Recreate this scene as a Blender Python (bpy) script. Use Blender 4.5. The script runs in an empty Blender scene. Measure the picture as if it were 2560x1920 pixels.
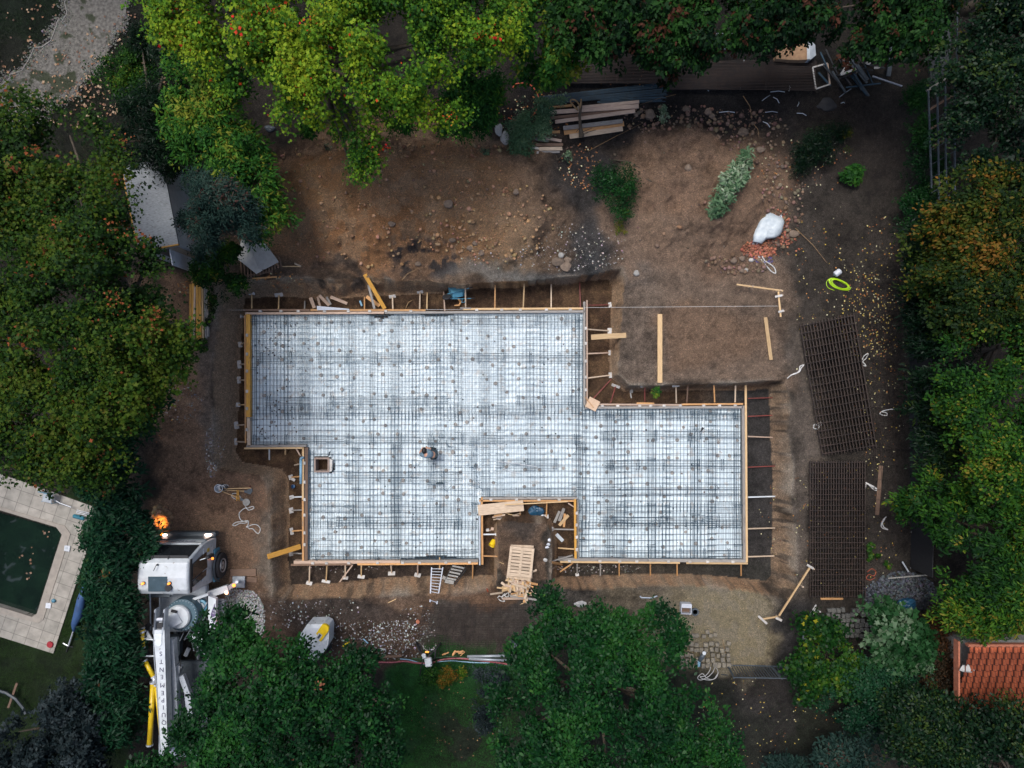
import bpy, bmesh, math, random
import numpy as np
from mathutils import Vector, Matrix
random.seed(7); rng = np.random.default_rng(11)
sc = bpy.context.scene
R = math.radians
# ------------------------------------------------------------ camera, world, sun
S, H = 60.0, 30.0                       # photo pixels per metre on the ground, camera height
cam = bpy.data.cameras.new('camera'); co = bpy.data.objects.new('camera', cam)
sc.collection.objects.link(co); co.location = (0, 0, H)
cam.sensor_width = 36; cam.lens = 36*H/(2560/S); cam.clip_end = 400; cam.clip_start = .5
sc.camera = co
w = bpy.data.worlds.new('World'); sc.world = w; w.use_nodes = True
nt = w.node_tree; sky = nt.nodes.new('ShaderNodeTexSky'); sky.sky_type = 'NISHITA'; sky.sun_disc = False
SUN_EL, SUN_ROT = R(68), R(-35)
sky.sun_elevation = SUN_EL; sky.sun_rotation = SUN_ROT; sky.air_density = 1.0; sky.dust_density = 4.0; sky.ozone_density = 1.5
bg = nt.nodes['Background']; nt.links.new(sky.outputs[0], bg.inputs[0]); bg.inputs[1].default_value = .10
sl = bpy.data.lights.new('sun', 'SUN'); sl.energy = 1.15; sl.angle = R(20); sl.color = (.97, .99, 1.)
so = bpy.data.objects.new('sun', sl); sc.collection.objects.link(so)
so.rotation_euler = (R(90)-SUN_EL, 0, math.pi - SUN_ROT)
sc.view_settings.view_transform = 'Standard'; sc.view_settings.look = 'None'
sc.view_settings.exposure = 1.05; sc.view_settings.gamma = 1

# ------------------------------------------------------------ coordinates
def P(px, py, z=0.):                    # plan position of a point at height z
    k = (H-z)/H/S
    return Vector(((px-1280)*k, (960-py)*k, z))

# ------------------------------------------------------------ noise
def _lat(seed): return np.random.default_rng(seed).random((257, 257))
_L = {}
def vnoise(x, y, seed=0):
    if seed not in _L: _L[seed] = _lat(seed)
    L = _L[seed]; xi = np.floor(x).astype(int); yi = np.floor(y).astype(int)
    fx = x-xi; fy = y-yi; fx = fx*fx*(3-2*fx); fy = fy*fy*(3-2*fy)
    a = L[xi % 256, yi % 256]; b = L[(xi+1) % 256, yi % 256]; c = L[xi % 256, (yi+1) % 256]; d = L[(xi+1) % 256, (yi+1) % 256]
    return (a*(1-fx)+b*fx)*(1-fy)+(c*(1-fx)+d*fx)*fy*1.0 - .5
def fbm(x, y, f=1., o=4, seed=0, g=.5):
    s = 0; a = 1
    for i in range(o):
        s = s+a*vnoise(x*f+i*17.3, y*f+i*9.1, seed+i); f *= 2.03; a *= g
    return s
def sstep(a, b, x): t = np.clip((x-a)/(b-a), 0, 1); return t*t*(3-2*t)
def segdist(px, py, poly, closed=True):
    d = np.full(px.shape, 1e9); n = len(poly)
    for i in range(n if closed else n-1):
        x0, y0 = poly[i]; x1, y1 = poly[(i+1) % n]; dx, dy = x1-x0, y1-y0
        t = np.clip(((px-x0)*dx+(py-y0)*dy)/(dx*dx+dy*dy+1e-9), 0, 1)
        d = np.minimum(d, np.hypot(px-x0-t*dx, py-y0-t*dy))
    return d
def inside(px, py, poly):
    c = np.zeros(px.shape, bool); n = len(poly)
    for i in range(n):
        x0, y0 = poly[i]; x1, y1 = poly[(i+1) % n]
        if y0 == y1: continue
        m = ((y0 > py) != (y1 > py)) & (px < (x1-x0)*(py-y0)/(y1-y0)+x0); c ^= m
    return c

# ------------------------------------------------------------ the pit and the ground's height
ZB, ZF, ZS = -1.2, -.72, -.95          # pit floor, top of the formwork, white membrane
TOP = [(545,725),(600,702),(680,700),(760,697),(850,700),(925,692),(1000,704),(1050,700),(1150,716),(1220,708),(1300,708),(1400,694),(1480,688),(1552,672),(1562,700),(1556,760),(1552,820),(1545,935),(1575,965),
 (1700,962),(1850,957),(1960,950),(1972,1000),(1968,1080),(1978,1150),(1975,1250),(1988,1350),(1985,1480),(1975,1502),(1920,1488),(1850,1475),(1700,1464),(1560,1468),(1450,1476),(1378,1466),(1380,1400),(1378,1330),(1366,1303),(1262,1298),(1243,1318),(1246,1400),(1240,1462),
 (1180,1480),(1100,1486),(1000,1484),(900,1494),(800,1496),(720,1500),(684,1484),(676,1400),(680,1300),(670,1205),(650,1186),(600,1182),(548,1170),(534,1150),(540,1050),(532,940),(542,830)]
BOT = [(612,746),(680,742),(760,744),(800,752),(900,742),(1000,738),(1100,734),(1142,716),(1300,714),(1420,708),(1520,698),(1530,720),(1526,800),(1522,900),(1526,940),(1560,980),(1700,977),(1850,975),(1922,974),(1926,1100),(1932,1200),(1930,1300),(1928,1440),(1915,1452),(1800,1440),(1700,1434),(1550,1436),(1450,1440),(1392,1442),(1390,1330),(1376,1296),(1256,1290),(1235,1312),(1236,1436),
 (1150,1442),(1050,1440),(950,1444),(850,1456),(728,1462),(720,1400),(724,1300),(722,1195),(705,1172),(605,1155),(590,1130),(598,1000),(600,900),(606,820)]
TOPW = [tuple(P(*p)[:2]) for p in TOP]
BOTW = [tuple(P(p[0], p[1], ZB)[:2]) for p in BOT]
FLAT = [[(-900,-900),(420,-900),(420,130),(240,330),(-100,330),(-900,330)], [(-900,1150),(250,1180),(250,1300),(150,1700),(-900,1700)]]
FLATW = [[tuple(P(*p)[:2]) for p in q] for q in FLAT]
POOL = [(-400,1172),(154,1326),(86,1541),(-400,1400)]
POOLW = [tuple(P(*p)[:2]) for p in POOL]
def height(x, y):
    x = np.asarray(x, float); y = np.asarray(y, float)
    px = x*S+1280; py = 960-y*S
    h = .05*fbm(x, y, .5, 3, 3)+.05*fbm(x, y, 3., 4, 9)
    wx = px+40*fbm(x, y, .6, 3, 21); wy = py+40*fbm(x, y, .6, 3, 31)
    def mound(cx, cy, rx, ry, hh, p=1.):
        d = np.sqrt(((wx-cx)/rx)**2+((wy-cy)/ry)**2); return hh*sstep(1, .35, d)**p
    m = mound(940, 500, 330, 175, 1.45)+mound(1290, 520, 190, 175, 1.0)+mound(1740, 480, 235, 215, .95)+mound(1180, 420, 160, 100, .3)
    m = m*(1+.35*fbm(x, y, 1.1, 4, 41))+np.clip(m*3, 0, 1)*(.34*fbm(x, y, 1.5, 3, 54)+.13*fbm(x, y, 5, 3, 55)); trk = np.sin((x*.25+y)*9+2*fbm(x, y, .6, 2, 56))*sstep(.0, .2, fbm(x, y, .5, 2, 57)); h = h+.02*trk
    m = m+mound(1750, 1560, 260, 90, .22)+mound(2250, 1475, 120, 60, .45)
    rim = segdist(x, y, TOPW); ins = inside(x, y, TOPW)
    m = m*sstep(0, .5, rim)
    h = h+m+np.where(ins, 0, .10*np.exp(-(rim/.25)**2)*(1+2*fbm(x, y, 2, 2, 61)))
    insb = inside(x, y, BOTW); db = np.where(insb, 0, segdist(x, y, BOTW))
    t = np.where(ins, rim/(rim+db+1e-6), 0)
    t2 = t+.34*fbm(x, y, 2.3, 4, 71)*np.sin(np.clip(t, 0, 1)*np.pi)+.22*vnoise(x*5+y*2, y*2.5-x, 80)*np.sin(np.clip(t, 0, 1)*np.pi)
    t2 = np.clip(t2, 0, 1); step_ = .30+.18*fbm(x, y, .5, 2, 91); prof = step_*sstep(.0, .10, t2)+(1-step_)*np.clip((t2-.18+.05*vnoise(x*4, y*4, 92))/.62, 0, 1)**.9
    h = np.where(ins, h*(1-prof)+prof*(ZB+.05*fbm(x, y, 1.5, 4, 77)), h)
    fl = np.zeros(x.shape)
    for q in FLATW: fl = np.maximum(fl, np.where(inside(x, y, q), 1., sstep(.5, 0, segdist(x, y, q))))
    h = h*(1-fl)
    pl = inside(x, y, POOLW)
    h = np.where(pl, -1.5, h)
    return h
def gz(x, y):
    i = min(max(int(np.searchsorted(gx, x))-1, 0), nx-2); j = min(max(int(np.searchsorted(gy, y))-1, 0), ny-2)
    u = (x-gx[i])/(gx[i+1]-gx[i]); v = (y-gy[j])/(gy[j+1]-gy[j])
    return float((GZ[j, i]*(1-u)+GZ[j, i+1]*u)*(1-v)+(GZ[j+1, i]*(1-u)+GZ[j+1, i+1]*u)*v)
def G(px, py, dz=0.):                   # point on the ground under a photo position
    z = 0.
    for _ in range(5):
        p = P(px, py, z+dz); z = gz(p.x, p.y)
    return P(px, py, z+dz)

# ------------------------------------------------------------ materials
def new_mat(name):
    m = bpy.data.materials.new(name); m.use_nodes = True
    return m, m.node_tree.nodes, m.node_tree.links, m.node_tree.nodes['Principled BSDF']
def mat(name, c1, c2=None, rough=.8, scale=8., stretch=None, metal=0., bump=.0, emis=None, spots=None, detail=6, spec=None, coat=0):
    m, n, l, b = new_mat(name)
    b.inputs['Roughness'].default_value = rough; b.inputs['Metallic'].default_value = metal
    if spec is not None: b.inputs['Specular IOR Level'].default_value = spec
    if coat: b.inputs['Coat Weight'].default_value = coat
    tc = n.new('ShaderNodeTexCoord'); mp = n.new('ShaderNodeMapping'); l.new(tc.outputs['Object'], mp.inputs[0])
    if stretch: mp.inputs['Scale'].default_value = stretch
    oi = n.new('ShaderNodeObjectInfo'); ad = n.new('ShaderNodeVectorMath'); ad.operation = 'ADD'
    sc_ = n.new('ShaderNodeVectorMath'); sc_.operation = 'SCALE'; sc_.inputs['Scale'].default_value = 37.
    cb = n.new('ShaderNodeCombineXYZ')
    for i in range(3): l.new(oi.outputs['Random'], cb.inputs[i])
    l.new(cb.outputs[0], sc_.inputs[0]); l.new(mp.outputs[0], ad.inputs[0]); l.new(sc_.outputs[0], ad.inputs[1])
    ns = n.new('ShaderNodeTexNoise'); ns.inputs['Scale'].default_value = scale; ns.inputs['Detail'].default_value = detail
    l.new(ad.outputs[0], ns.inputs['Vector'])
    cr = n.new('ShaderNodeValToRGB'); cr.color_ramp.elements[0].position = .32; cr.color_ramp.elements[1].position = .68
    c2 = c2 or tuple(v*.75 for v in c1)
    cr.color_ramp.elements[0].color = (*c2, 1); cr.color_ramp.elements[1].color = (*c1, 1)
    l.new(ns.outputs[0], cr.inputs[0]); out = cr.outputs[0]
    # each object a little lighter or darker
    hs = n.new('ShaderNodeHueSaturation'); mr = n.new('ShaderNodeMapRange'); mr.inputs[3].default_value = .8; mr.inputs[4].default_value = 1.2
    l.new(oi.outputs['Random'], mr.inputs[0]); l.new(mr.outputs[0], hs.inputs['Value']); l.new(out, hs.inputs['Color']); out = hs.outputs[0]
    if spots:
        n2 = n.new('ShaderNodeTexNoise'); n2.inputs['Scale'].default_value = spots[1]; n2.inputs['Detail'].default_value = 4; l.new(ad.outputs[0], n2.inputs['Vector'])
        r2 = n.new('ShaderNodeValToRGB'); r2.color_ramp.elements[0].position = spots[2]; r2.color_ramp.elements[1].position = spots[2]+.06
        l.new(n2.outputs[0], r2.inputs[0]); mx = n.new('ShaderNodeMix'); mx.data_type = 'RGBA'
        l.new(r2.outputs[0], mx.inputs[0]); l.new(out, mx.inputs[6]); mx.inputs[7].default_value = (*spots[0], 1); out = mx.outputs[2]
    l.new(out, b.inputs['Base Color'])
    if bump:
        bp = n.new('ShaderNodeBump'); bp.inputs['Strength'].default_value = bump; bp.inputs['Distance'].default_value = .03
        l.new(ns.outputs[0], bp.inputs['Height']); l.new(bp.outputs[0], b.inputs['Normal'])
    if emis: b.inputs['Emission Color'].default_value = (*emis[0], 1); b.inputs['Emission Strength'].default_value = emis[1]
    return m
GR = (1.5, 14, 14)
M = dict(
 yellow=mat('formwork_yellow', (.58,.30,.045), (.42,.20,.03), .6, 3, GR, spots=((.16,.11,.07), 2.2, .62)),
 orange=mat('wood_orange', (.55,.30,.12), (.36,.18,.07), .75, 3, GR, spots=((.18,.14,.10), 1.6, .64)),
 fresh=mat('wood_fresh', (.55,.38,.20), (.42,.27,.13), .75, 3, GR, spots=((.22,.16,.10), 2.5, .66)),
 pink=mat('wood_pink', (.47,.34,.25), (.34,.24,.18), .8, 3, GR, spots=((.12,.10,.09), 2.5, .66)),
 pale=mat('wood_pale', (.54,.42,.30), (.36,.27,.19), .8, 3, GR, spots=((.15,.11,.08), 4, .70)),
 grey=mat('wood_grey', (.30,.28,.25), (.20,.18,.165), .85, 3, GR, spots=((.10,.09,.08), 2, .62)),
 ply=mat('plywood', (.50,.36,.24), (.42,.28,.18), .7, 5, (3,3,3), spots=((.25,.18,.13), 3, .68)),
 brownw=mat('wood_brown', (.20,.12,.08), (.13,.08,.05), .8, 3, GR),
 white=mat('white_paint', (.58,.61,.63), (.46,.49,.50), .4, 4, coat=.2, spots=((.22,.21,.19), 6, .66)),
 whitep=mat('white_plastic', (.58,.60,.63), (.48,.50,.54), .4, 4, bump=.3),
 plate=mat('prop_pad', (.48,.46,.43), (.40,.37,.33), .8, 9, spots=((.22,.18,.14), 7, .68)),
 lgrey=mat('light_grey_metal', (.40,.43,.46), (.30,.33,.36), .4, 6, metal=.3),
 dgrey=mat('dark_grey_metal', (.06,.075,.085), (.035,.045,.055), .5, 9),
 alu=mat('aluminium', (.55,.57,.60), (.45,.47,.5), .35, 6, metal=.7),
 black=mat('black_rubber', (.02,.02,.022), (.012,.012,.014), .7, 9),
 glass=mat('dark_glass', (.012,.015,.018), (.008,.01,.012), .06, 3, spec=.8),
 steel=mat('rebar_steel', (.020,.060,.095), (.018,.038,.055), .55, 6, metal=.2),
 rust=mat('rusty_steel', (.038,.021,.015), (.015,.011,.010), .7, 6),
 redm=mat('red_paint', (.20,.04,.03), (.13,.03,.025), .6, 6),
 blue=mat('blue_paint', (.08,.24,.33), (.05,.16,.23), .5, 5, spots=((.14,.12,.10), 5, .68)),
 bluep=mat('blue_plastic', (.012,.06,.11), (.006,.03,.06), .3, 7, bump=.8),
 bluec=mat('blue_canvas', (.03,.08,.20), (.02,.05,.13), .6, 5),
 yel=mat('yellow_paint', (.66,.46,.015), (.55,.36,.01), .35, 4, spots=((.3,.2,.05), 8, .72)),
 concrete=mat('concrete', (.30,.29,.27), (.22,.21,.19), .9, 12, bump=.3),
 spacer=mat('spacer_concrete', (.36,.335,.30), (.24,.22,.20), .9, 20),
 rope=mat('white_rope', (.50,.49,.47), (.36,.35,.33), .8, 30),
 purple=mat('purple_rope', (.10,.09,.30), (.06,.05,.18), .7, 20),
 lime=mat('lime_hose', (.42,.68,.02), (.36,.58,.01), .35, 10),
 hred=mat('pink_hose', (.32,.08,.09), (.22,.05,.06), .5, 10),
 hblue=mat('pale_blue_hose', (.22,.38,.48), (.16,.3,.4), .5, 10),
 hgreen=mat('green_hose', (.01,.12,.04), (.01,.08,.03), .5, 10),
 redhose=mat('orange_hose', (.42,.07,.02), (.3,.05,.02), .5, 10),
 cobble=mat('cobble', (.20,.17,.12), (.11,.10,.085), .9, 9, bump=.5),
 cobbled=mat('dark_cobble', (.13,.125,.11), (.07,.07,.065), .9, 9, bump=.5),
 brick=mat('brick', (.38,.13,.07), (.26,.09,.05), .9, 9),
 rock=mat('rock', (.17,.125,.09), (.11,.08,.06), .95, 7, bump=.6),
 skin=mat('skin', (.55,.30,.20), (.48,.25,.17), .6, 9),
 shirt=mat('blue_grey_shirt', (.16,.24,.30), (.12,.19,.24), .9, 9, bump=.4),
 trousers=mat('dark_trousers', (.025,.045,.055), (.018,.03,.04), .9, 9),
 hair=mat('black_hair', (.01,.008,.008), (.006,.005,.005), .6, 30),
 amber=mat('amber_lamp', (.9,.28,.04), (.8,.2,.03), .3, 9, emis=((1,.25,.03), 1.2)),
 lamp=mat('headlamp_lit', (.9,.8,.75), (.9,.8,.7), .3, 9, emis=((1,.72,.6), 5)),
 lampred=mat('work_lamp_lit', (.9,.4,.3), (.9,.4,.3), .3, 9, emis=((1,.35,.2), 5)),
 violet=mat('violet_print', (.12,.08,.2), (.10,.07,.16), .5, 9),
 ink=mat('dark_lettering', (.05,.045,.09), (.04,.035,.07), .5, 9),
 bark=mat('bark', (.10,.075,.05), (.05,.04,.03), .95, 6, bump=.6),
 twig=mat('dry_twig', (.28,.18,.09), (.18,.11,.05), .9, 9),
 canvas=mat('tan_canvas', (.33,.20,.11), (.24,.14,.08), .9, 8),
 tarp=mat('grey_tarp', (.42,.41,.38), (.34,.33,.31), .7, 6, bump=.3, spots=((.2,.2,.19), 6, .66)),
 roofsheet=mat('shed_roof', (.23,.245,.25), (.14,.15,.157), .7, 3, (3,12,3), spots=((.09,.09,.09), 2.5, .62)),
)
# ------------------------------------------------------------ mesh helpers
ORG = {}
def tag(o, label=None, cat=None, group=None, kind=None):
    if label: o['label'] = label
    if cat: o['category'] = cat
    if group: o['group'] = group
    if kind: o['kind'] = kind
    return o
def thing(name, label, cat, loc, group=None):
    o = bpy.data.objects.new(name, None); sc.collection.objects.link(o); o.location = loc; o.empty_display_size = .2
    ORG[o.name] = Vector(loc); return tag(o, label, cat, group)
class MB:
    def __init__(s): s.v = []; s.f = []
    def add(s, vs, fs):
        n = len(s.v); s.v += [Vector(v) for v in vs]; s.f += [tuple(i+n for i in f) for f in fs]; return s
    def box(s, c, d, m=None):
        c = Vector(c); hx, hy, hz = d[0]/2, d[1]/2, d[2]/2
        vs = [Vector((x, y, z)) for z in (-hz, hz) for y in (-hy, hy) for x in (-hx, hx)]
        if m is not None: vs = [m @ v for v in vs]
        return s.add([v+c for v in vs], [(0,2,3,1),(4,5,7,6),(0,1,5,4),(2,6,7,3),(0,4,6,2),(1,3,7,5)])
    def bevbox(s, c, d, b=.02, m=None):        # chamfered box
        c = Vector(c); out = []
        hx, hy, hz = d[0]/2, d[1]/2, d[2]/2
        b = min(b, hx*.9, hy*.9, hz*.9)
        for z, k in ((-hz, b), (-hz+b, 0), (hz-b, 0), (hz, b)):
            for x, y in ((-hx+b, -hy), (hx-b, -hy), (hx, -hy+b), (hx, hy-b), (hx-b, hy), (-hx+b, hy), (-hx, hy-b), (-hx, -hy+b)):
                X = x-math.copysign(k, x) if abs(x) > k else x; Y = y-math.copysign(k, y) if abs(y) > k else y
                out.append(Vector((X, Y, z)))
        if m is not None: out = [m @ v for v in out]
        fs = [tuple(range(7, -1, -1)), tuple(range(24, 32))]
        for r in range(3):
            for i in range(8): j = (i+1) % 8; fs.append((r*8+i, r*8+j, r*8+8+j, r*8+8+i))
        return s.add([v+c for v in out], fs)
    def tube(s, pts, r, n=6, cap=True, closed=False):
        pts = [Vector(p) for p in pts]; k = len(pts); rr = r if isinstance(r, (list, tuple)) else [r]*k
        vs = []; up = Vector((0, 0, 1))
        for i, p in enumerate(pts):
            if closed: t = pts[(i+1) % k]-pts[i-1]
            else: t = pts[min(i+1, k-1)]-pts[max(i-1, 0)]
            if t.length < 1e-7: t = Vector((1, 0, 0))
            t.normalize(); u = t.cross(up)
            if u.length < .05: u = t.cross(Vector((1, 0, 0)))
            u.normalize(); v = u.cross(t)
            for j in range(n):
                a = 2*math.pi*(j+.5)/n; vs.append(p+(u*math.cos(a)+v*math.sin(a))*rr[i])
        fs = []
        for i in range(k if closed else k-1):
            i2 = (i+1) % k
            for j in range(n): j2 = (j+1) % n; fs.append((i*n+j, i*n+j2, i2*n+j2, i2*n+j))
        if cap and not closed: fs += [tuple(range(n-1, -1, -1)), tuple(range((k-1)*n, k*n))]
        return s.add(vs, fs)
    def cyl(s, c, r, h, n=20, r2=None):
        c = Vector(c); r2 = r if r2 is None else r2
        vs = [c+Vector((math.cos(2*math.pi*i/n)*q, math.sin(2*math.pi*i/n)*q, z)) for z, q in ((0, r), (h, r2)) for i in range(n)]
        return s.add(vs, [tuple(range(n-1, -1, -1)), tuple(range(n, 2*n))]+[(i, (i+1) % n, n+(i+1) % n, n+i) for i in range(n)])
    def lathe(s, c, prof, n=20, m=None):
        c = Vector(c); vs = []
        for r, z in prof:
            for i in range(n):
                v = Vector((math.cos(2*math.pi*i/n)*r, math.sin(2*math.pi*i/n)*r, z)); vs.append(c+(m @ v if m is not None else v))
        k = len(prof); fs = [(a*n+i, a*n+(i+1) % n, (a+1)*n+(i+1) % n, (a+1)*n+i) for a in range(k-1) for i in range(n)]
        fs += [tuple(range(n-1, -1, -1)), tuple(range((k-1)*n, k*n))]
        return s.add(vs, fs)
    def prism(s, pts, z0, z1):
        n = len(pts); zz0 = z0 if isinstance(z0, (list, tuple)) else [z0]*n; zz1 = z1 if isinstance(z1, (list, tuple)) else [z1]*n
        vs = [Vector((p[0], p[1], zz0[i])) for i, p in enumerate(pts)]+[Vector((p[0], p[1], zz1[i])) for i, p in enumerate(pts)]
        return s.add(vs, [tuple(range(n-1, -1, -1)), tuple(range(n, 2*n))]+[(i, (i+1) % n, n+(i+1) % n, n+i) for i in range(n)])
    def lump(s, c, r, jit=.25, sq=(1, 1, .7), sub=2):
        bm = bmesh.new(); bmesh.ops.create_icosphere(bm, subdivisions=sub, radius=1)
        ph = random.random()*50; vs = []
        for v in bm.verts:
            q = v.co; k = 1+jit*(math.sin(q.x*3+ph)*.5+math.sin(q.y*4+ph*2)*.4+math.sin(q.z*5+ph*3)*.3+random.uniform(-.3, .3))
            vs.append(Vector(c)+Vector((q.x*sq[0], q.y*sq[1], q.z*sq[2]))*r*k)
        fs = [tuple(v.index for v in f.verts) for f in bm.faces]; bm.free()
        return s.add(vs, fs)
    def build(s, name, m, parent=None, smooth=False, org=None, mtx=None):
        me = bpy.data.meshes.new(name)
        if parent is not None: o0 = ORG[parent.name]
        elif org is not None: o0 = Vector(org)
        elif mtx is not None: o0 = Vector((0, 0, 0))
        else:
            xs = [v.x for v in s.v]; ys = [v.y for v in s.v]
            o0 = Vector(((min(xs)+max(xs))/2, (min(ys)+max(ys))/2, min(v.z for v in s.v)))
        me.from_pydata([tuple(v-o0) for v in s.v], [], s.f); me.update()
        bm = bmesh.new(); bm.from_mesh(me); bmesh.ops.recalc_face_normals(bm, faces=bm.faces); bm.to_mesh(me); bm.free()
        me.materials.append(m)
        if smooth: me.polygons.foreach_set('use_smooth', [True]*len(me.polygons))
        o = bpy.data.objects.new(name, me); sc.collection.objects.link(o); ORG[o.name] = o0.copy()
        if parent is not None: o.parent = parent
        elif mtx is not None: o.matrix_world = mtx
        else: o.location = o0
        return o
def np_mesh(name, V, F, m, parent=None, smooth=False, attr=None, org=(0, 0, 0)):
    """V (n,3), F (k,c) numpy; one mesh object."""
    me = bpy.data.meshes.new(name); n = len(V); k, c = F.shape
    o0 = ORG[parent.name] if parent is not None else Vector(org)
    V = V-np.array(o0)
    me.vertices.add(n); me.vertices.foreach_set('co', V.astype(np.float32).ravel())
    me.loops.add(k*c); me.loops.foreach_set('vertex_index', F.astype(np.int32).ravel())
    me.polygons.add(k); me.polygons.foreach_set('loop_start', np.arange(0, k*c, c, dtype=np.int32))
    me.polygons.foreach_set('loop_total', np.full(k, c, np.int32))
    if smooth: me.polygons.foreach_set('use_smooth', np.ones(k, bool))
    if attr is not None:
        for nm, a in attr.items():
            if a.ndim == 1:
                at = me.attributes.new(nm, 'FLOAT', 'POINT'); at.data.foreach_set('value', a.astype(np.float32))
            else:
                at = me.attributes.new(nm, 'FLOAT_COLOR', 'POINT'); at.data.foreach_set('color', np.hstack([a, np.ones((n, 1))]).astype(np.float32).ravel())
    me.update(); me.validate(); me.materials.append(m)
    o = bpy.data.objects.new(name, me); sc.collection.objects.link(o); ORG[o.name] = Vector(o0)
    if parent is not None: o.parent = parent
    else: o.location = o0
    return o
def axes(a, b, roll=0.):
    x = (b-a).normalized(); z = Vector((0, 0, 1)); y = z.cross(x)
    if y.length < .01: y = Vector((0, 1, 0))
    y.normalize(); z = x.cross(y)
    m = Matrix((x, y, z)).transposed().to_4x4()
    return m @ Matrix.Rotation(roll, 4, 'X')
def plank(a, b, wd, th, m, name='plank', label=None, cat='plank', group=None, parent=None, roll=0.):
    """A board whose local X runs along its length; a, b are the middles of the two ends of its top face."""
    a, b = Vector(a), Vector(b); L = (b-a).length; mt = axes(a, b, roll); mt.translation = (a+b)/2
    k = MB().bevbox((0, 0, -th/2), (L, wd, th), min(.006, th*.3))
    o = k.build(name, m, mtx=mt)
    if parent is not None:
        o.parent = parent; o.matrix_world = mt; o.matrix_parent_inverse = Matrix.Identity(4)
        o.matrix_basis = Matrix.Translation(-ORG[parent.name]) @ mt
    else: tag(o, label, cat, group)
    return o
def boxr(mb, a, b, w_, h_):
    a, b = Vector(a), Vector(b); mt = axes(a, b).to_3x3()
    mb.box((a+b)/2-mt @ Vector((0, 0, h_/2)), ((b-a).length, w_, h_), mt); return mb
def px2m(n, z=0.): return n/S*(H-z)/H
def copy_obj(o, loc, rz=0, sc_=None, rx=0, ry=0):
    c = o.copy(); sc.collection.objects.link(c); c.location = loc; c.rotation_euler = (rx, ry, rz)
    if sc_ is not None: c.scale = sc_ if not isinstance(sc_, (int, float)) else (sc_, sc_, sc_)
    return c
ORD = 'first second third fourth fifth sixth seventh eighth ninth tenth eleventh twelfth thirteenth fourteenth fifteenth sixteenth'.split()
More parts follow.
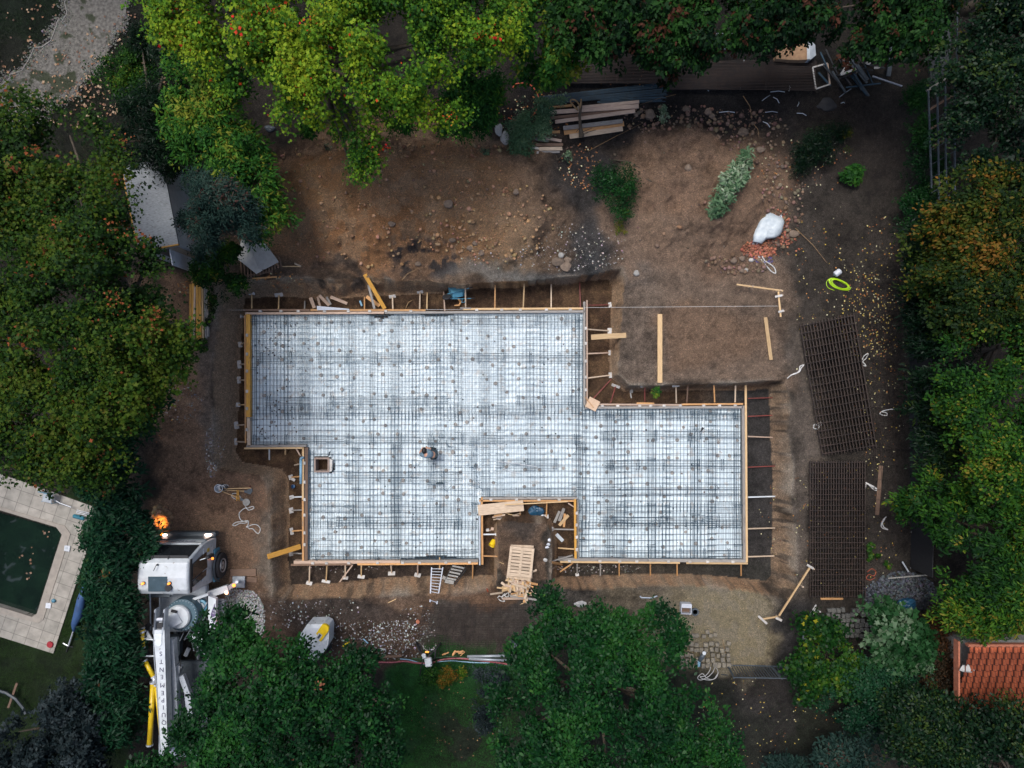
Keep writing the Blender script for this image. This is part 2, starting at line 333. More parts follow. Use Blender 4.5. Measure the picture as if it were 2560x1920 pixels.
# ------------------------------------------------------------ ground sheet
def axis(lo, hi, step, far):
    a = np.arange(lo, hi+step/2, step); out = [a]; e = []; d = step; x = hi
    while x < far: d *= 1.35; x += d; e.append(x)
    e = np.array(e); return np.concatenate([lo-(e-hi)[::-1], a, e])
gx = axis(-22.5, 22.5, .05, 90); gy = axis(-17, 17, .05, 90)
GX, GY = np.meshgrid(gx, gy); nx, ny = len(gx), len(gy)
GZ = height(GX, GY)
def soil(x, y, z):
    px = x*S+1280; py = 960-y*S
    n1 = fbm(x, y, .8, 4, 101); n2 = fbm(x, y, 2.5, 4, 111); n3 = fbm(x, y, 9, 2, 121)
    qx = px+70*fbm(x, y, .7, 4, 131); qy = py+70*fbm(x, y, .7, 4, 141)
    C = np.empty(x.shape+(3,)); C[:] = (.036, .030, .025)
    def lay(mask, col, k=1.):
        m = np.clip(mask*k, 0, 1)[..., None]; C[:] = C*(1-m)+np.array(col)*m
    def ell(cx, cy, rx, ry, s=.35): return sstep(1+s, 1-s, np.sqrt(((qx-cx)/rx)**2+((qy-cy)/ry)**2))
    def rect(x0, y0, x1, y1, s=25): return sstep(-s, s, qx-x0)*sstep(-s, s, x1-qx)*sstep(-s, s, qy-y0)*sstep(-s, s, y1-qy)
    lay(rect(640, 330, 2000, 760), (.078, .055, .040))
    lay(rect(1560, 640, 2000, 980), (.165, .120, .090)); lay(ell(1760, 850, 160, 80), (.165, .105, .068), .7)
    lay(rect(1500, 660, 1640, 960), (.145, .112, .088), .8)
    lay(ell(1750, 500, 240, 180, .2), (.17, .112, .078)); lay(ell(1640, 600, 160, 70), (.20, .142, .105), .6)
    lay(ell(960, 500, 340, 190, .2), (.36, .205, .115)); lay(ell(1180, 560, 170, 120, .4), (.33, .225, .14), .75)
    lay(ell(840, 480, 120, 70, .5), (.55, .31, .155), .85); lay(ell(1130, 470, 190, 70, .5), (.55, .33, .185), .8)
    lay(ell(1020, 600, 200, 50, .5), (.36, .18, .08), .7); lay(ell(900, 365, 330, 34, .5), (.10, .068, .048), .8)
    lay(sstep(.08, .14, n2)*ell(1000, 500, 340, 190, .3), (.42, .29, .19), .5);
    lay(ell(1400, 470, 120, 160, .4), (.135, .092, .064), .7)
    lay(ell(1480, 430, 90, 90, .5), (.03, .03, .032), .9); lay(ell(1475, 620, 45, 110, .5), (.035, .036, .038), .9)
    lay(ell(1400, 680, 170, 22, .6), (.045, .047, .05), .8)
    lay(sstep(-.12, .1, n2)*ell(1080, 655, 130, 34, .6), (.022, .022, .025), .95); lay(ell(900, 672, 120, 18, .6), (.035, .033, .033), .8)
    lay(ell(1230, 675, 120, 24, .6), (.20, .20, .19), .5)
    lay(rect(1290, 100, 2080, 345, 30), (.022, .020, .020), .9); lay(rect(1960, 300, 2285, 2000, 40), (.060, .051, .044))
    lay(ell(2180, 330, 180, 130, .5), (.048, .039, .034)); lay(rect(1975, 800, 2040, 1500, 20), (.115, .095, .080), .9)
    lay(rect(380, 700, 560, 1480, 30), (.20, .125, .082)); lay(rect(500, 700, 570, 1180, 20), (.12, .10, .085), .8)
    lay(rect(400, 1180, 690, 1520, 30), (.19, .12, .08)); lay(rect(655, 1260, 690, 1500, 12), (.14, .12, .10), .8)
    lay(rect(620, 1480, 1240, 1660, 30), (.080, .052, .038)); lay(ell(820, 1540, 160, 50, .5), (.05, .045, .043), .6)
    lay(ell(1010, 1495, 140, 25, .6), (.15, .10, .07), .8); lay(ell(1180, 1500, 150, 14, .6), (.17, .10, .06), .5)
    lay(rect(1040, 1515, 1350, 1610, 15), (.075, .066, .058), .9)
    lay(rect(1380, 1470, 1960, 1530, 20), (.12, .105, .09)); lay(ell(1500, 1510, 200, 16, .6), (.03, .03, .033), .8)
    lay(ell(1770, 1580, 170, 100, .35), (.36, .305, .20)); lay(ell(1560, 1530, 140, 50, .5), (.15, .12, .08), .8)
    lay(sstep(.0, .15, n2)*ell(1770, 1580, 190, 110, .3), (.20, .175, .135), .7)
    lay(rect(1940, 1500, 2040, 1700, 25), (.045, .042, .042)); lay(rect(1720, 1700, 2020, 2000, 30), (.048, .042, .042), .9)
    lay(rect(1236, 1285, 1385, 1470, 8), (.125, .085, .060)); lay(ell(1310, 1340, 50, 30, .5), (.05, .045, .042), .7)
    # grass-covered soil, litter
    gr = (.014, .075, .016)
    lay(rect(970, 1625, 1330, 2100, 20), gr); lay(ell(1500, 1900, 420, 260, .2), (.02, .025, .015), .9)
    lay(rect(1060, 1600, 1240, 1660, 12), gr, .8); lay(rect(-900, 1560, 320, 2300, 15), (.018, .038, .010)); lay(rect(1960, 1720, 2200, 2100), (.020, .026, .014), .8)
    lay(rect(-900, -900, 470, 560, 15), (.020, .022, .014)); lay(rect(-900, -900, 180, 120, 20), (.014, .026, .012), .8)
    lay(rect(150, 1240, 270, 1650, 6), (.020, .045, .010))
    # pit: walls, rim and floor
    ins = inside(x, y, TOPW); insb = inside(x, y, BOTW); rim = segdist(x, y, TOPW)
    wall = ins & ~insb
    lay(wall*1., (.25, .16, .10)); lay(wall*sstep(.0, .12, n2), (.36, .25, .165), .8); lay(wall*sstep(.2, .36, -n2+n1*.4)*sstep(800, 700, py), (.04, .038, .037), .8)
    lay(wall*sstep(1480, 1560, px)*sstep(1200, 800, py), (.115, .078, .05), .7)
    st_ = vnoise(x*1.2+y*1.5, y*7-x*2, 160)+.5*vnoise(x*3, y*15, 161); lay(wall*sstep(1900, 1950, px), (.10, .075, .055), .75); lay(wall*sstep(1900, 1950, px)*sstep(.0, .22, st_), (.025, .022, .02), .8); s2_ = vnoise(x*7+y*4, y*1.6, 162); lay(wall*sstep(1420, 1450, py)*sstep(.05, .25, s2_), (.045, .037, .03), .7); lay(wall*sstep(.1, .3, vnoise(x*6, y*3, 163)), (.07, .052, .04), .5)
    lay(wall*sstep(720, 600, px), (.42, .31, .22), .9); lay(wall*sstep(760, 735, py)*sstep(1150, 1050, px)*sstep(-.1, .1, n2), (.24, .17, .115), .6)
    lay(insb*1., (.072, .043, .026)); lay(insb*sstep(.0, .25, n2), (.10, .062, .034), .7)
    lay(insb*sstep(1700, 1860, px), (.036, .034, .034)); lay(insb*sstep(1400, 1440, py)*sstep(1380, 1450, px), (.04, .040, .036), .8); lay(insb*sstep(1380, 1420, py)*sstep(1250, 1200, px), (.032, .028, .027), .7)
    lay(np.exp(-(rim/.11)**2)*(.25+2.2*n1+.8*n2), (.26, .225, .19), .7)
    C *= (1+.35*n1+.5*n2+.5*n3)[..., None]
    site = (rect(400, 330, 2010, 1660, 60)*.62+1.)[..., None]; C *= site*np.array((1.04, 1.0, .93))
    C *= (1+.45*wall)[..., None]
    mxc = C.max(-1, keepdims=True); C = 1.55*C*np.where(mxc > .30, np.minimum(.30+(mxc-.30)*.40, .38)/mxc, 1.)
    return np.clip(C, .004, .6)
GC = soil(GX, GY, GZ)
gm, n, l, b = new_mat('soil'); b.inputs['Roughness'].default_value = .93; b.inputs['Specular IOR Level'].default_value = .25
at = n.new('ShaderNodeAttribute'); at.attribute_name = 'soil'
tc = n.new('ShaderNodeTexCoord')
def noise_n(scale, det=8, dist=0.):
    k = n.new('ShaderNodeTexNoise'); k.inputs['Scale'].default_value = scale; k.inputs['Detail'].default_value = det; k.inputs['Roughness'].default_value = .65
    k.inputs['Distortion'].default_value = dist; l.new(tc.outputs['Object'], k.inputs['Vector']); return k
na, nb = noise_n(5), noise_n(26)
vo = n.new('ShaderNodeTexVoronoi'); vo.inputs['Scale'].default_value = 11; l.new(tc.outputs['Object'], vo.inputs['Vector'])
vs_ = n.new('ShaderNodeMapRange'); vs_.inputs[1].default_value = .0; vs_.inputs[2].default_value = .55; vs_.inputs[3].default_value = 1.25; vs_.inputs[4].default_value = .8
l.new(vo.outputs[0], vs_.inputs[0])
def mrange(src, a, b_, c, d):
    k = n.new('ShaderNodeMapRange'); k.inputs[1].default_value = a; k.inputs[2].default_value = b_; k.inputs[3].default_value = c; k.inputs[4].default_value = d; l.new(src, k.inputs[0]); return k.outputs[0]
def mul(a_, b_):
    k = n.new('ShaderNodeMath'); k.operation = 'MULTIPLY'; l.new(a_, k.inputs[0]); l.new(b_, k.inputs[1]); return k.outputs[0]
nc = noise_n(70, 4); f = mul(mul(mul(mrange(na.outputs[0], .3, .7, .75, 1.25), mrange(nb.outputs[0], .35, .65, .55, 1.45)), vs_.outputs[0]), mrange(nc.outputs[0], .38, .62, .60, 1.40))
vm = n.new('ShaderNodeVectorMath'); vm.operation = 'SCALE'; l.new(at.outputs['Color'], vm.inputs[0]); l.new(f, vm.inputs['Scale'])
l.new(vm.outputs[0], b.inputs['Base Color'])
bp = n.new('ShaderNodeBump'); bp.inputs['Strength'].default_value = 1.; bp.inputs['Distance'].default_value = .09; l.new(f, bp.inputs['Height']); l.new(bp.outputs[0], b.inputs['Normal'])
ii, jj = np.meshgrid(np.arange(ny-1), np.arange(nx-1), indexing='ij'); a0 = (ii*nx+jj).ravel()
GF = np.stack([a0, a0+1, a0+nx+1, a0+nx], 1)
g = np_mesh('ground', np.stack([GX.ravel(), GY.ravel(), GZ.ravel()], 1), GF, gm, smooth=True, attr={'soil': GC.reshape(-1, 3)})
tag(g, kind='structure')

# ------------------------------------------------------------ scattered stones, litter, grass (stuff)
def ico(sub=1):
    bm = bmesh.new(); bmesh.ops.create_icosphere(bm, subdivisions=sub, radius=1)
    v = np.array([q.co[:] for q in bm.verts]); f_ = np.array([[q.index for q in f.verts] for f in bm.faces]); bm.free(); return v, f_
def attr_mat(name, rough=.9, spec=.3):
    m, n, l, b = new_mat(name); b.inputs['Roughness'].default_value = rough; b.inputs['Specular IOR Level'].default_value = spec
    a = n.new('ShaderNodeAttribute'); a.attribute_name = 'tone'; l.new(a.outputs['Color'], b.inputs['Base Color']); return m
MST = attr_mat('stones'); MLF = attr_mat('litter', .6)
def stones(name, label, pts, rad, cols, cat='stones', sink=.3, flat=.7, parent=None):
    """pts (n,2) plan, rad (n,), cols (n,3)"""
    v, f_ = ico(1); k = len(pts); z = height(pts[:, 0], pts[:, 1])
    V = v[None]*(1+.35*(rng.random((k, len(v), 1))-.5)); V = V*(rad[:, None, None]*np.stack([1+.4*(rng.random(k)-.5), 1+.4*(rng.random(k)-.5), flat*np.ones(k)], 1)[:, None])
    a = rng.random(k)*6.28; c, s_ = np.cos(a)[:, None], np.sin(a)[:, None]
    X = V[..., 0]*c-V[..., 1]*s_; Y = V[..., 0]*s_+V[..., 1]*c
    V = np.stack([X+pts[:, 0:1], Y+pts[:, 1:2], V[..., 2]+(z+rad*(flat-sink))[:, None]], 2).reshape(-1, 3)
    F = (f_[None]+(np.arange(k)*len(v))[:, None, None]).reshape(-1, 3)
    o = np_mesh(name, V, F, MST, attr={'tone': np.repeat(cols, len(v), 0)})
    return tag(o, label, cat, kind='stuff')
def pp(px, py): return np.stack([(np.asarray(px)-1280)/S, (960-np.asarray(py))/S], 1)
def jc(k, c, v=.35): return np.clip(np.array(c)[None]*(1+v*(rng.random((k, 1))*2-1))*(1+.08*rng.standard_normal((k, 3))), .005, .9)
def blob(k, cx, cy, rx, ry, p=.5):
    a = rng.random(k)*6.283; r = rng.random(k)**p; return cx+rx*r*np.cos(a), cy+ry*r*np.sin(a)
def cat2(*q): return np.concatenate([a[0] for a in q]), np.concatenate([a[1] for a in q])
x_, y_ = cat2(blob(900, 940, 500, 330, 170), blob(700, 1240, 560, 150, 100), blob(260, 1150, 610, 120, 25), blob(350, 1010, 380, 280, 30))
k = len(x_); stones('dirt_clods', 'brown and ochre clods and stones scattered over the big spoil heap', pp(x_, y_), .015+.085*rng.random(k)**5, jc(k, (.26, .155, .085)))
x_, y_ = cat2(blob(170, 1740, 480, 235, 200), blob(300, 1870, 330, 100, 60), blob(350, 1690, 300, 150, 40), blob(400, 1950, 500, 60, 120), blob(250, 1850, 660, 90, 25))
k = len(x_); stones('dirt_clods', 'dark brown clods along the edge of the smaller heap by the white bag', pp(x_, y_), .015+.10*rng.random(k)**4, jc(k, (.15, .10, .07)))
x_, y_ = cat2(blob(420, 1895, 625, 45, 22), blob(160, 1950, 590, 40, 25), blob(60, 1955, 545, 22, 25), blob(50, 1945, 610, 60, 30))
k = len(x_); stones('brick_rubble', 'broken orange brick rubble below the white bag', pp(x_, y_), .02+.055*rng.random(k)**2, jc(k, (.27, .10, .06), .5), 'rubble')
x_, y_ = cat2(blob(420, 1000, 1600, 95, 50), blob(240, 900, 1600, 110, 50), blob(90, 800, 1530, 120, 40), blob(60, 720, 1530, 60, 40), blob(120, 1040, 1560, 50, 50))
k = len(x_); stones('pebbles', 'small white pebbles scattered on the mud beside the white machine', pp(x_, y_), .012+.032*rng.random(k)**2, jc(k, (.36, .36, .345), .5), 'pebbles')
x_, y_ = cat2(blob(3800, 620, 1550, 42, 75, .6), blob(700, 590, 1500, 30, 30))
k = len(x_); stones('white_gravel', 'patch of white gravel beside the pump truck', pp(x_, y_), .015+.022*rng.random(k), jc(k, (.27, .27, .26), .6), 'gravel')
x_, y_ = cat2(blob(1500, 2245, 1480, 90, 55), blob(500, 2330, 1500, 60, 25))
k = len(x_); stones('dark_gravel', 'heap of dark crushed stone at the corner of the dark mesh stack', pp(x_, y_), .03+.05*rng.random(k), jc(k, (.05, .055, .062), .6), 'gravel')
x_, y_ = cat2(blob(160, 530, 1120, 18, 60), blob(90, 530, 1170, 14, 25), blob(150, 450, 1000, 60, 60), blob(200, 1450, 620, 120, 60), blob(200, 1350, 650, 200, 30), blob(120, 850, 1430, 120, 20), blob(120, 1500, 1440, 120, 12))
k = len(x_); stones('pebbles', 'pale grey pebbles scattered around the rim of the pit', pp(x_, y_), .012+.028*rng.random(k)**2, jc(k, (.33, .30, .27), .5), 'pebbles')

LEAF = np.array([(0, -.5, 0), (.28, -.12, .06), (.42, .10, .10), (.12, .18, .02), (0, .5, 0), (-.12, .18, .02), (-.42, .10, .10), (-.28, -.12, .06)])
LANCE = np.array([(0, -.5, 0), (.13, -.1, .03), (.09, .25, .02), (0, .5, -.08), (-.09, .25, .02), (-.13, -.1, .03)])
def scatter(V0, pos, size, rx, rz, ry=None):
    """template polygon V0 copied to pos with tilt rx, heading rz"""
    k = len(pos); c, s_ = np.cos(rx)[:, None], np.sin(rx)[:, None]
    v = V0[None]*size[:, None, None]; y = v[..., 1]*c-v[..., 2]*s_; z = v[..., 1]*s_+v[..., 2]*c; x = v[..., 0]
    if ry is not None:
        c, s_ = np.cos(ry)[:, None], np.sin(ry)[:, None]; x, z = x*c+z*s_, -x*s_+z*c
    c, s_ = np.cos(rz)[:, None], np.sin(rz)[:, None]
    V = np.stack([x*c-y*s_, x*s_+y*c, z], 2)+pos[:, None]
    m = len(V0); return V.reshape(-1, 3), np.arange(k*m).reshape(k, m)
def litter(name, label, x_, y_, size, cols, zz=None, lift=.015):
    p = pp(x_, y_); k = len(p); z = height(p[:, 0], p[:, 1])+lift+rng.random(k)*.02 if zz is None else np.full(k, zz)
    V, F = scatter(LEAF*np.array([1.3, 1, 1]), np.column_stack([p, z]), size*(.6+.8*rng.random(k)), .5*(rng.random(k)-.5), rng.random(k)*6.28)
    return tag(np_mesh(name, V, F, MLF, attr={'tone': np.repeat(cols, 8, 0)}), label, 'leaves', kind='stuff')
def pal(k, cols, p=None): return np.array(cols)[rng.choice(len(cols), k, p=p)]*(1+.3*(rng.random((k, 1))*2-1))
AUT = [(.42, .30, .05), (.50, .42, .16), (.35, .15, .04), (.22, .08, .03), (.45, .42, .25)]
x_, y_ = cat2(blob(420, 2200, 860, 75, 330, .6), blob(240, 2170, 790, 70, 110), blob(60, 2050, 800, 90, 230), blob(90, 2060, 700, 100, 200)); mm = x_ > 1985
x_, y_ = x_[mm], y_[mm]; litter('fallen_leaves', 'yellow and orange leaves fallen on the dark soil and meshes by the right hedge', x_, y_, .055, pal(len(x_), AUT))
x_, y_ = cat2(blob(200, 2090, 1320, 170, 170), blob(110, 1860, 1800, 160, 110), blob(60, 2080, 1760, 80, 120)); litter('fallen_leaves', 'sparse brown leaves fallen around the flat dark mesh stack', x_, y_, .05, pal(len(x_), AUT))
x_, y_ = cat2(blob(230, 330, 150, 150, 130), blob(130, 200, 260, 120, 60), blob(50, 90, 110, 100, 110), blob(60, 100, 200, 120, 80)); litter('fallen_leaves', 'brown leaves fallen around the gravel drive', x_, y_, .10, pal(len(x_), [(.16, .07, .03), (.22, .12, .06), (.30, .20, .12), (.10, .05, .03)]), lift=.045)
x_, y_ = cat2(blob(70, 690, 900, 80, 110), blob(55, 680, 1060, 60, 60), blob(30, 1300, 1050, 260, 230), blob(30, 1000, 1250, 260, 150), blob(30, 1650, 1200, 200, 180))
mm = ~((x_ > 1195) & (x_ < 1445) & (y_ > 1235)) & ((y_ < 1400)) & ~((x_ > 1455) & (y_ < 1025)); x_, y_ = x_[mm], y_[mm]
litter('fallen_leaves', 'small dark leaves blown onto the white membrane under the mesh', x_*1.0, y_, .07, pal(len(x_), [(.05, .03, .04), (.08, .04, .03), (.12, .07, .04), (.03, .04, .04)]), zz=ZS+.035)
x_, y_ = cat2(blob(50, 420, 1000, 60, 120), blob(120, 1450, 420, 60, 60), blob(80, 480, 720, 40, 20), blob(60, 700, 700, 60, 20), blob(120, 2000, 420, 140, 70), blob(160, 1350, 290, 110, 60), blob(120, 1650, 180, 220, 40)); litter('fallen_leaves', 'scattered brown and yellow leaves along the edges of the building plot', x_, y_, .07, pal(len(x_), AUT[2:]+[(.1, .06, .04)]))

x_, y_ = blob(90, 1130, 1790, 130, 110); litter('fallen_leaves', 'few reddish leaves fallen on the green lawn', x_, y_, .05, pal(90, [(.20,.09,.04),(.25,.16,.06),(.12,.06,.03)]), lift=.06)
# grass blades
BL = np.array([(-.12, 0, 0), (.12, 0, 0), (0, .25, 1.)])
def grass(name, label, regs, hgt, col):
    X, Y = cat2(*[(a+(b_-a)*rng.random(q), c+(d-c)*rng.random(q)) for a, c, b_, d, q in regs])
    p = pp(X, Y); nn = fbm(p[:, 0], p[:, 1], 1.2, 3, 151); kk = nn > -.13; p = p[kk]; nn = nn[kk]; k = len(p)
    z = height(p[:, 0], p[:, 1])
    V, F = scatter(BL, np.column_stack([p, z]), hgt*(.5+rng.random(k)), .9*(rng.random(k)-.5), rng.random(k)*6.28)
    t = np.clip(np.array(col)[None]*(1+1.2*nn[:, None])*(1+.5*(rng.random((k, 1))-.5)), .003, 1)
    return tag(np_mesh(name, V, F, MLF, attr={'tone': np.repeat(t, 3, 0)}), label, 'grass', kind='stuff')
grass('grass', 'short green lawn between the two round trees at the bottom', [(985, 1665, 1300, 1940, 42000), (1060, 1600, 1240, 1665, 4000)], .055, (.026, .125, .022))
grass('grass', 'dark lawn beside the pool terrace', [(-40, 1560, 300, 1940, 26000), (150, 1330, 290, 1600, 9000)], .055, (.030, .075, .012))
grass('grass', 'thin grass beside the gravel drive', [(-40, -40, 230, 250, 9000), (150, 180, 420, 420, 7000), (60, 120, 180, 230, 1200)], .07, (.018, .045, .012))
grass('grass', 'sparse weeds on the dark soil at the bottom right', [(1750, 1700, 2200, 1940, 5000)], .05, (.018, .045, .014))

# ------------------------------------------------------------ drive, pool terrace
def sheet(name, pts, z, m, kind='structure', th=.0, step=None):
    mb = MB(); q = [P(*p, z) for p in pts]; mb.prism([(v.x, v.y) for v in q], z-.03-th, z); return tag(mb.build(name, m), kind=kind)
gravel_m = mat('gravel_drive', (.135, .125, .11), (.06, .055, .048), .95, 9, bump=.8, spots=((.03, .035, .018), 1.3, .57), detail=12)
cl = [(-500, 300), (-60, 290), (60, 250), (150, 170), (215, 90), (250, 0), (262, -120), (262, -500)]
wd = [85, 60, 62, 70, 72, 76, 80, 90]
L_, Rr = [], []
sm = []
for i in range(len(cl)-1):
    for t in np.linspace(0, 1, 8, endpoint=False): sm.append((cl[i][0]*(1-t)+cl[i+1][0]*t, cl[i][1]*(1-t)+cl[i+1][1]*t, wd[i]*(1-t)+wd[i+1]*t))
for i in range(1, len(sm)-1):
    dx, dy = sm[i+1][0]-sm[i-1][0], sm[i+1][1]-sm[i-1][1]; q = math.hypot(dx, dy)+1e-6; nxx, nyy = -dy/q, dx/q
    w_ = sm[i][2]+6*math.sin(i*.9)+5*math.sin(i*2.3)+random.uniform(-5, 5); L_.append((sm[i][0]+nxx*w_, sm[i][1]+nyy*w_)); Rr.append((sm[i][0]-nxx*w_, sm[i][1]-nyy*w_))
V = np.array([[*P(*a, .034)] for a in L_]+[[*P(*a, .034)] for a in Rr]); kk = len(L_)
F = np.array([[i, i+1, kk+i+1, kk+i] for i in range(kk-1)])
tag(np_mesh('gravel_drive', V, F, gravel_m), kind='structure')
e = MB().tube([P(x, y, .05) for x, y in [(a[0], a[1]) for a in Rr if -200 < a[1] < 400][::2]], .02, 6).build('edging_kerb', M['spacer'])
tag(e, 'thin pale edging strip curving along the outer side of the gravel drive', 'edging')

x_, y_ = [], []
for q in L_+Rr:
    for _ in range(34): x_.append(q[0]+random.gauss(0, 7)); y_.append(q[1]+random.gauss(0, 7))
x_, y_ = np.array(x_), np.array(y_); mm = (x_ > -40) & (y_ > -40) & (x_ < 400); x_, y_ = x_[mm], y_[mm]
stones('gravel', 'loose grey gravel spilling over both edges of the curved drive', pp(x_, y_), .02+.03*rng.random(len(x_)), jc(len(x_), (.12, .115, .10), .5), 'gravel', sink=.1)
deck_m, n, l, b = new_mat('pool_tiles'); b.inputs['Roughness'].default_value = .85
tc = n.new('ShaderNodeTexCoord'); mp = n.new('ShaderNodeMapping'); mp.inputs['Rotation'].default_value = (0, 0, R(19)); l.new(tc.outputs['Object'], mp.inputs[0])
bt = n.new('ShaderNodeTexBrick'); bt.inputs['Scale'].default_value = 1.; bt.inputs['Brick Width'].default_value = .55; bt.inputs['Row Height'].default_value = .52; bt.offset = 0.; bt.inputs['Mortar Size'].default_value = .012
bt.inputs['Color1'].default_value = (.33, .30, .26, 1); bt.inputs['Color2'].default_value = (.28, .26, .225, 1); bt.inputs['Mortar'].default_value = (.16, .145, .125, 1)
ns = n.new('ShaderNodeTexNoise'); ns.inputs['Scale'].default_value = 3; ns.inputs['Detail'].default_value = 8; mr = n.new('ShaderNodeMapRange'); mr.inputs[1].default_value = .3; mr.inputs[2].default_value = .7; mr.inputs[3].default_value = .72; mr.inputs[4].default_value = 1.15
l.new(mp.outputs[0], bt.inputs['Vector']); l.new(tc.outputs['Object'], ns.inputs['Vector']); l.new(ns.outputs[0], mr.inputs[0])
vm = n.new('ShaderNodeVectorMath'); vm.operation = 'SCALE'; l.new(bt.outputs[0], vm.inputs[0]); l.new(mr.outputs[0], vm.inputs['Scale']); l.new(vm.outputs[0], b.inputs['Base Color'])
outer = [(-420, 1050), (60, 1205), (236, 1268), (232, 1330), (133, 1634), (0, 1592), (-420, 1460)]
inner = [(-420, 1150), (140, 1318), (154, 1336), (92, 1534), (80, 1542), (0, 1517), (-420, 1388)]
z = .06; mb = MB()
def ring(mb, A, B, z0, z1):
    for a0, a1, b0, b1 in zip(A, A[1:], B, B[1:]): mb.prism([tuple(P(*q, z1)[:2]) for q in (a0, a1, b1, b0)], z0, z1)
ring(mb, outer, inner, -.6, z); dk = mb.build('pool_terrace', deck_m); tag(dk, kind='structure')
mb = MB(); cop = [(inner[i][0], inner[i][1]) for i in range(len(inner))]
def inset(pts, d, c=(-100, 1350)): return [(p[0]+(c[0]-p[0])/math.hypot(c[0]-p[0], c[1]-p[1])*d, p[1]+(c[1]-p[1])/math.hypot(c[0]-p[0], c[1]-p[1])*d) for p in pts]
ring(mb, inset(inner, -22), inset(inner, -1), .0, .085); tag(mb.build('pool_coping', mat('coping', (.32, .28, .235), (.25, .22, .19), .8, 5, spots=((.2, .18, .15), 6, .68))), kind='structure')
mb = MB(); ring(mb, inset(inner, -3), inset(inner, 0), -1.5, .02); tag(mb.build('pool_wall', mat('pool_liner', (.02, .07, .08), (.015, .05, .06), .5)), kind='structure')
wm = mat('pool_water', (.010, .024, .016), (.007, .015, .012), .04, 1.2, spec=.5)
mb = MB(); q = [P(*p, -.22) for p in inset(inner, 0)]; mb.prism([(v.x, v.y) for v in q], -.5, -.22); tag(mb.build('pool_water', wm), kind='structure')
x_, y_ = cat2(blob(7, 50, 1380, 30, 40), blob(5, 110, 1335, 12, 12), blob(4, 60, 1440, 14, 14)); litter('fallen_leaves', 'brown leaves floating on the green pool', x_, y_, .10, pal(len(x_), [(.16, .08, .045), (.25, .15, .10)]), zz=-.21)
# ------------------------------------------------------------ white membrane, spacers, mesh
RECTS = [(619, 782, 1460, 1116), (764, 1110, 1199, 1404), (1195, 1110, 1447, 1246), (1440, 1018, 1858, 1402)]
def RW(z, g=0.): return [(*P(a-g, d+g, z)[:2], *P(c+g, b_-g, z)[:2]) for a, b_, c, d in RECTS]
def inslab(x, y, z, g=0.):
    m = np.zeros(np.shape(x), bool)
    for x0, y0, x1, y1 in RW(z, g): m |= (x >= x0) & (x <= x1) & (y >= y0) & (y <= y1)
    return m
sx = np.arange(-11.5, 10.4, .06); sy = np.arange(-7.9, 3.4, .06); SX, SY = np.meshgrid(sx, sy)
cr = np.abs(fbm(SX*.8+SY*.25, SY*1.2-SX*.3, 2.2, 3, 201)); cr2 = np.abs(fbm(SX+SY*.6, SY*.35, 1.3, 3, 211)); cr3 = np.abs(fbm(SX*1.3-SY*.8, SY, 4., 2, 221))
SZ = ZS+.05*np.exp(-cr/.035)*(fbm(SX, SY, .6, 2, 205) > -.05)+.045*np.exp(-cr2/.03)+.03*np.exp(-cr3/.05)+.03*fbm(SX, SY, 1.1, 3, 231)
cx_, cy_ = (SX[:-1, :-1]+SX[1:, 1:])/2, (SY[:-1, :-1]+SY[1:, 1:])/2
edge = inslab(cx_, cy_, ZS)
ex, ey = cx_*S+1280, 960-cy_*S
ppx = 1280+cx_*S*H/(H-ZS); ppy = 960-cy_*S*H/(H-ZS)
gap = (ppy < 784+7*np.clip(fbm(cx_, cy_*0, .9, 2, 241)*3, 0, 1)+8*np.exp(-((ppx-952)/22)**2)) & (ppx < 1300)
gap |= (ppy > 1398-10*np.exp(-((ppx-1090)/60)**2)) & (ppx < 1200) | (ppx > 1853-3*np.clip(np.sin(ppy/25), 0, 1)) & (ppy < 1120)
gap |= (ppy > 1399-4*np.clip(np.sin(ppx/22.), 0, 1)) & (ppx > 1445)
keep = edge & ~gap
keep &= ~((ppx > 786) & (ppx < 822) & (ppy > 1142) & (ppy < 1180)); keep &= ~((np.hypot(ppx-827, (ppy-1166)*.7) < 11))
ny_, nx_ = SX.shape; ii, jj = np.nonzero(keep); a0 = ii*nx_+jj
mm_, n, l, b = new_mat('membrane'); b.inputs['Roughness'].default_value = .42; b.inputs['Specular IOR Level'].default_value = .45
tc = n.new('ShaderNodeTexCoord')
def nz(scale, det=6):
    k = n.new('ShaderNodeTexNoise'); k.inputs['Scale'].default_value = scale; k.inputs['Detail'].default_value = det; l.new(tc.outputs['Object'], k.inputs['Vector']); return k.outputs[0]
def mixc(fac, a_, col):
    k = n.new('ShaderNodeMix'); k.data_type = 'RGBA'; l.new(fac, k.inputs[0]); l.new(a_, k.inputs[6]); k.inputs[7].default_value = (*col, 1); return k.outputs[2]
def mrg(src, a, b_, c=0., d=1.):
    k = n.new('ShaderNodeMapRange'); k.inputs[1].default_value = a; k.inputs[2].default_value = b_; k.inputs[3].default_value = c; k.inputs[4].default_value = d; l.new(src, k.inputs[0]); return k.outputs[0]
base = n.new('ShaderNodeRGB'); base.outputs[0].default_value = (.67, .76, .79, 1)
c_ = mixc(mrg(nz(.9), .40, .7, 0, .45), base.outputs[0], (.47, .57, .62)); c_ = mixc(mrg(nz(3.2), .56, .70, 0, .6), c_, (.50, .44, .37)); c_ = mixc(mrg(nz(11), .66, .72, 0, .75), c_, (.40, .25, .14)); c_ = mixc(mrg(nz(7, 3), .70, .76, 0, .5), c_, (.12, .12, .12))
l.new(c_, b.inputs['Base Color']); bp = n.new('ShaderNodeBump'); bp.inputs['Strength'].default_value = .5; bp.inputs['Distance'].default_value = .03; l.new(nz(6, 8), bp.inputs['Height']); l.new(bp.outputs[0], b.inputs['Normal'])
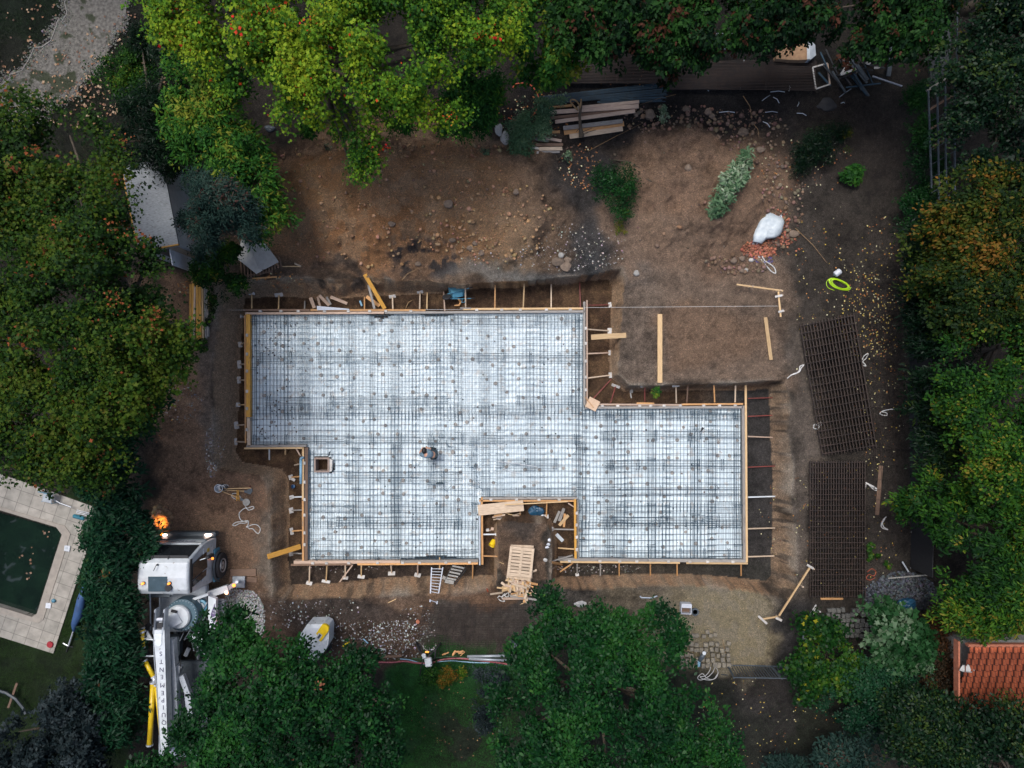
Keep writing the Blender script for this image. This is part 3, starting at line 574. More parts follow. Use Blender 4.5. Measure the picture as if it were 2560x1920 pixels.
o = np_mesh('membrane', np.stack([SX.ravel(), SY.ravel(), SZ.ravel()], 1), np.stack([a0, a0+1, a0+nx_+1, a0+nx_], 1), mm_, smooth=True)
tag(o, 'crinkled white plastic membrane spread over the whole slab inside the formwork', 'membrane')

k = MB(); nn_ = 8; k.cyl((0, 0, 0), .078, .05, nn_, .07)
sp0 = None; cnt = 0
for jx in range(0, 32):
    for jy in range(0, 17):
        px = 634+jx*40.5+random.uniform(-16, 16)+(jy % 2)*18; py = 796+jy*37.5+random.uniform(-13, 13); p = P(px, py, ZS+.02)
        if not inslab(p.x, p.y, ZS, -7) or random.random() < .27 or math.hypot(px-804, py-1160) < 30: continue
        if sp0 is None: sp0 = k.build('spacer_block', M['spacer'], org=(0, 0, 0)); c = sp0; c.location = p
        else: c = copy_obj(sp0, p)
        c.rotation_euler = (0, 0, random.uniform(0, 3)); s_ = random.uniform(.85, 1.2); c.scale = (s_, s_*random.uniform(.8, 1.1), 1)
        tag(c, 'small grey concrete spacer block lying on the white membrane under the steel mesh', 'spacer block', 'spacer blocks under the slab mesh')
def bars(segs, r):
    """segs list of (a,b): square bars, one mesh."""
    mb = MB()
    for a, b_ in segs: mb.tube([a, b_], r, 4)
    return mb
def clip_line(p0, p1, z, g):
    n_ = int(max(abs(p1[0]-p0[0]), abs(p1[1]-p0[1]))/.04)+1; t = np.linspace(0, 1, n_+1)
    x = p0[0]+(p1[0]-p0[0])*t; y = p0[1]+(p1[1]-p0[1])*t; m = inslab(x, y, z, g)
    m &= ~((np.abs(x-P(804, 0, z).x) < .27) & (np.abs(y-P(0, 1161, z).y) < .27))
    out = []; i = 0
    while i < len(m):
        if m[i]:
            j = i
            while j+1 < len(m) and m[j+1]: j += 1
            if j-i > 3: out.append((Vector((x[i], y[i], z)), Vector((x[j], y[j], z))))
            i = j+1
        else: i += 1
    return out
def mesh_layer(z, x0, y0, pw, ph, ovx, ovy, label, group, r, dx=.15, dy=.25):
    nxs, nys = 14, 4
    for i in range(nxs):
        for j in range(nys):
            ax = x0+i*(pw-ovx)+random.uniform(-.03, .03); ay = y0-j*(ph-ovy)+random.uniform(-.05, .05); segs = []
            zz = z+.008*((i+j) % 2)
            xx = ax+.05
            while xx < ax+pw:
                sk = random.uniform(-.012, .012); segs += clip_line((xx, ay), (xx+sk, ay-ph), zz, -3); xx += dx
            yy = ay-.08
            while yy > ay-ph: sk = random.uniform(-.02, .02); segs += clip_line((ax, yy), (ax+pw, yy+sk), zz+.016, -3); yy -= dy
            if len(segs) > 6: tag(bars(segs, r).build('rebar_mesh', M['steel']), label, 'rebar mesh', group)
mesh_layer(ZS+.06, -11.6, 3.45, 2.15, 5.0, .33, .35, 'blue-grey steel mesh sheet of the lower layer lying on the white membrane', 'lower layer of slab mesh', .0062)
mesh_layer(ZS+.17, -11.0, 3.30, 2.35, 4.6, .42, .40, 'blue-grey steel mesh sheet of the upper layer above the white membrane', 'upper layer of slab mesh', .0072)
# bar cages: (x0,y0,x1,y1) in photo pixels along their middle line
CG = [(628,800,1450,800),(640,894,776,894),(790,895,1100,893),(1120,893,1455,893),(662,1003,775,1004),(820,1002,1120,1000),(1290,1000,1450,1001),(628,1100,860,1100),(860,1098,1215,1097),(1215,1098,1455,1098),
 (860,1192,1155,1190),(1240,1160,1394,1160),(840,1304,1150,1303),(780,1388,1190,1386),(1184,1090,1185,1255),(1450,785,1451,1115),(1452,1110,1453,1395),(631,790,632,1105),(772,1125,773,1395),(1188,1255,1189,1398),
 (1475,1034,1850,1034),(1500,1088,1850,1088),(1515,1162,1850,1162),(1480,1228,1850,1228),(1500,1304,1850,1304),(1475,1386,1850,1386),(1524,1025,1525,1395),(1628,1025,1629,1395),(1738,1025,1739,1395),(1846,1025,1847,1395),(1205,1233,1440,1233),(1078,1095,1079,1250),(888,1110,889,1300),(990,1110,991,1390)]
for q, (a, b_, c, d) in enumerate(CG):
    hor = abs(c-a) > abs(d-b_); ln = abs(c-a) if hor else abs(d-b_); segs = []; z0 = ZS+.20
    offs = (-10, -3, 4, 10) if hor else ((-11, -6, -1, 5, 11) if ln > 200 else (-7, 0, 7))
    for of in offs:
        u = (P(a, b_+of, z0), P(c, d+of+random.uniform(-2, 2), z0)) if hor else (P(a+of, b_, z0), P(c+of+random.uniform(-2, 2), d, z0)); segs.append(u)
    st = 40 if hor else 62; t = random.uniform(5, 20)
    while t < ln:
        f = t/ln; cx, cy = a+(c-a)*f, b_+(d-b_)*f
        for e in (-2.5, 2.5):
            sk = random.uniform(-2, 2)
            if hor: pa, pb = (cx+e, cy-13), (cx+e+sk, cy+13)
            else: pa, pb = (cx-10, cy+e), (cx+10, cy+e+sk)
            A, B = P(*pa, z0+.02), P(*pb, z0+.02); segs += [(A, B), (A, A-Vector((0, 0, .12))), (B, B-Vector((0, 0, .12)))]
        t += st*random.uniform(1.5, 2.1)
    tag(bars(segs, .010).build('rebar_cage', M['steel']), 'long steel reinforcing bars tied with short stirrups, laid on top of the slab mesh', 'rebar cage', 'stirrup cages on the slab mesh')
# untidy starter bars and offcuts
for (cx, cy, k_, rx_, ry_) in [(1185,1180,26,14,70),(1100,1105,22,20,24),(1085,1175,12,16,30),(1530,1300,16,30,14),(1640,1300,22,32,18),(1745,1300,16,22,16),(1525,1088,12,24,14),(1740,1090,12,20,30),(1100,1215,14,34,10),(1450,1120,10,14,16),(1447,1270,10,10,60)]:
    segs = []
    for _ in range(k_):
        x0, y0 = cx+random.uniform(-rx_, rx_), cy+random.uniform(-ry_, ry_); an = random.choice([0, 0, 1.57, 1.57, random.uniform(0, 3.1)]); ll = random.uniform(8, 20)
        segs.append((P(x0, y0, ZS+.22), P(x0+math.cos(an)*ll, y0+math.sin(an)*ll, ZS+.24)))
    tag(bars(segs, .010).build('tie_bar_bundle', M['steel']), 'tangle of short cut steel bars and tie ends on the slab mesh', 'steel bars', 'short bar tangles on the slab mesh')

# inspection shaft in the slab
t = thing('inspection_shaft', 'square brick shaft with dark opening standing in the white slab', 'shaft', P(804, 1160, ZS))
mb = MB(); z1 = ZS+.30
a, b_, c, d = P(785, 1144, z1).x, P(823, 0, z1).x, P(0, 1144, z1).y, P(0, 1181, z1).y; wth = .07
mb.box(((a+b_)/2, c-wth/2, ZS+.05), (b_-a, wth, .5)); mb.box(((a+b_)/2, d+wth/2, ZS+.05), (b_-a, wth, .5)); mb.box((a+wth/2, (c+d)/2, ZS+.052), (wth, c-d-2*wth, .5)); mb.box((b_-wth/2, (c+d)/2, ZS+.052), (wth, c-d-2*wth, .5))
mb.build('brick_wall', mat('shaft_brick', (.33, .24, .19), (.25, .19, .16), .9, 14), t)
mb = MB(); mb.box(((a+b_)/2, (c+d)/2, ZS-.9), (b_-a-2*wth, c-d-2*wth, .02)); mb.build('shaft_floor', M['dgrey'], t)
mb = MB(); mb.tube([P(822, 1140, z1), P(824, 1131, z1+.05), P(826, 1129, z1+.05)], .03, 6); mb.build('valve_pipe', M['dgrey'], t)
mb = MB(); mb.prism([tuple(P(*q, z1-.04)[:2]) for q in ((823, 1146), (831, 1150), (829, 1178), (823, 1180))], ZS+.03, z1-.04); mb.build('side_flange', M['plate'], t)

# ------------------------------------------------------------ formwork
FW = [ # x0,y0,x1,y1,w px,mat,z,label
 (612,783.5,960,781.5,6,'pink',ZF,'grey-pink formwork board along the top edge of the slab, left half'),(962,781.5,1462,778.5,6,'grey',ZF,'grey formwork board along the top edge of the slab, right half'),
 (608,775,774,775,5,'brownw',ZF+.03,'dark brown waler outside the top formwork, at the left corner'),(776,775,1064,775.5,5,'orange',ZF+.03,'orange waler outside the top formwork beside the white wrap'),(1158,772.5,1458,771,5,'fresh',ZF+.03,'yellowish waler outside the top formwork beneath the blue wheelbarrow'),
 (620,785,620.5,1043,10,'yellow',ZF+.01,'wide yellow formwork board on the left side of the slab'),(621,1045,622,1116,8,'pale',ZF,'pale grey formwork board below the wide yellow one on the left side'),(612,788,613.5,1108,4,'orange',ZF+.03,'thin orange waler outside the left formwork'),
 (616,1116,766,1114.5,6,'grey',ZF,'grey formwork board of the lower edge of the left wing'),(610,1121,757,1120,4.5,'fresh',ZF+.03,'yellowish waler just below the left wing, above the trench corner'),
 (766,1119,765,1403,8,'brownw',ZF,'brown formwork board on the left of the lower wing'),(757.5,1119,757,1250,5,'fresh',ZF+.03,'upper yellowish waler outside the lower left formwork, by the grey pipe'),(757,1252,757.5,1402,5,'orange',ZF+.03,'lower orange waler outside the lower left formwork'),
 (734,1406,1000,1405,8,'pink',ZF,'pinkish formwork board along the bottom of the lower wing, left length'),(1001,1405,1196,1402.5,8,'grey',ZF,'grey formwork board along the bottom of the lower wing above the ladder'),
 (727,1412.5,880,1411,5,'brownw',ZF+.03,'brown waler at the bottom left corner of the formwork'),(893,1411,1195,1409,5,'orange',ZF+.03,'orange waler above the top of the aluminium ladder'),
 (1199.5,1249,1199.5,1413,3.5,'lgrey',ZF,'thin grey formwork edge on the left of the notch'),(1204.5,1243,1206,1412,5,'orange',ZF+.03,'orange post-like waler on the left of the notch'),
 (1203,1246,1443,1245.5,6,'grey',ZF,'grey formwork board across the head of the notch'),(1198,1252,1435,1252.5,4,'orange',ZF+.03,'orange waler across the head of the notch'),
 (1437.5,1248,1439,1397,6,'yellow',ZF+.03,'bright yellow waler on the right of the notch'),(1445,1249,1446,1396,3.5,'grey',ZF,'thin grey formwork edge on the right of the notch'),
 (1396,1399,1620,1401,8,'grey',ZF,'grey formwork board at the bottom of the right wing, left length'),(1621,1401,1868,1403,8,'grey',ZF,'grey formwork board at the bottom of the right wing, right length'),
 (1400,1405,1700,1407.5,4.5,'fresh',ZF+.03,'yellow waler below the right wing beside the notch'),(1716,1408,1870,1409,4.5,'fresh',ZF+.03,'yellow waler at the bottom right corner of the formwork'),
 (1858,1014,1862,1400,7,'grey',ZF,'grey formwork board on the right side of the slab'),(1864.5,950,1867.5,1406,5,'fresh',ZF+.035,'yellowish waler running the full right side and over the trench'),
 (1462,1019,1857,1018,6,'grey',ZF,'grey formwork board along the top of the right wing'),(1484,1011,1702,1012.5,4.5,'pink',ZF+.03,'pinkish waler along the top of the right wing, left length'),(1704,1011,1858,1010,4.5,'orange',ZF+.03,'orange waler along the top of the right wing, right length'),(1592,1008,1636,1008.5,4,'orange',ZF+.05,'short doubled batten on the pinkish waler of the right wing'),
 (1461,754,1461.5,1014,5,'grey',ZF,'grey formwork board on the right of the upper block'),(1467.5,750,1468,1010,4,'pink',ZF+.03,'pinkish waler on the right of the upper block'),(1150,770,1178,770.5,3,'grey',ZF+.05,'short grey batten under the wheelbarrow prop')]
for a, b_, c, d, w_, m_, z, lb in FW:
    plank(P(a, b_, z), P(c, d, z), px2m(w_, z), .30 if z == ZF or w_ > 9 else .08, M[m_], 'formwork_board', lb, 'board')
# cleats between board and waler
cl0 = None
for (x0, y0, x1, y1, k_) in [(630,778,770,778,3),(790,778,1050,778,5),(1165,775,1450,774,5),(1202,1249,1430,1249,4),(1490,1015,1850,1014,9),(742,1408.5,1190,1406,8),(1405,1402.5,1860,1405,8),(1464.5,800,1464.5,1000,5),(617,815,617,1090,6),(761,1140,761,1390,6),(1442,1270,1442,1390,4)]:
    for i in range(k_):
        f = (i+.5)/k_+random.uniform(-.03, .03); p = P(x0+(x1-x0)*f, y0+(y1-y0)*f, ZF+.036)
        if cl0 is None: cl0 = MB().bevbox((0, 0, -.06), (.13, .10, .14), .01).build('cleat', M['plate'], org=(0, 0, 0)); c = cl0; c.location = p
        else: c = copy_obj(cl0, p, 0 if y0 == y1 or abs(x1-x0) > 20 else R(90))
        tag(c, 'small pale wood cleat wedged between a formwork board and its waler', 'cleat', 'cleats along the formwork')
# props bracing the formwork against the pit wall
def prop(a, b_, m_, pad, label, wd=.06, group=None, tilt=None):
    A = P(*a, ZF-.04); B = G(*b_, .05)
    if B.z > ZF+.35: B.z = ZF+.35; B = P(b_[0], b_[1], B.z)
    t = thing('formwork_prop', label, 'prop', B, group)
    mb = MB(); boxr(mb, A, B, wd, wd*.8); mb.build('pole', M[m_], t)
    if pad:
        d = (A-B).normalized(); c = B-d*.02; u = Vector((-d.y, d.x, 0)).normalized()
        nrm = Vector((d.x, d.y, 0)).normalized()*.55+Vector((0, 0, .83)); nrm.normalize(); v = nrm.cross(u)
        mt = Matrix((u, v, nrm)).transposed(); ang = Matrix.Rotation(tilt if tilt is not None else random.uniform(-.12, .12), 3, 'Z')
        MB().bevbox(c, (pad*random.uniform(.85, 1.1), .19*random.uniform(.6, 1.1), .03), .006, mt @ ang).build('foot_pad', M['plate'], t)
    return t
PR = {'the top edge of the slab': [(629,772,629,735,'fresh',.30),(696,772,697,738,'fresh',.38),(761,772,762,752,'grey',0),(911,773,911,742,'orange',0),(982,772,981,742,'pale',.32),(1049,772,1050,730,'pale',.30),(1067,772,1068,731,'fresh',0),(1112,778,1109,728,'pink',0),(1164,769,1163,703,'pale',.42),(1237,770,1238,703,'orange',.30),(1308,769,1311,703,'fresh',.28),(1378,769,1378,703,'pale',.26),(1451,768,1449,699,'redm',.27)],
 'the right side of the upper block': [(1469,763,1524,762,'redm',.22),(1469,823,1523,827,'pale',.25),(1469,884,1523,882,'pink',.25),(1469,945,1525,938,'pale',.24)],
 'the top edge of the right wing': [(1478,1002,1528,948,'redm',0),(1526,1008,1539,966,'redm',.36),(1612,1005,1612,965,'redm',.42),(1691,1008,1690,964,'pale',.36),(1717,1007,1720,963,'brownw',0),(1787,1006,1785,963,'orange',0),(1838,1006,1839,963,'pale',0)],
 'the right side of the right wing': [(1870,996,1934,994,'redm',0),(1870,1041,1934,1038,'redm',0),(1870,1091,1938,1094,'pink',0),(1870,1168,1938,1165,'redm',0),(1871,1243,1940,1241,'white',0),(1870,1322,1938,1320,'pale',0),(1870,1392,1936,1390,'pale',0)],
 'the bottom edge of the right wing': [(1443,1411,1443,1436,'grey',.14),(1501,1411,1501,1440,'grey',0),(1548,1411,1548,1440,'orange',0),(1626,1411,1626,1446,'orange',0),(1693,1411,1693,1442,'orange',0),(1853,1412,1853,1440,'orange',0)],
 'the bottom edge of the lower wing': [(774,1415,773,1457,'pale',.30),(817,1415,815,1453,'fresh',.36),(863,1414,863,1444,'pale',.28),(903,1414,903,1441,'fresh',.34),(977,1413,979,1433,'pale',.30),(1044,1413,1044,1437,'pink',.28),(1182,1412,1181,1450,'orange',.28)],
 'the left side of the lower wing': [(754,1159,735,1163,'pale',0),(754,1191,728,1193,'orange',.22),(754,1242,730,1243,'white',.18),(754,1275,729,1276,'grey',.22),(754,1326,730,1328,'orange',.30),(754,1384,728,1383,'grey',.28)],
 'the left side of the left wing': [(610,792,603,791,'white',.16),(610,857,601,861,'pale',.24),(610,910,599,911,'pale',.34),(610,950,598,950,'pale',.32),(611,1012,596,1012,'fresh',.2),(611,1062,592,1063,'pale',.30),(611,1105,590,1104,'pale',.28)],
 'the notch': [(1206,1336,1240,1336,'white',.14),(1207,1390,1243,1391,'orange',0),(1435,1324,1381,1323,'grey',.2),(1435,1373,1395,1370,'fresh',0),(1367,1254,1366,1291,'orange',.22),(1301,1264,1300,1296,'orange',.14),(1432,1388,1374,1405,'grey',0),(1192+525-1300+640,0,0,0,'',0)][:7],
 'the lower edge of the left wing': [(673,1123,673,1150,'white',0),(713,1123,713,1137,'fresh',0)]}
CN = dict(fresh='yellowish', grey='grey', orange='orange', pale='pale', pink='pinkish', redm='red', brownw='brown', white='white')
for side, lst in PR.items():
    for i, (a, b_, c, d, m_, pad) in enumerate(lst):
        prop((a, b_), (c, d), m_, pad, f'{CN[m_]} {"prop with a flat foot pad" if pad else "bare prop"}, {ORD[i]} along {side}', .055 if m_ != 'redm' else .04, 'props bracing the formwork')
for a, b_, c, d, lb in [(1420,1258,1436,1268,'short grey corner brace in the upper right corner of the notch'),(741,1123,751,1140,'short pale corner brace beside the grey drain pipe'),(881,1413,849,1455,'long brown diagonal brace at the bottom left beside the third prop')]:
    plank(P(a, b_, ZF+.02), P(c, d, ZF-.02), .055, .03, M['pink'], 'brace', lb, 'brace')
plank(P(1475.5, 1022.5, ZF+.10), P(1488, 998, ZF+.12), .50, .02, M['ply'], 'plywood_offcut', 'square plywood offcut laid over the inner corner between the two wings', 'plywood')
plank(P(1462, 992, ZF+.14), P(1484, 1019, ZF+.15), .03, .02, M['orange'], 'batten', 'thin batten lying on the square plywood offcut', 'batten')

# ------------------------------------------------------------ loose boards (x0,y0,z0,x1,y1,z1,w px,thick,mat,label); z above ground g or absolute
def gp(x, y, dz): return G(x, y, dz)
LB = [
 (912,686,.06,962,772,'F',10,.05,'yellow','long yellow plank leaning from the top rim of the pit down to the formwork'),
 (921,712,.10,936,772,'F',6,.04,'grey','narrow weathered plank leaning beside the long yellow plank'),
 (916,741,.06,949,765,.10,9,.04,'orange','short orange board lying crossed under the weathered plank'),
 (776,744,.12,786,770,.08,9,.04,'pink','short grey board, leftmost of those leaning behind the white wrap'),(794,742,.12,800,766,.08,6,.04,'pink','short narrow board second from left behind the white wrap'),
 (798,738,.20,823,764,.10,8,.04,'pink','short wide board third from left behind the white wrap'),(816,742,.14,827,762,.08,6,.04,'grey','short dark board fourth from left behind the white wrap'),(826,742,.22,868,759,.10,8,.04,'pink','short board lying flattest and rightmost behind the white wrap'),
 (1650,785,.06,1650,957,.06,12,.05,'fresh','long light board lying on the earth bench, nearest the pit'),(1914,793,.06,1928,900,.06,9,.05,'fresh','shorter light board lying on the earth bench by the string line'),
 (1478,843,1.32,1566,838,.10,13,.05,'fresh','yellow-grey plank bridging the narrow trench on the right of the upper block'),
 (669,1392,.08,752,1366,'F',13,.05,'yellow','yellow plank with red tip bridging the trench at the lower left'),
 (2203,1164,.05,2193,1288,.05,10,.05,'brownw','long brown plank on the dark soil beside the lower mesh stack'),
 (2052,1497,.05,2108,1497,.05,5,.05,'orange','short reddish board at the foot of the lower mesh stack'),
 (1410,1271,.10,1398,1303,.06,8,.04,'grey','dark grey board lying in the right half of the notch'),(1399,1278,.08,1386,1307,.06,7,.04,'grey','darker narrow board leaning left in the notch'),(1421,1288,.10,1398,1314,.06,8,.04,'fresh','yellow split board lying lowest in the right half of the notch'),(1412,1284,.05,1410,1318,.04,6,.03,'orange','orange board under the yellow split board in the notch'),
 (1380,1407,.06,1407,1412,.06,6,.05,'orange','short orange offcut below the notch corner'),(1432,1408,.10,1400,1430,.06,4,.04,'orange','thin orange stick slanting below the notch corner'),(1392,1414,.06,1376,1428,.05,3,.03,'pink','thin grey stick below the notch corner'),(1393,1416,.05,1415,1427,.05,3,.03,'brownw','thin brown stick crossing under the orange stick'),
 (1262,1262,.86,1420,1254,.7,3,.03,'fresh','long thin lath slanting across the head of the notch'),
 (1099,1394,.5,1099,1425,.3,3,.03,'fresh','narrow yellow lath hanging over the bottom formwork near the ladder'),
 (475,705,.05,523,705,.05,6,.06,'orange','cross batten at the head of the yellow board stack'),(521,712,.25,521,775,.25,3,.04,'fresh','thin edge lath right of the yellow board stack'),
 (530,703,.10,692,692,.10,4,.04,'orange','thin orange board lying along the top left rim of the pit'),(598,692,.06,682,678,.06,5,.04,'brownw','dark board below the grey tarp'),(706,666,.05,752,666,.05,3,.03,'fresh','thin lath right of the grey tarp'),(684,656,.08,697,665,.08,4,.03,'orange','small offcut at the right tip of the grey tarp'),(736,658,.08,753,666,.05,4,.03,'pale','pale offcut at the end of the thin lath by the grey tarp'),
 (930,1645,.08,1005,1640,.08,6,.05,'brownw','old board beside the pale hose at the lawn edge'),
]
for x0, y0, z0, x1, y1, z1, w_, th, m_, lb in LB:
    A = gp(x0, y0, z0); B = P(x1, y1, ZF+.03) if z1 == 'F' else gp(x1, y1, z1)
    plank(A, B, px2m(w_), th, M[m_], 'plank', lb)
# wide board over the notch
plank(P(1195, 1276, ZF+.09), P(1309, 1264, ZF+.09), px2m(27, ZF), .04, M['pale'], 'plank', 'very wide pinkish board laid across the upper left corner of the notch')
# lumber stack at the top
LS = [(1444,269,.30,1598,254,.30,8,'pink','weathered board, topmost in the photo of the timber stack'),(1365,281,.24,1597,265,.30,10,'pink','long weathered board, second from the top of the timber stack'),(1372,295,.16,1592,272,.24,7,'brownw','dark edge board under the long ones of the timber stack'),
 (1388,304,.30,1588,277,.30,9,'pink','long board in the middle of the timber stack, orange at its left end'),(1360,270,.10,1430,263,.14,6,'orange','short orange board at the upper left of the timber stack'),(1344,313,.10,1378,305,.14,10,'orange','orange board end sticking out left under the weeds'),
 (1408,320,.22,1557,302,.22,10,'grey','pale grey board with knots, first below the gap in the timber stack'),(1410,331,.08,1560,309,.08,12,'orange','board hidden under the pale grey one of the timber stack'),(1424,341,.12,1557,321,.14,12,'pale','pale board lowest of the long ones in the timber stack'),
 (1352,332,.10,1400,329,.12,7,'orange','short orange board in the weeds left of the timber stack'),(1355,343,.16,1404,352,.16,7,'pink','short board slanting down right, left of the timber stack'),(1338,347,.08,1372,352,.08,8,'grey','short grey board under the slanting one'),(1340,362,.16,1408,361,.16,7,'brownw','short dark board above the lowest one by the weeds'),(1348,372,.14,1406,371,.14,9,'pale','short pale board, widest of the short ones by the weeds'),(1342,381,.06,1400,379,.06,6,'grey','short grey board at the very bottom by the weeds'),(1330,368,.08,1352,372,.08,6,'plate','small pale offcut left of the short boards')]
for x0, y0, z0, x1, y1, z1, w_, m_, lb in LS:
    plank(G(x0, y0, z0), G(x1, y1, z1), px2m(w_), .06, M[m_], 'plank', lb, group='weathered boards of the timber stack')
# yellow panels on the left
YB = [(476,710,476,848,5),(482,708,482,848,5),(487,715,484,848,4),(493,708,493,849,6),(499,708,500,849,6),(505,711,507,848,4),(511,716,514,846,4),(516,720,519,842,4)]
for i, (x0, y0, x1, y1, w_) in enumerate(YB):
    plank(G(x0, y0, .34-.02*abs(i-3)), G(x1, y1, .34-.02*abs(i-3)), px2m(w_+.6), .12 if i != 2 else .05, M['yellow' if i in (0, 1, 3, 4) else 'pale' if i == 2 else 'grey' if i > 5 else 'fresh'], 'formwork_beam', f'{"yellow" if i in (0,1,3,4) else "pale"} formwork beam, {ORD[i]} from the left of the stack under the left tree', 'beam', 'stacked yellow formwork beams')
# profile boards
def peg_frame(name, label, rails, pegs, zt=.55):
    t = thing(name, label, 'profile frame', G(*rails[0][:2]))
    for a, b_, c, d, w_ in rails:
        mb = MB(); boxr(mb, G(a, b_, zt), G(c, d, zt), px2m(w_), .06); mb.build('rail', M['fresh'], t)
    for a, b_ in pegs:
        mb = MB(); mb.box(G(a, b_, zt/2-.02), (.05, .05, zt+.1)); mb.build('peg', M['pale'], t)
    return t
peg_frame('profile_frame', 'corner profile frame of thin boards on pegs beyond the earth bench', [(1842,711,1958,727,4),(1946,729,1952,792,4)], [(1876,718),(1950,740),(1953,780),(1945,728)])
peg_frame('profile_frame', 'long slanting profile frame at the lower right corner of the pit', [(2027,1416,1948,1540,4),(1944,1542,1900,1549,4)], [(2027,1418),(1946,1543),(1908,1549),(2000,1462)])
for a, b_, c, d in [(2018,1412,2034,1422),(1896,1540,1918,1560),(1940,1545,1955,1552),(1938,742,1956,738),(1946,780,1960,776)]:
    plank(G(a, b_, .62), G(c, d, .60), .09, .03, M['plate'], 'peg_board', f'pale scrap board nailed across the profile frame near {"the lower right corner" if b_ > 1000 else "the lime hose"} {"end" if a in (2018, 1938) else "knee" if a in (1940,1946) else "far end"}', 'board')
for a, b_, c, d, lb in [(1462,769,1946,765,'taut white string line running from the formwork to the profile frame'),(540,775,612,775,'short white string line at the upper left corner of the formwork'),(1064,774,1158,774,'white string stretched between the two walers under the wheelbarrow')]:
    tag(MB().tube([P(a, b_, ZF+(.85 if c > 1500 else .1)), P(c, d, ZF+.1) if c < 1500 else G(c, d, .5)], .008, 4).build('string_line', M['rope']), lb, 'string')
# ------------------------------------------------------------ steel stacks outside
def flat_mesh(c4, nu, nv, z, r, label, group=None, m='rust', sub=1, name='rebar_mesh'):
    """c4 photo corners tl,tr,br,bl; nu bars down the sheet, nv bars across it"""
    q = [G(*p, z) for p in c4]; zz = max(v.z for v in q)
    for v in q: v.z = zz if zz-v.z > .3 else v.z
    segs = []
    for i in range(nu):
        f = i/(nu-1); segs.append((q[0].lerp(q[1], f), q[3].lerp(q[2], f)))
    for j in range(nv):
        f = (j+.3)/(nv-.4); u = Vector((0, 0, r*1.6)); segs.append((q[0].lerp(q[3], f)+u, q[1].lerp(q[2], f)+u))
    mb = bars(segs[:nu], r)
    for a, b_ in segs[nu:]: mb.tube([a, b_], r*.8, 4)
    return tag(mb.build(name, M[m]), label, 'rebar mesh', group)
WH = 'top second third fourth lowest'.split()
for i in range(4):
    d = i*.5
    flat_mesh([(2000+d, 809+i), (2133+d, 784-i), (2190+d, 1118+i), (2057-d, 1141-i)], 18, 18, .24-.05*i, .016, f'{WH[i]} dark mesh sheet of the tilted upper stack right of the pit', 'dark mesh sheets of the tilted stack')
for i in range(4):
    d = i*.5
    flat_mesh([(2025+d, 1152), (2162+d, 1152), (2163-d, 1494), (2025-d, 1494)], 22, 26, .26-.05*i, .015, f'{WH[i]} dark mesh sheet of the straight lower stack right of the pit', 'dark mesh sheets of the straight stack')
flat_mesh([(2140, 760), (2245, 770), (2250, 1140), (2180, 1150)], 7, 16, .05, .010, 'thin dark mesh sheet lying among yellow leaves right of the tilted stack')
flat_mesh([(2168, 1010), (2236, 1010), (2240, 1360), (2170, 1360)], 5, 14, .05, .009, 'thin dark mesh sheet under the long brown plank')
for i, (dx, dy) in enumerate([(0, 0), (5, 4), (-4, 8)]):
    flat_mesh([(1062+dx, 1508+dy), (1350+dx, 1508+dy), (1352+dx, 1604+dy), (1045+dx, 1606+dy)], 15, 12, .13-.04*i, .009, f'{WH[i]} mesh sheet of the flat stack below the ladder foot', 'mesh sheets below the ladder')
for i, (dx, dy) in enumerate([(0, 0), (6, 5)]):
    flat_mesh([(1070+dx, 1590+dy), (1296+dx, 1590+dy), (1292+dx, 1650+dy), (1062+dx, 1648+dy)], 10, 12, .10-.04*i, .008, f'{WH[i]} mesh sheet lying over the green grass above the hoses', 'mesh sheets over the grass')
for i in range(3):
    flat_mesh([(1420+i*6, 132+i*2), (1665+i*5, 140+i*2), (1665+i*3, 210-i*2), (1418-i*3, 208+i*2)], 3, 20, .25-.06*i, .020, f'{WH[i]} dark mesh sheet of the long stack above the timber, left half', 'dark mesh sheets above the timber')
for i in range(3):
    flat_mesh([(1668+i*4, 155+i*3), (2035+i*3, 150+i*2), (2040-i*3, 228-i), (1670-i*2, 222+i*2)], 4, 20, .25-.06*i, .020, f'{WH[i]} dark mesh sheet of the long stack below the cedars, right half', 'dark mesh sheets below the cedars')
def bundle(a, b_, n_, r, label, spread=.12, sag=.0):
    A, B = G(*a, .05), G(*b_, .05); u = (B-A).normalized(); v = Vector((-u.y, u.x, 0)); segs = []
    for i in range(n_):
        o = v*spread*(i/(n_-1)-.5)*2+Vector((0, 0, .02+.03*math.sin(i*2.1))); sh = u*random.uniform(-.15, .15); w2 = v*random.uniform(-.03, .03)
        segs.append((A+o+sh, B+o*1.2+sh+w2))
    return tag(bars(segs, r).build('steel_bar_bundle', M['steel']), label, 'steel bars')
bundle((1345, 253), (1664, 221), 22, .016, 'long bundle of blue-black steel bars, upper one behind the timber stack', .17)
bundle((1500, 252), (1660, 244), 14, .016, 'shorter bundle of blue-black steel bars partly under the timber stack', .12)
flat_mesh([(2122, 662), (2128, 660), (2150, 808), (2142, 810)], 3, 4, .05, .010, 'few dark rusty bars lying beside the lime hose', name='steel_bar_bundle')

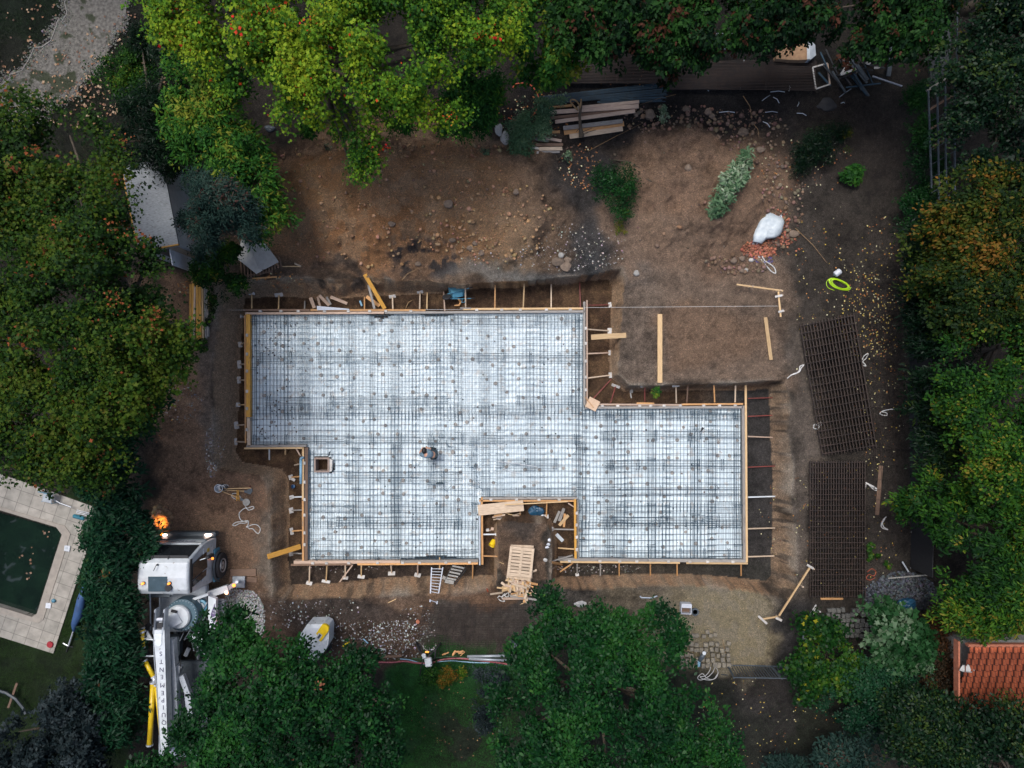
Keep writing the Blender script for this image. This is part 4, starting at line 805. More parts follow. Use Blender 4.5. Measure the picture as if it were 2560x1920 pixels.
# ------------------------------------------------------------ ropes, hoses, cords
def path(pts, dz=.03, n_=6):
    """smooth path through photo points on the ground"""
    q = [Vector((a, b_, 0)) for a, b_ in pts]; out = []
    for i in range(len(q)-1):
        p0, p1, p2, p3 = q[max(i-1, 0)], q[i], q[i+1], q[min(i+2, len(q)-1)]
        for t in range(n_):
            t /= n_; v = .5*((2*p1)+(p2-p0)*t+(2*p0-5*p1+4*p2-p3)*t*t+(3*p1-p0-3*p2+p3)*t**3); out.append(G(v.x, v.y, dz))
    out.append(G(q[-1].x, q[-1].y, dz)); return out
def cord(pts, r, m_, label, name='rope', cat='rope', dz=None, group=None, nn=6):
    return tag(MB().tube(path(pts, (r*1.1 if dz is None else dz), nn), r, 6).build(name, M[m_], smooth=True), label, cat, group)
def loops(cx, cy, k_, rx, ry, wob=2, tail=None):
    out = []
    for i in range(k_*10):
        a = i*2*math.pi/10; f = 1-.08*(i//10)+random.uniform(-.03, .03); out.append((cx+rx*f*math.cos(a)+random.uniform(-wob, wob)*.4, cy+ry*f*math.sin(a)+random.uniform(-wob, wob)*.4))
    return (tail or [])+out
mb = MB(); pts = []
for i in range(72):
    a = i*2*math.pi/12; f = 1-.055*(i//12)+.03*math.sin(i*1.7); pts.append((2098+26*f*math.cos(a-.1)*1.0+3*math.sin(a), 711+14*f*math.sin(a)+6*math.cos(a)*f))
pts = [(2086, 726), (2070, 719), (2066, 706), (2074, 697), (2086, 697)]+pts
q = path(pts, .03, 3)
for i, v in enumerate(q): v.z += .012*(i//36)
tag(MB().tube(q, .013, 6).build('hose', M['lime'], smooth=True), 'lime green hose coiled on the dark soil', 'hose')
cord([(1895,640),(1905,652),(1915,664),(1928,678),(1939,683),(1936,670),(1925,660),(1912,652),(1905,640)], .028, 'rope', 'white webbing loop hanging out of the purple rope', 'strap', 'strap')
cord(loops(1908, 648, 5, 26, 9, 8), .012, 'purple', 'tangled purple rope below the brick rubble')
STR = [([(1968,946),(1975,940),(1985,934),(1998,930),(2003,920),(2010,912),(2000,916),(1998,926),(1990,934),(1976,938)], 'white strap on the soil left of the tilted mesh stack'),
 ([(2155,900),(2160,890),(2170,884),(2165,896),(2158,902),(2156,912),(2165,915),(2158,906),(2152,903)], 'thin white strap knotted at the right of the tilted mesh stack'),
 ([(2036,1060),(2034,1070),(2044,1072),(2048,1064),(2040,1062),(2052,1056),(2052,1064),(2044,1060)], 'small white strap lying at the left edge of the tilted mesh stack'),
 ([(2235,1023),(2222,1024),(2206,1028),(2200,1034),(2208,1038),(2218,1038),(2216,1032),(2205,1030)], 'white strap with a tail between the hedge and the tilted mesh stack'),
 ([(2163,1222),(2166,1208),(2176,1214),(2190,1222),(2195,1226),(2186,1225),(2174,1214),(2164,1206),(2172,1210),(2184,1216),(2192,1222)], 'white strap half under the long brown plank'),
 ([(2216,1292),(2208,1300),(2203,1312),(2206,1320),(2220,1324),(2210,1318),(2206,1308),(2212,1298)], 'white strap curled below the long brown plank'),
 ([(2022,1540),(2030,1528),(2040,1512),(2036,1526),(2028,1538),(2040,1530),(2052,1530),(2044,1526)], 'white strap beside the small profile frame at the lower right')]
for p, lb in STR: cord(p, .022, 'rope', lb, 'strap', 'strap', group='white lifting straps')
cord([(590,1248),(580,1242),(582,1234),(594,1235),(604,1247),(612,1262),(618,1270),(632,1266),(634,1271),(622,1275),(614,1270),(604,1276),(598,1284),(600,1296),(606,1302),(618,1304),(612,1308),(600,1308),(588,1314),(582,1312),(590,1306),(604,1304),(620,1302),(620,1312),(616,1318),(630,1312),(642,1312),(651,1322),(645,1334),(632,1322),(624,1322),(618,1316)], .02, 'rope', 'long white rope tangled on the brown soil beside the tools', nn=8)
cord([(1346,1662+0),(1352,1664)], .01, 'rope', 'short white rope end by the pipes')
cord([(1244,1495),(1248,1490),(1254,1492),(1262,1488),(1270,1482),(1272,1490),(1264,1492),(1262,1484),(1255,1494),(1262,1503),(1252,1502),(1246,1497)], .018, 'rope', 'white rope knot beside the heap of scrap wood')
cord([(1764,1667),(1776,1668),(1772,1680),(1762,1690),(1750,1692),(1760,1698),(1776,1700),(1790,1694),(1795,1680),(1788,1668),(1782,1680),(1770,1692),(1752,1700),(1744,1694),(1756,1684),(1768,1696),(1784,1698),(1793,1686)], .017, 'spacer' if 0 else 'rope', 'cream hose lying in loops below the stacked paving blocks', 'hose', 'hose')
y0 = 1646
cord([(925,1655),(980,1656),(1010,1653),(1050,1658),(1080,1656),(1110,1648),(1150,1646),(1190,1650),(1240,1656),(1280,1662)], .04, 'hred', 'thick pink-red hose running along the lawn edge', 'hose', 'hose')
cord([(1000,1647),(1025,1650),(1045,1656),(1062,1660),(1090,1655),(1130,1652),(1180,1656),(1225,1657)], .024, 'hblue', 'pale blue hose running along the lawn edge', 'hose', 'hose')
cord([(1030,1646),(1060,1648),(1095,1644),(1120,1641),(1150,1643),(1200,1650),(1250,1662),(1300,1664)], .018, 'hgreen', 'thin green hose running along the lawn edge', 'hose', 'hose')
cord([(1282,219),(1290,210),(1308,208),(1328,214),(1342,232),(1347,250),(1343,272),(1330,290),(1308,300),(1286,300),(1270,294)], .025, 'redhose', 'orange-red hose arching in a wide loop left of the timber stack', 'hose', 'hose')
cord([(1209,1443),(1214,1462),(1220,1480)], .025, 'redhose', 'short orange-red hose end right of the stairs', 'hose', 'hose')
cord([(1655,1400),(1656,1401)], .01, 'redhose', 'tiny red offcut at the bottom formwork') if 0 else None
for a, b_, c, d, r_, lb in [(1536,400,1600,420,.03,'dark fallen branch, upper one right of the dark bush'),(1575,425,1664,472,.028,'dark fallen branch slanting down right of the dark bush'),(1290,310,1340,350,.012,'dry orange stalk in the weeds beside the timber'),(1858,240,1880,300,.014,'dry straw coloured stalk, upper one left of the dark bush pile'),(1880,305,1898,348,.014,'dry straw coloured stalk, lower one left of the dark bush pile'),(1470,378,1602,310,.010,'long thin dry stalk crossing the dark soil below the timber'),(1690,236,1600,262,.009,'thin dry stalk at the end of the timber stack'),(1988,570,2068,658,.012,'thin straight brown rod on the dark soil above the white canister'),(1005,700,1042,674,.012,'dry stalk with green tip on the black soil above the pit'),(1732,1635,1732,1600,.01,'thin rod on the paving blocks'),(1806,1598,1816,1638,.012,'thin yellow rod beside the stacked paving blocks'),(1015,770,1032,750,.02,'thin yellow stick leaning in the trench above the formwork')]:
    A, B = G(a, b_, .05), G(c, d, .05); mid = (A+B)/2+Vector((random.uniform(-.08, .08), random.uniform(-.08, .08), .06))
    tag(MB().tube([A, (A+mid)/2, mid, (mid+B)/2, B], [r_, r_*.95, r_*.85, r_*.7, r_*.4], 6).build('branch' if 'branch' in lb else 'stick', M['bark'] if 'branch' in lb else M['twig']), lb, 'branch' if 'branch' in lb else 'stick')
# dead post + strap over the lumber stack
t = thing('log', 'dark charred post lying across the timber stack with a dirty strap at its head', 'log', G(1450, 300, .3))
MB().tube([G(1454, 342, .25), G(1451, 318, .42), G(1449, 290, .48), G(1452, 270, .45), G(1453, 256, .42)], [.12, .07, .055, .06, .05], 8).build('trunk', M['bark'], t)
for a, b_, c, d in [(1454, 335, 1490, 325), (1456, 330, 1480, 320), (1451, 318, 1440, 330), (1452, 340, 1470, 332)]: MB().tube([G(a, b_, .42), G((a+c)/2, (b_+d)/2, .46), G(c, d, .40)], [.02, .015, .008], 5).build('limb', M['bark'], t)
cord([(1445,276),(1432,262),(1426,254),(1430,249),(1440,252),(1448,262),(1450,272),(1452,260),(1453,248)], .035, 'twig', 'dirty cream strap looped over the head of the charred post', 'strap', 'strap', dz=.48)
# white bent slivers on the dark soil
for i, (a, b_, c, d) in enumerate([(1738,195,1747,222),(1850,225,1860,150),(1798,281,1837,281),(1913,281,1944,281),(1926,230,1962,230),(1933,243,1948,258),(1992,283,2016,289),(1974,215,1972,228),(1905,252,1925,238),(1997,255,1993,266),(2098,243,2128,222),(1907,304,1925,318),(1755,218,1772,228),(2102,258,2112,258)]):
    A, B = G(a, b_, .04), G(c, d, .04); m_ = (A+B)/2+Vector((.03, .03, .03))
    tag(MB().tube([A, m_, B], .018, 5).build('plastic_strip', M['lgrey']), 'thin pale plastic strip lying on the dark soil below the cedars', 'strip', 'pale plastic strips on the dark soil')

# ------------------------------------------------------------ wheelbarrow, wrap, pipe, bags...
def rot(ax, ang): return Matrix.Rotation(ang, 3, ax)
t = thing('wheelbarrow', 'blue steel wheelbarrow tipped over on the trench slope below the top rim', 'wheelbarrow', G(1145, 735))
c = G(1143, 728, .28); R0 = rot('Z', R(8)) @ rot('X', R(40))
mb = MB(); lo = [(-.20, -.14), (.22, -.12), (.22, .12), (-.20, .14)]; hi = [(-.36, -.26), (.36, -.24), (.36, .24), (-.36, .26)]
vs = [R0 @ Vector((x, y, .28))+c for x, y in lo]+[R0 @ Vector((x, y, 0))+c for x, y in hi]+[R0 @ Vector((x*.93, y*.93, .26))+c for x, y in lo]
mb.add(vs[:8], [(0, 1, 2, 3), (0, 4, 5, 1), (1, 5, 6, 2), (2, 6, 7, 3), (3, 7, 4, 0)]); mb.build('tray', M['blue'], t)
for s_ in (-1, 1):
    mb = MB(); mb.tube([c+R0 @ Vector((-.4, s_*.12, .30)), c+R0 @ Vector((.1, s_*.2, .32)), c+R0 @ Vector((.62, s_*.27, .30))], .018, 6)
    mb.tube([c+R0 @ Vector((.18, s_*.2, .32)), c+R0 @ Vector((.14, s_*.23, .58)), c+R0 @ Vector((.26, s_*.23, .58)), c+R0 @ Vector((.30, s_*.22, .32))], .014, 6); mb.build('frame', M['blue'], t)
    MB().tube([c+R0 @ Vector((.55, s_*.263, .30)), c+R0 @ Vector((.70, s_*.28, .30))], .024, 6).build('grip', M['black'], t)
wl = c+R0 @ Vector((-.46, 0, .33)); wm_ = R0 @ rot('X', R(90)); MB().lathe(wl, [(.08, -.04), (.17, -.045), (.19, -.02), (.19, .02), (.17, .045), (.08, .04)], 16, wm_).build('wheel', M['black'], t)
tag(MB().tube([G(1145, 745, .22), G(1152, 755, .14), G(1148, 763, .10), G(1136, 764, .08)], [.05, .055, .05, .03], 8).build('foam_curl', M['orange']), 'curled orange foam strip hanging under the tipped wheelbarrow', 'foam')
mb = MB(); q = [P(793, 765, ZF+.1), P(793, 775.5, ZF+.08), P(873, 774.5, ZF+.08), P(873, 772, ZF+.1)]
mb.prism([(v.x, v.y) for v in q], ZF-.02, [ZF+.16, ZF+.1, ZF+.08, ZF+.09]); tag(mb.build('plastic_wrap', M['whitep']), 'folded white plastic sheet lying along the top formwork', 'plastic sheet')
t = thing('drain_pipe', 'grey plastic drain pipe with an elbow standing beside the left formwork', 'pipe', P(752, 1180, ZF))
MB().tube([P(752, 1209, ZF+.05), P(752, 1150, ZF+.08)], .055, 12).build('pipe', M['hblue'], t, smooth=True)
MB().tube([P(752, 1150, ZF+.08), P(752.5, 1146, ZF+.08), P(755, 1144, ZF+.06), P(759, 1144, ZF)], .06, 12).build('elbow', M['hblue'], t, smooth=True)
def bagm(cx, cy, r, m_, name, label, cat, sq=(1, 1, .6), dz=.0, jit=.3, pre=None):
    mb = MB(); c = G(cx, cy, r*sq[2]*.6+dz); mb.lump(c, r, jit, sq, 3); return tag(mb.build(name, M[m_], smooth=False), label, cat)
bagm(1341, 1277, .26, 'bluep', 'plastic_bag', 'crumpled dark blue bag in the head of the notch', 'bag', (1.1, .95, .6))
tag(MB().lump(G(1356, 1288, .1), .07, .3, (1, .8, .5), 1).build('plastic_bag', M['whitep']), 'small pale plastic scrap beside the dark blue bag', 'bag')
# big bag of rubble
t = thing('rubble_bag', 'large white woven rubble bag slumped on the heap', 'bag', G(1920, 570))
ol = [(1883,604),(1882,588),(1888,574),(1900,550),(1910,540),(1925,533),(1940,537),(1955,545),(1959,555),(1958,572),(1950,585),(1938,594),(1915,599),(1905,607),(1895,607)]
cen = (1922, 570); rings = [(1., .02), (1.03, .16), (.93, .30), (.70, .37), (.42, .35), (.2, .36)]; mb = MB(); vs = []
zb = gz(*G(1920, 570)[:2])
for kf, zz in rings:
    for i, (a, b_) in enumerate(ol):
        wv = 1+.05*math.sin(i*2.3+kf*9); vs.append(P(cen[0]+(a-cen[0])*kf*wv, cen[1]+(b_-cen[1])*kf*wv, zb+zz+.04*math.sin(i*1.9+kf*7)))
nn_ = len(ol); mb.add(vs, [(r_*nn_+i, r_*nn_+(i+1) % nn_, (r_+1)*nn_+(i+1) % nn_, (r_+1)*nn_+i) for r_ in range(5) for i in range(nn_)]+[tuple(5*nn_+i for i in range(nn_))])
o = mb.build('sack', mat('bag_fabric', (.52, .56, .57), (.34, .39, .42), .6, 3.5, bump=1.), t, smooth=True)
for a, b_, c_x, d in [(1884, 600, 1896, 604), (1950, 540, 1958, 552)]:
    MB().tube([P(a, b_, zb+.15), P(a-2 if a < 1900 else a+3, b_+10 if a < 1900 else b_-3, zb+.08), P(c_x-4, d+6 if a < 1900 else d-4, zb+.08), P(c_x, d, zb+.15)], .025, 6).build('loop_handle', M['whitep'], t)
# white canister
t = thing('canister', 'small white canister lying above the coiled lime hose', 'canister', G(2094, 682)); c = G(2094, 682, .12); rr = rot('Z', R(38)) @ rot('Y', R(82))
MB().lathe(c-rr @ Vector((0, 0, .14)), [(.10, 0), (.125, .02), (.125, .24), (.10, .28)], 18, rr).build('drum', M['whitep'], t, smooth=False)
MB().tube([c+rr @ Vector((.08, .0, -.15)), c+rr @ Vector((.17, 0, -.08)), c+rr @ Vector((.17, 0, .02)), c+rr @ Vector((.11, 0, .06))], .02, 6).build('handle', M['whitep'], t)
MB().cyl(c+Vector((.08, -.07, .02)), .045, .05, 12).build('cap', M['black'], t)
# yellow bucket in notch
t = thing('bucket', 'tipped yellow bucket in the left trench of the notch', 'bucket', G(1232, 1358)); c = G(1232, 1358, .14); rr = rot('Z', R(-30)) @ rot('X', R(60))
MB().lathe(c-rr @ Vector((0, 0, .14)), [(.11, 0), (.14, .27), (.15, .28), (.13, .281), (.105, .02)], 18, rr).build('pail', M['yel'], t)
MB().tube([c+rr @ Vector((.14*math.cos(a), .14*math.sin(a), .14))+rr @ Vector((0, 0, .10*math.sin(a))) for a in np.linspace(0, math.pi, 8)], .006, 4).build('handle', M['dgrey'], t)
for i, (a, b_, rz) in enumerate([(1219, 1325, .1), (1231, 1322, -.2), (1225, 1326, 1.2)]):
    tag(MB().bevbox(G(a, b_, .06), (.14 if i < 2 else .04, .12, .08), .008, rot('Z', rz)).build('brick', M['pink' if i else 'plate']), f'{["pale pink broken brick","reddish broken brick","thin pale brick splinter"][i]} lying in the left trench of the notch', 'brick')
tag(MB().bevbox(G(1399, 1344, .10), (.42, .15, .03), .006, rot('Z', R(-46))).build('white_board', M['white']), 'white panel with dark smudges lying in the right trench of the notch', 'panel')
for i, (a, b_) in enumerate([(1374, 1350), (1371, 1361), (1368, 1368), (1364, 1400)]):
    tag(MB().lump(G(a, b_, .05), .09 if i != 3 else .12, .4, (1, .7, .5), 1).build('plastic_scrap', M['whitep' if i < 3 else 'tarp']), f'{["upper","middle","lower","greyish lowest"][i]} white plastic scrap on the right edge of the earth block', 'plastic scrap')
tag(MB().lump(G(625, 1216, .1), .05, .2, (1, 1, 1), 1).build('glove', M['redm']), 'small red glove by the upper end of the tools', 'glove')
tag(MB().bevbox(G(734, 1199, .06), (.16, .12, .07), .01, rot('Z', -.5)).build('concrete_block', M['plate']), 'small concrete block in the left trench beside the drain pipe', 'block')
t = thing('blue_bucket', 'small blue bucket in the left trench below the drain pipe', 'bucket', G(735, 1215)); MB().lathe(G(735, 1215, .0), [(.06, 0), (.085, .14), (.075, .142), (.05, .02)], 14).build('pail', mat('bucket_blue', (.01, .09, .22), (.01, .07, .17), .4), t)
tag(MB().tube([G(900, 752, .1), G(905, 765, .1)], .045, 10).build('spray_can', M['hblue']), 'pale blue spray can with red cap in the trench left of the long yellow plank', 'can')
tag(MB().bevbox(G(1577, 987, .06), (.05, .30, .02), .004, rot('Z', R(10))).build('batten', M['plate']), 'short pale batten in the trench above the right wing', 'batten')
tag(MB().bevbox(G(1578+1, 976, .06), (.14, .22, .06), .01, rot('Z', R(-8))).build('concrete_block', M['concrete']), 'grey concrete block in the trench above the right wing', 'block')
# ladder
t = thing('ladder', 'aluminium ladder leaning out of the pit over the bottom rim', 'ladder', G(1075, 1500)); A0, B0 = P(1093, 1418, ZB+.95), G(1085, 1508, .12)
tl, tr = P(1079, 1418, ZF), P(1107, 1418, ZF); bl, br = G(1075, 1505, .10), G(1092, 1511, .10)
for a, b_ in ((tl, bl), (tr, br)): mb = MB(); boxr(mb, a, b_, .045, .05); mb.build('rail', M['alu'], t)
for i in range(12): f = (i+.6)/12.2; MB().tube([tl.lerp(bl, f), tr.lerp(br, f)], .017, 6).build('rung', M['alu'], t)
# black steps
t = thing('steps', 'small black stair unit with grey treads leaning in the trench right of the ladder', 'steps', G(1140, 1440))
a1, a2, b1, b2 = P(1133, 1411, ZF+.05), P(1163, 1417, ZF+.05), P(1111, 1456, ZB+.55), P(1132, 1460, ZB+.55)
for a, b_ in ((a1, b1), (a2, b2)): mb = MB(); boxr(mb, a, b_, .05, .16); mb.build('stringer', M['black'], t)
for i in range(6):
    f = (i+.5)/6; p, q = a1.lerp(b1, f), a2.lerp(b2, f); mt = axes(p, q).to_3x3(); MB().bevbox((p+q)/2, ((q-p).length, (.07 if i < 5 else .16), .03), .004, mt).build('tread', M['concrete'], t)
MB().tube([a2+Vector((.08, 0, .3)), b2+Vector((.08, 0, .35))], .02, 6).build('handrail', M['black'], t)
t = thing('crate', 'yellow plastic crate lying beside the ladder', 'crate', G(1109, 1470)); c = G(1109, 1470, .1); rr = rot('Z', R(-18))
mb = MB()
for i in range(4): mb.box(c+rr @ Vector((-.14+.093*i, 0, .04)), (.03, .20, .06), rr)
for s_ in (-1, 0, 1): mb.box(c+rr @ Vector((0, s_*.1, .042)), (.34, .03, .062), rr)
mb.build('lattice', M['yel'], t); MB().box(c-Vector((0, 0, .03)), (.30, .19, .03), rr).build('bottom', M['black'], t)
tag(MB().bevbox(G(1112, 1445, .1), (.22, .16, .03), .006, rot('Z', R(-20))).build('pad_board', M['plate']), 'pale scrap board beside the foot of the black steps', 'board')
# pallets
def pallet(c, rz, z, label, w_=1.0, l_=1.2):
    t = thing('pallet', label, 'pallet', Vector((c.x, c.y, z)), 'wooden pallets on the earth block'); rr = rot('Z', rz); o = Vector((c.x, c.y, z))
    for i in range(3): MB().box(o+rr @ Vector((-w_/2+.05+i*(w_-.1)/2, 0, .07)), (.09, l_, .07), rr).build('bearer', M['pink'], t)
    n_ = 9
    for i in range(n_): wd_ = .10 if 0 < i < n_-1 else .13; MB().bevbox(o+rr @ Vector((0, -l_/2+.06+i*(l_-.12)/(n_-1), .122)), (w_, wd_, .022), .003, rr).build('deck_board', M['pale'], t)
    for i in range(3): MB().box(o+rr @ Vector((-w_/2+.05+i*(w_-.1)/2, 0, .145)), (.10, l_, .018), rr).build('stringer_board', M['pale'], t)
    for i in range(3): MB().box(o+rr @ Vector((0, -l_/2+.06+i*(l_-.12)/2, .012)), (w_, .10, .02), rr).build('bottom_board', M['pink'], t)
zi = gz(*P(1303, 1400)[:2])
pallet(P(1304, 1402), R(-2), zi+.02, 'lowest grey pallet of the stack, its end showing at the top of the photo', .95, 1.35)
pallet(P(1300, 1408), R(-7), zi+.17, 'middle pallet of the stack on the earth block'); pallet(P(1302, 1406, .5), R(-6), zi+.33, 'topmost light pallet of the stack on the earth block')
# scrap wood heap
for i in range(62):
    a = random.gauss(0, 1); cx, cy = 1296+random.gauss(0, 17), 1467+random.gauss(0, 12); an = random.choice([random.uniform(-.3, .3), random.uniform(-.9, -.3), random.uniform(-.3, .3), random.uniform(1.2, 1.9)]); L = random.uniform(14, 40)
    zc = .38*max(0, 1-abs(cx-1296)/55)*max(.1, 1-abs(cy-1467)/36)+.05+random.uniform(0, .08); dx, dy = math.cos(an)*L/2, math.sin(an)*L/2
    A = G(cx-dx, cy+dy, zc+random.uniform(-.05, .05)); B = G(cx+dx, cy-dy, zc+random.uniform(-.05, .05)); zm = (A.z+B.z)/2; 
    if abs(A.z-B.z) > .3: A.z = zm-.1; B.z = zm+.1
    plank(A, B, random.uniform(.05, .11), .025, M[random.choice(['pale', 'pale', 'orange', 'pink', 'fresh'])], 'scrap_lath', 'broken pale lath in the heap of scrap wood below the pallets', 'lath', 'heap of scrap wood', roll=random.uniform(-.4, .4))
for x0, y0, x1, y1, w_, m_, lb in [(1238,1457,1280,1470,6,'pale','bright lath sticking out left of the scrap wood heap'),(1242,1469,1300,1478,4,'fresh','thin lath sticking out left, lower one of the scrap wood heap'),(1256,1497,1310,1496,6,'pink','pinkish board lying lowest under the scrap wood heap'),(1275,1490,1342,1500,5,'grey','grey board under the right end of the scrap wood heap'),(1310,1484,1350,1492,4,'pink','thin board at the lower right of the scrap wood heap'),(1325,1432,1342,1425,5,'pale','short lath right of the topmost pallet'),(1328,1475,1350,1494,3,'pink','thin lath pointing to the green tree from the scrap wood heap')]:
    plank(G(x0, y0, .14), G(x1, y1, .14), px2m(w_), .03, M[m_], 'scrap_lath', lb, 'lath')
for i in range(26):
    cx, cy = random.uniform(1238, 1298), random.uniform(1284, 1300); an = random.uniform(-.5, .5); L = random.uniform(12, 30)
    plank(P(cx-math.cos(an)*L/2, cy+math.sin(an)*L/2, -.98+random.uniform(0, .2)), P(cx+math.cos(an)*L/2, cy-math.sin(an)*L/2, -.98+random.uniform(0, .2)), random.uniform(.03, .09), .02, M[random.choice(['pale', 'orange', 'pink', 'grey', 'fresh'])], 'scrap_lath', 'broken lath in the pile under the wide board in the notch', 'lath', 'scrap laths in the notch')
for i in range(9):
    cx, cy = 1143+random.gauss(0, 8), 1632+random.gauss(0, 5); an = random.uniform(-1.2, .2); L = random.uniform(8, 20)
    plank(G(cx-math.cos(an)*L/2, cy-math.sin(an)*L/2, .06+.02*i), G(cx+math.cos(an)*L/2, cy+math.sin(an)*L/2, .06+.02*i), random.uniform(.03, .07), .02, M['orange'], 'scrap_lath', 'orange splinter in the little pile above the hoses', 'lath', 'splinters above the hoses')
for i, (a, b_, c_x, d) in enumerate([(880,1500,890,1484),(970,1507,990,1498),(905,1497,912,1490),(793,1475,800,1490),(850,1478,852,1492),(1300,1512,1312,1506),(1260,1410,1248,1405)]):
    plank(G(a, b_, .03), G(c_x, d, .03), .03, .02, M['fresh'], 'wood_splinter', f'{ORD[i]} of the loose wood splinters on the bare soil, counted from the ladder', 'splinter')
for i, (a, b_, r_, m_) in enumerate([(1625, 287, .24, 'rock'), (1395, 655, .26, 'rock'), (1413, 667, .25, 'rock'), (1420, 650, .17, 'rock'), (1403, 638, .13, 'concrete'), (1591, 683, .15, 'concrete'), (1716, 272, .15, 'rock'), (1770, 280, .17, 'rock'), (1780, 290, .14, 'rock'), (1834, 652, .16, 'rock'), (1855, 646, .14, 'rock'), (1878, 650, .10, 'plate'), (1854, 677, .13, 'rock'), (1867, 675, .10, 'concrete'), (1901, 375, .18, 'rock'), (1858, 330, .2, 'rock'), (1985, 585, .22, 'rock'), (1720, 420, .17, 'rock'), (1130, 600, .15, 'rock'), (1045, 660, .13, 'rock'), (1175, 620, .16, 'rock'), (1188, 608, .15, 'rock'), (1205, 632, .13, 'rock'), (1290, 480, .14, 'rock'), (1120, 510, .2, 'rock'), (980, 560, .15, 'rock')]):
    tag(MB().lump(G(a, b_, r_*.25), r_, .22, (1, .85, .6), 2).build('boulder', M[m_], smooth=False), f'{"grey" if m_ != "rock" else "brown"} rounded boulder, {["big one right of the timber stack","upper left of the group at the trench rim","lowest of the group at the trench rim","right one of the group at the trench rim","pale one of the group at the trench rim","lone one near the corner of the pit","upper left on the edge of the smaller heap","upper middle on the edge of the smaller heap","beside the upper middle one on the smaller heap","left in the row below the smaller heap","middle in the row below the smaller heap","white one left of the purple rope","lowest one left of the white strap","small bluish one left of the white strap","right on the upper edge of the smaller heap","above the pale plant on the smaller heap","right of the white rubble bag","left of the pale plant on the smaller heap","lower middle of the big heap","on the black streak above the pit","lower right of the big heap, left one","lower right of the big heap, upper one","lower right of the big heap, right one","near the dark bush on the big heap","middle of the big heap","lower left of the big heap"][i]}', 'boulder')

# ------------------------------------------------------------ paving block stacks
def blocks(px0, py0, cols, rows, skew, m_, label, group, z=.0, drop=.1, sz=(11.5, 11.5)):
    b0 = None
    for i in range(cols):
        for j in range(rows):
            if random.random() < drop: continue
            cx = px0+i*sz[0]*1.12+j*skew+random.uniform(-1.8, 1.8); cy = py0+j*sz[1]*1.15+random.uniform(-1.8, 1.8); p = G(cx, cy, z+random.uniform(-.03, .03))
            if b0 is None: b0 = MB().bevbox((0, 0, .07), (.18, .18, .16), .022).build('paving_block', M[m_], org=(0, 0, 0)); c = b0; c.location = p
            else: c = copy_obj(b0, p)
            c.rotation_euler = (random.uniform(-.08, .08), random.uniform(-.08, .08), random.uniform(-.15, .15)); c.scale = (random.uniform(.75, 1.15), random.uniform(.85, 1.1), 1); tag(c, label, 'paving block', group)
blocks(1700, 1609, 10, 5, 1., 'cobble', 'sandy grey granite paving block in the loose stack beside the round tree', 'paving blocks beside the round tree', .1)
blocks(1758, 1661, 5, 1, 0, 'cobble', 'sandy grey granite paving block in the loose stack beside the round tree', 'paving blocks beside the round tree', .12, 0)
for px_, py_ in [(1718,1585),(1732,1587),(1741,1587),(1758,1589),(1767,1578),(1775,1587),(1786,1585),(1820,1606)]:
    c = copy_obj(bpy.data.objects['paving_block'], G(px_, py_, .02), random.uniform(-.3, .3)); tag(c, 'sandy grey granite paving block lying loose on the sand above the stack', 'paving block', 'loose paving blocks on the sand')
blocks(2070, 1524, 12, 6, -1., 'cobbled', 'dark granite paving block in the stack under the fig shrub', 'paving blocks under the fig shrub', .12, .12, (11, 11))
# pump lying on the blocks
t = thing('garden_pump', 'dark cylindrical pump with pale round cap lying on the paving blocks', 'pump', G(1752, 1645))
MB().tube([G(1760, 1636, .38), G(1755, 1642, .36), G(1748, 1652, .30)], [.07, .10, .08], 12).build('motor', M['dgrey'], t, smooth=True)
MB().cyl(G(1760, 1632, .38), .075, .05, 16).build('cap', M['white'], t); MB().tube([G(1748, 1652, .30), G(1747, 1665, .25)], .06, 10).build('foot', M['hblue'], t)
# white crate with disc
t = thing('white_box', 'open white box lying on the sand', 'box', G(1714, 1520)); c = G(1714, 1520, .15); rr = rot('Z', R(-3))
mb = MB(); mb.box(c+rr @ Vector((0, .2, 0)), (.42, .03, .3), rr); mb.box(c+rr @ Vector((0, -.2, 0)), (.42, .03, .3), rr); mb.box(c+rr @ Vector((-.2, 0, 0)), (.03, .37, .3), rr); mb.box(c+rr @ Vector((.2, 0, 0)), (.03, .37, .3), rr); mb.build('shell', M['whitep'], t)
MB().box(c-Vector((0, 0, .1)), (.37, .37, .03), rr).build('bottom', M['brownw'], t); MB().box(c+rr @ Vector((0, .12, .155)), (.40, .14, .02), rr).build('lid_flap', M['whitep'], t)
tag(MB().lathe(G(1737, 1529, .03), [(.10, 0), (.16, 0), (.16, .07), (.10, .07), (.10, 0)], 18).build('cable_reel', M['dgrey']), 'dark round cable reel lying beside the open white box', 'reel')
tag(MB().tube([G(1600, 1490, .05), G(1603, 1494, .06), G(1630, 1495, .06), G(1643, 1490, .06)], .03, 6).build('metal_bracket', M['lgrey']), 'dark bent metal bracket on the soil above the round tree', 'bracket')
bagm(1450, 1510, .18, 'tarp', 'stone_slab', 'pale broken slab beside the top of the round tree', 'slab', (1.4, .7, .2)); tag(MB().bevbox(G(1475, 1511, .06), (.13, .22, .12), .015).build('concrete_block', M['cobble']), 'sandy block beside the top of the round tree', 'block')
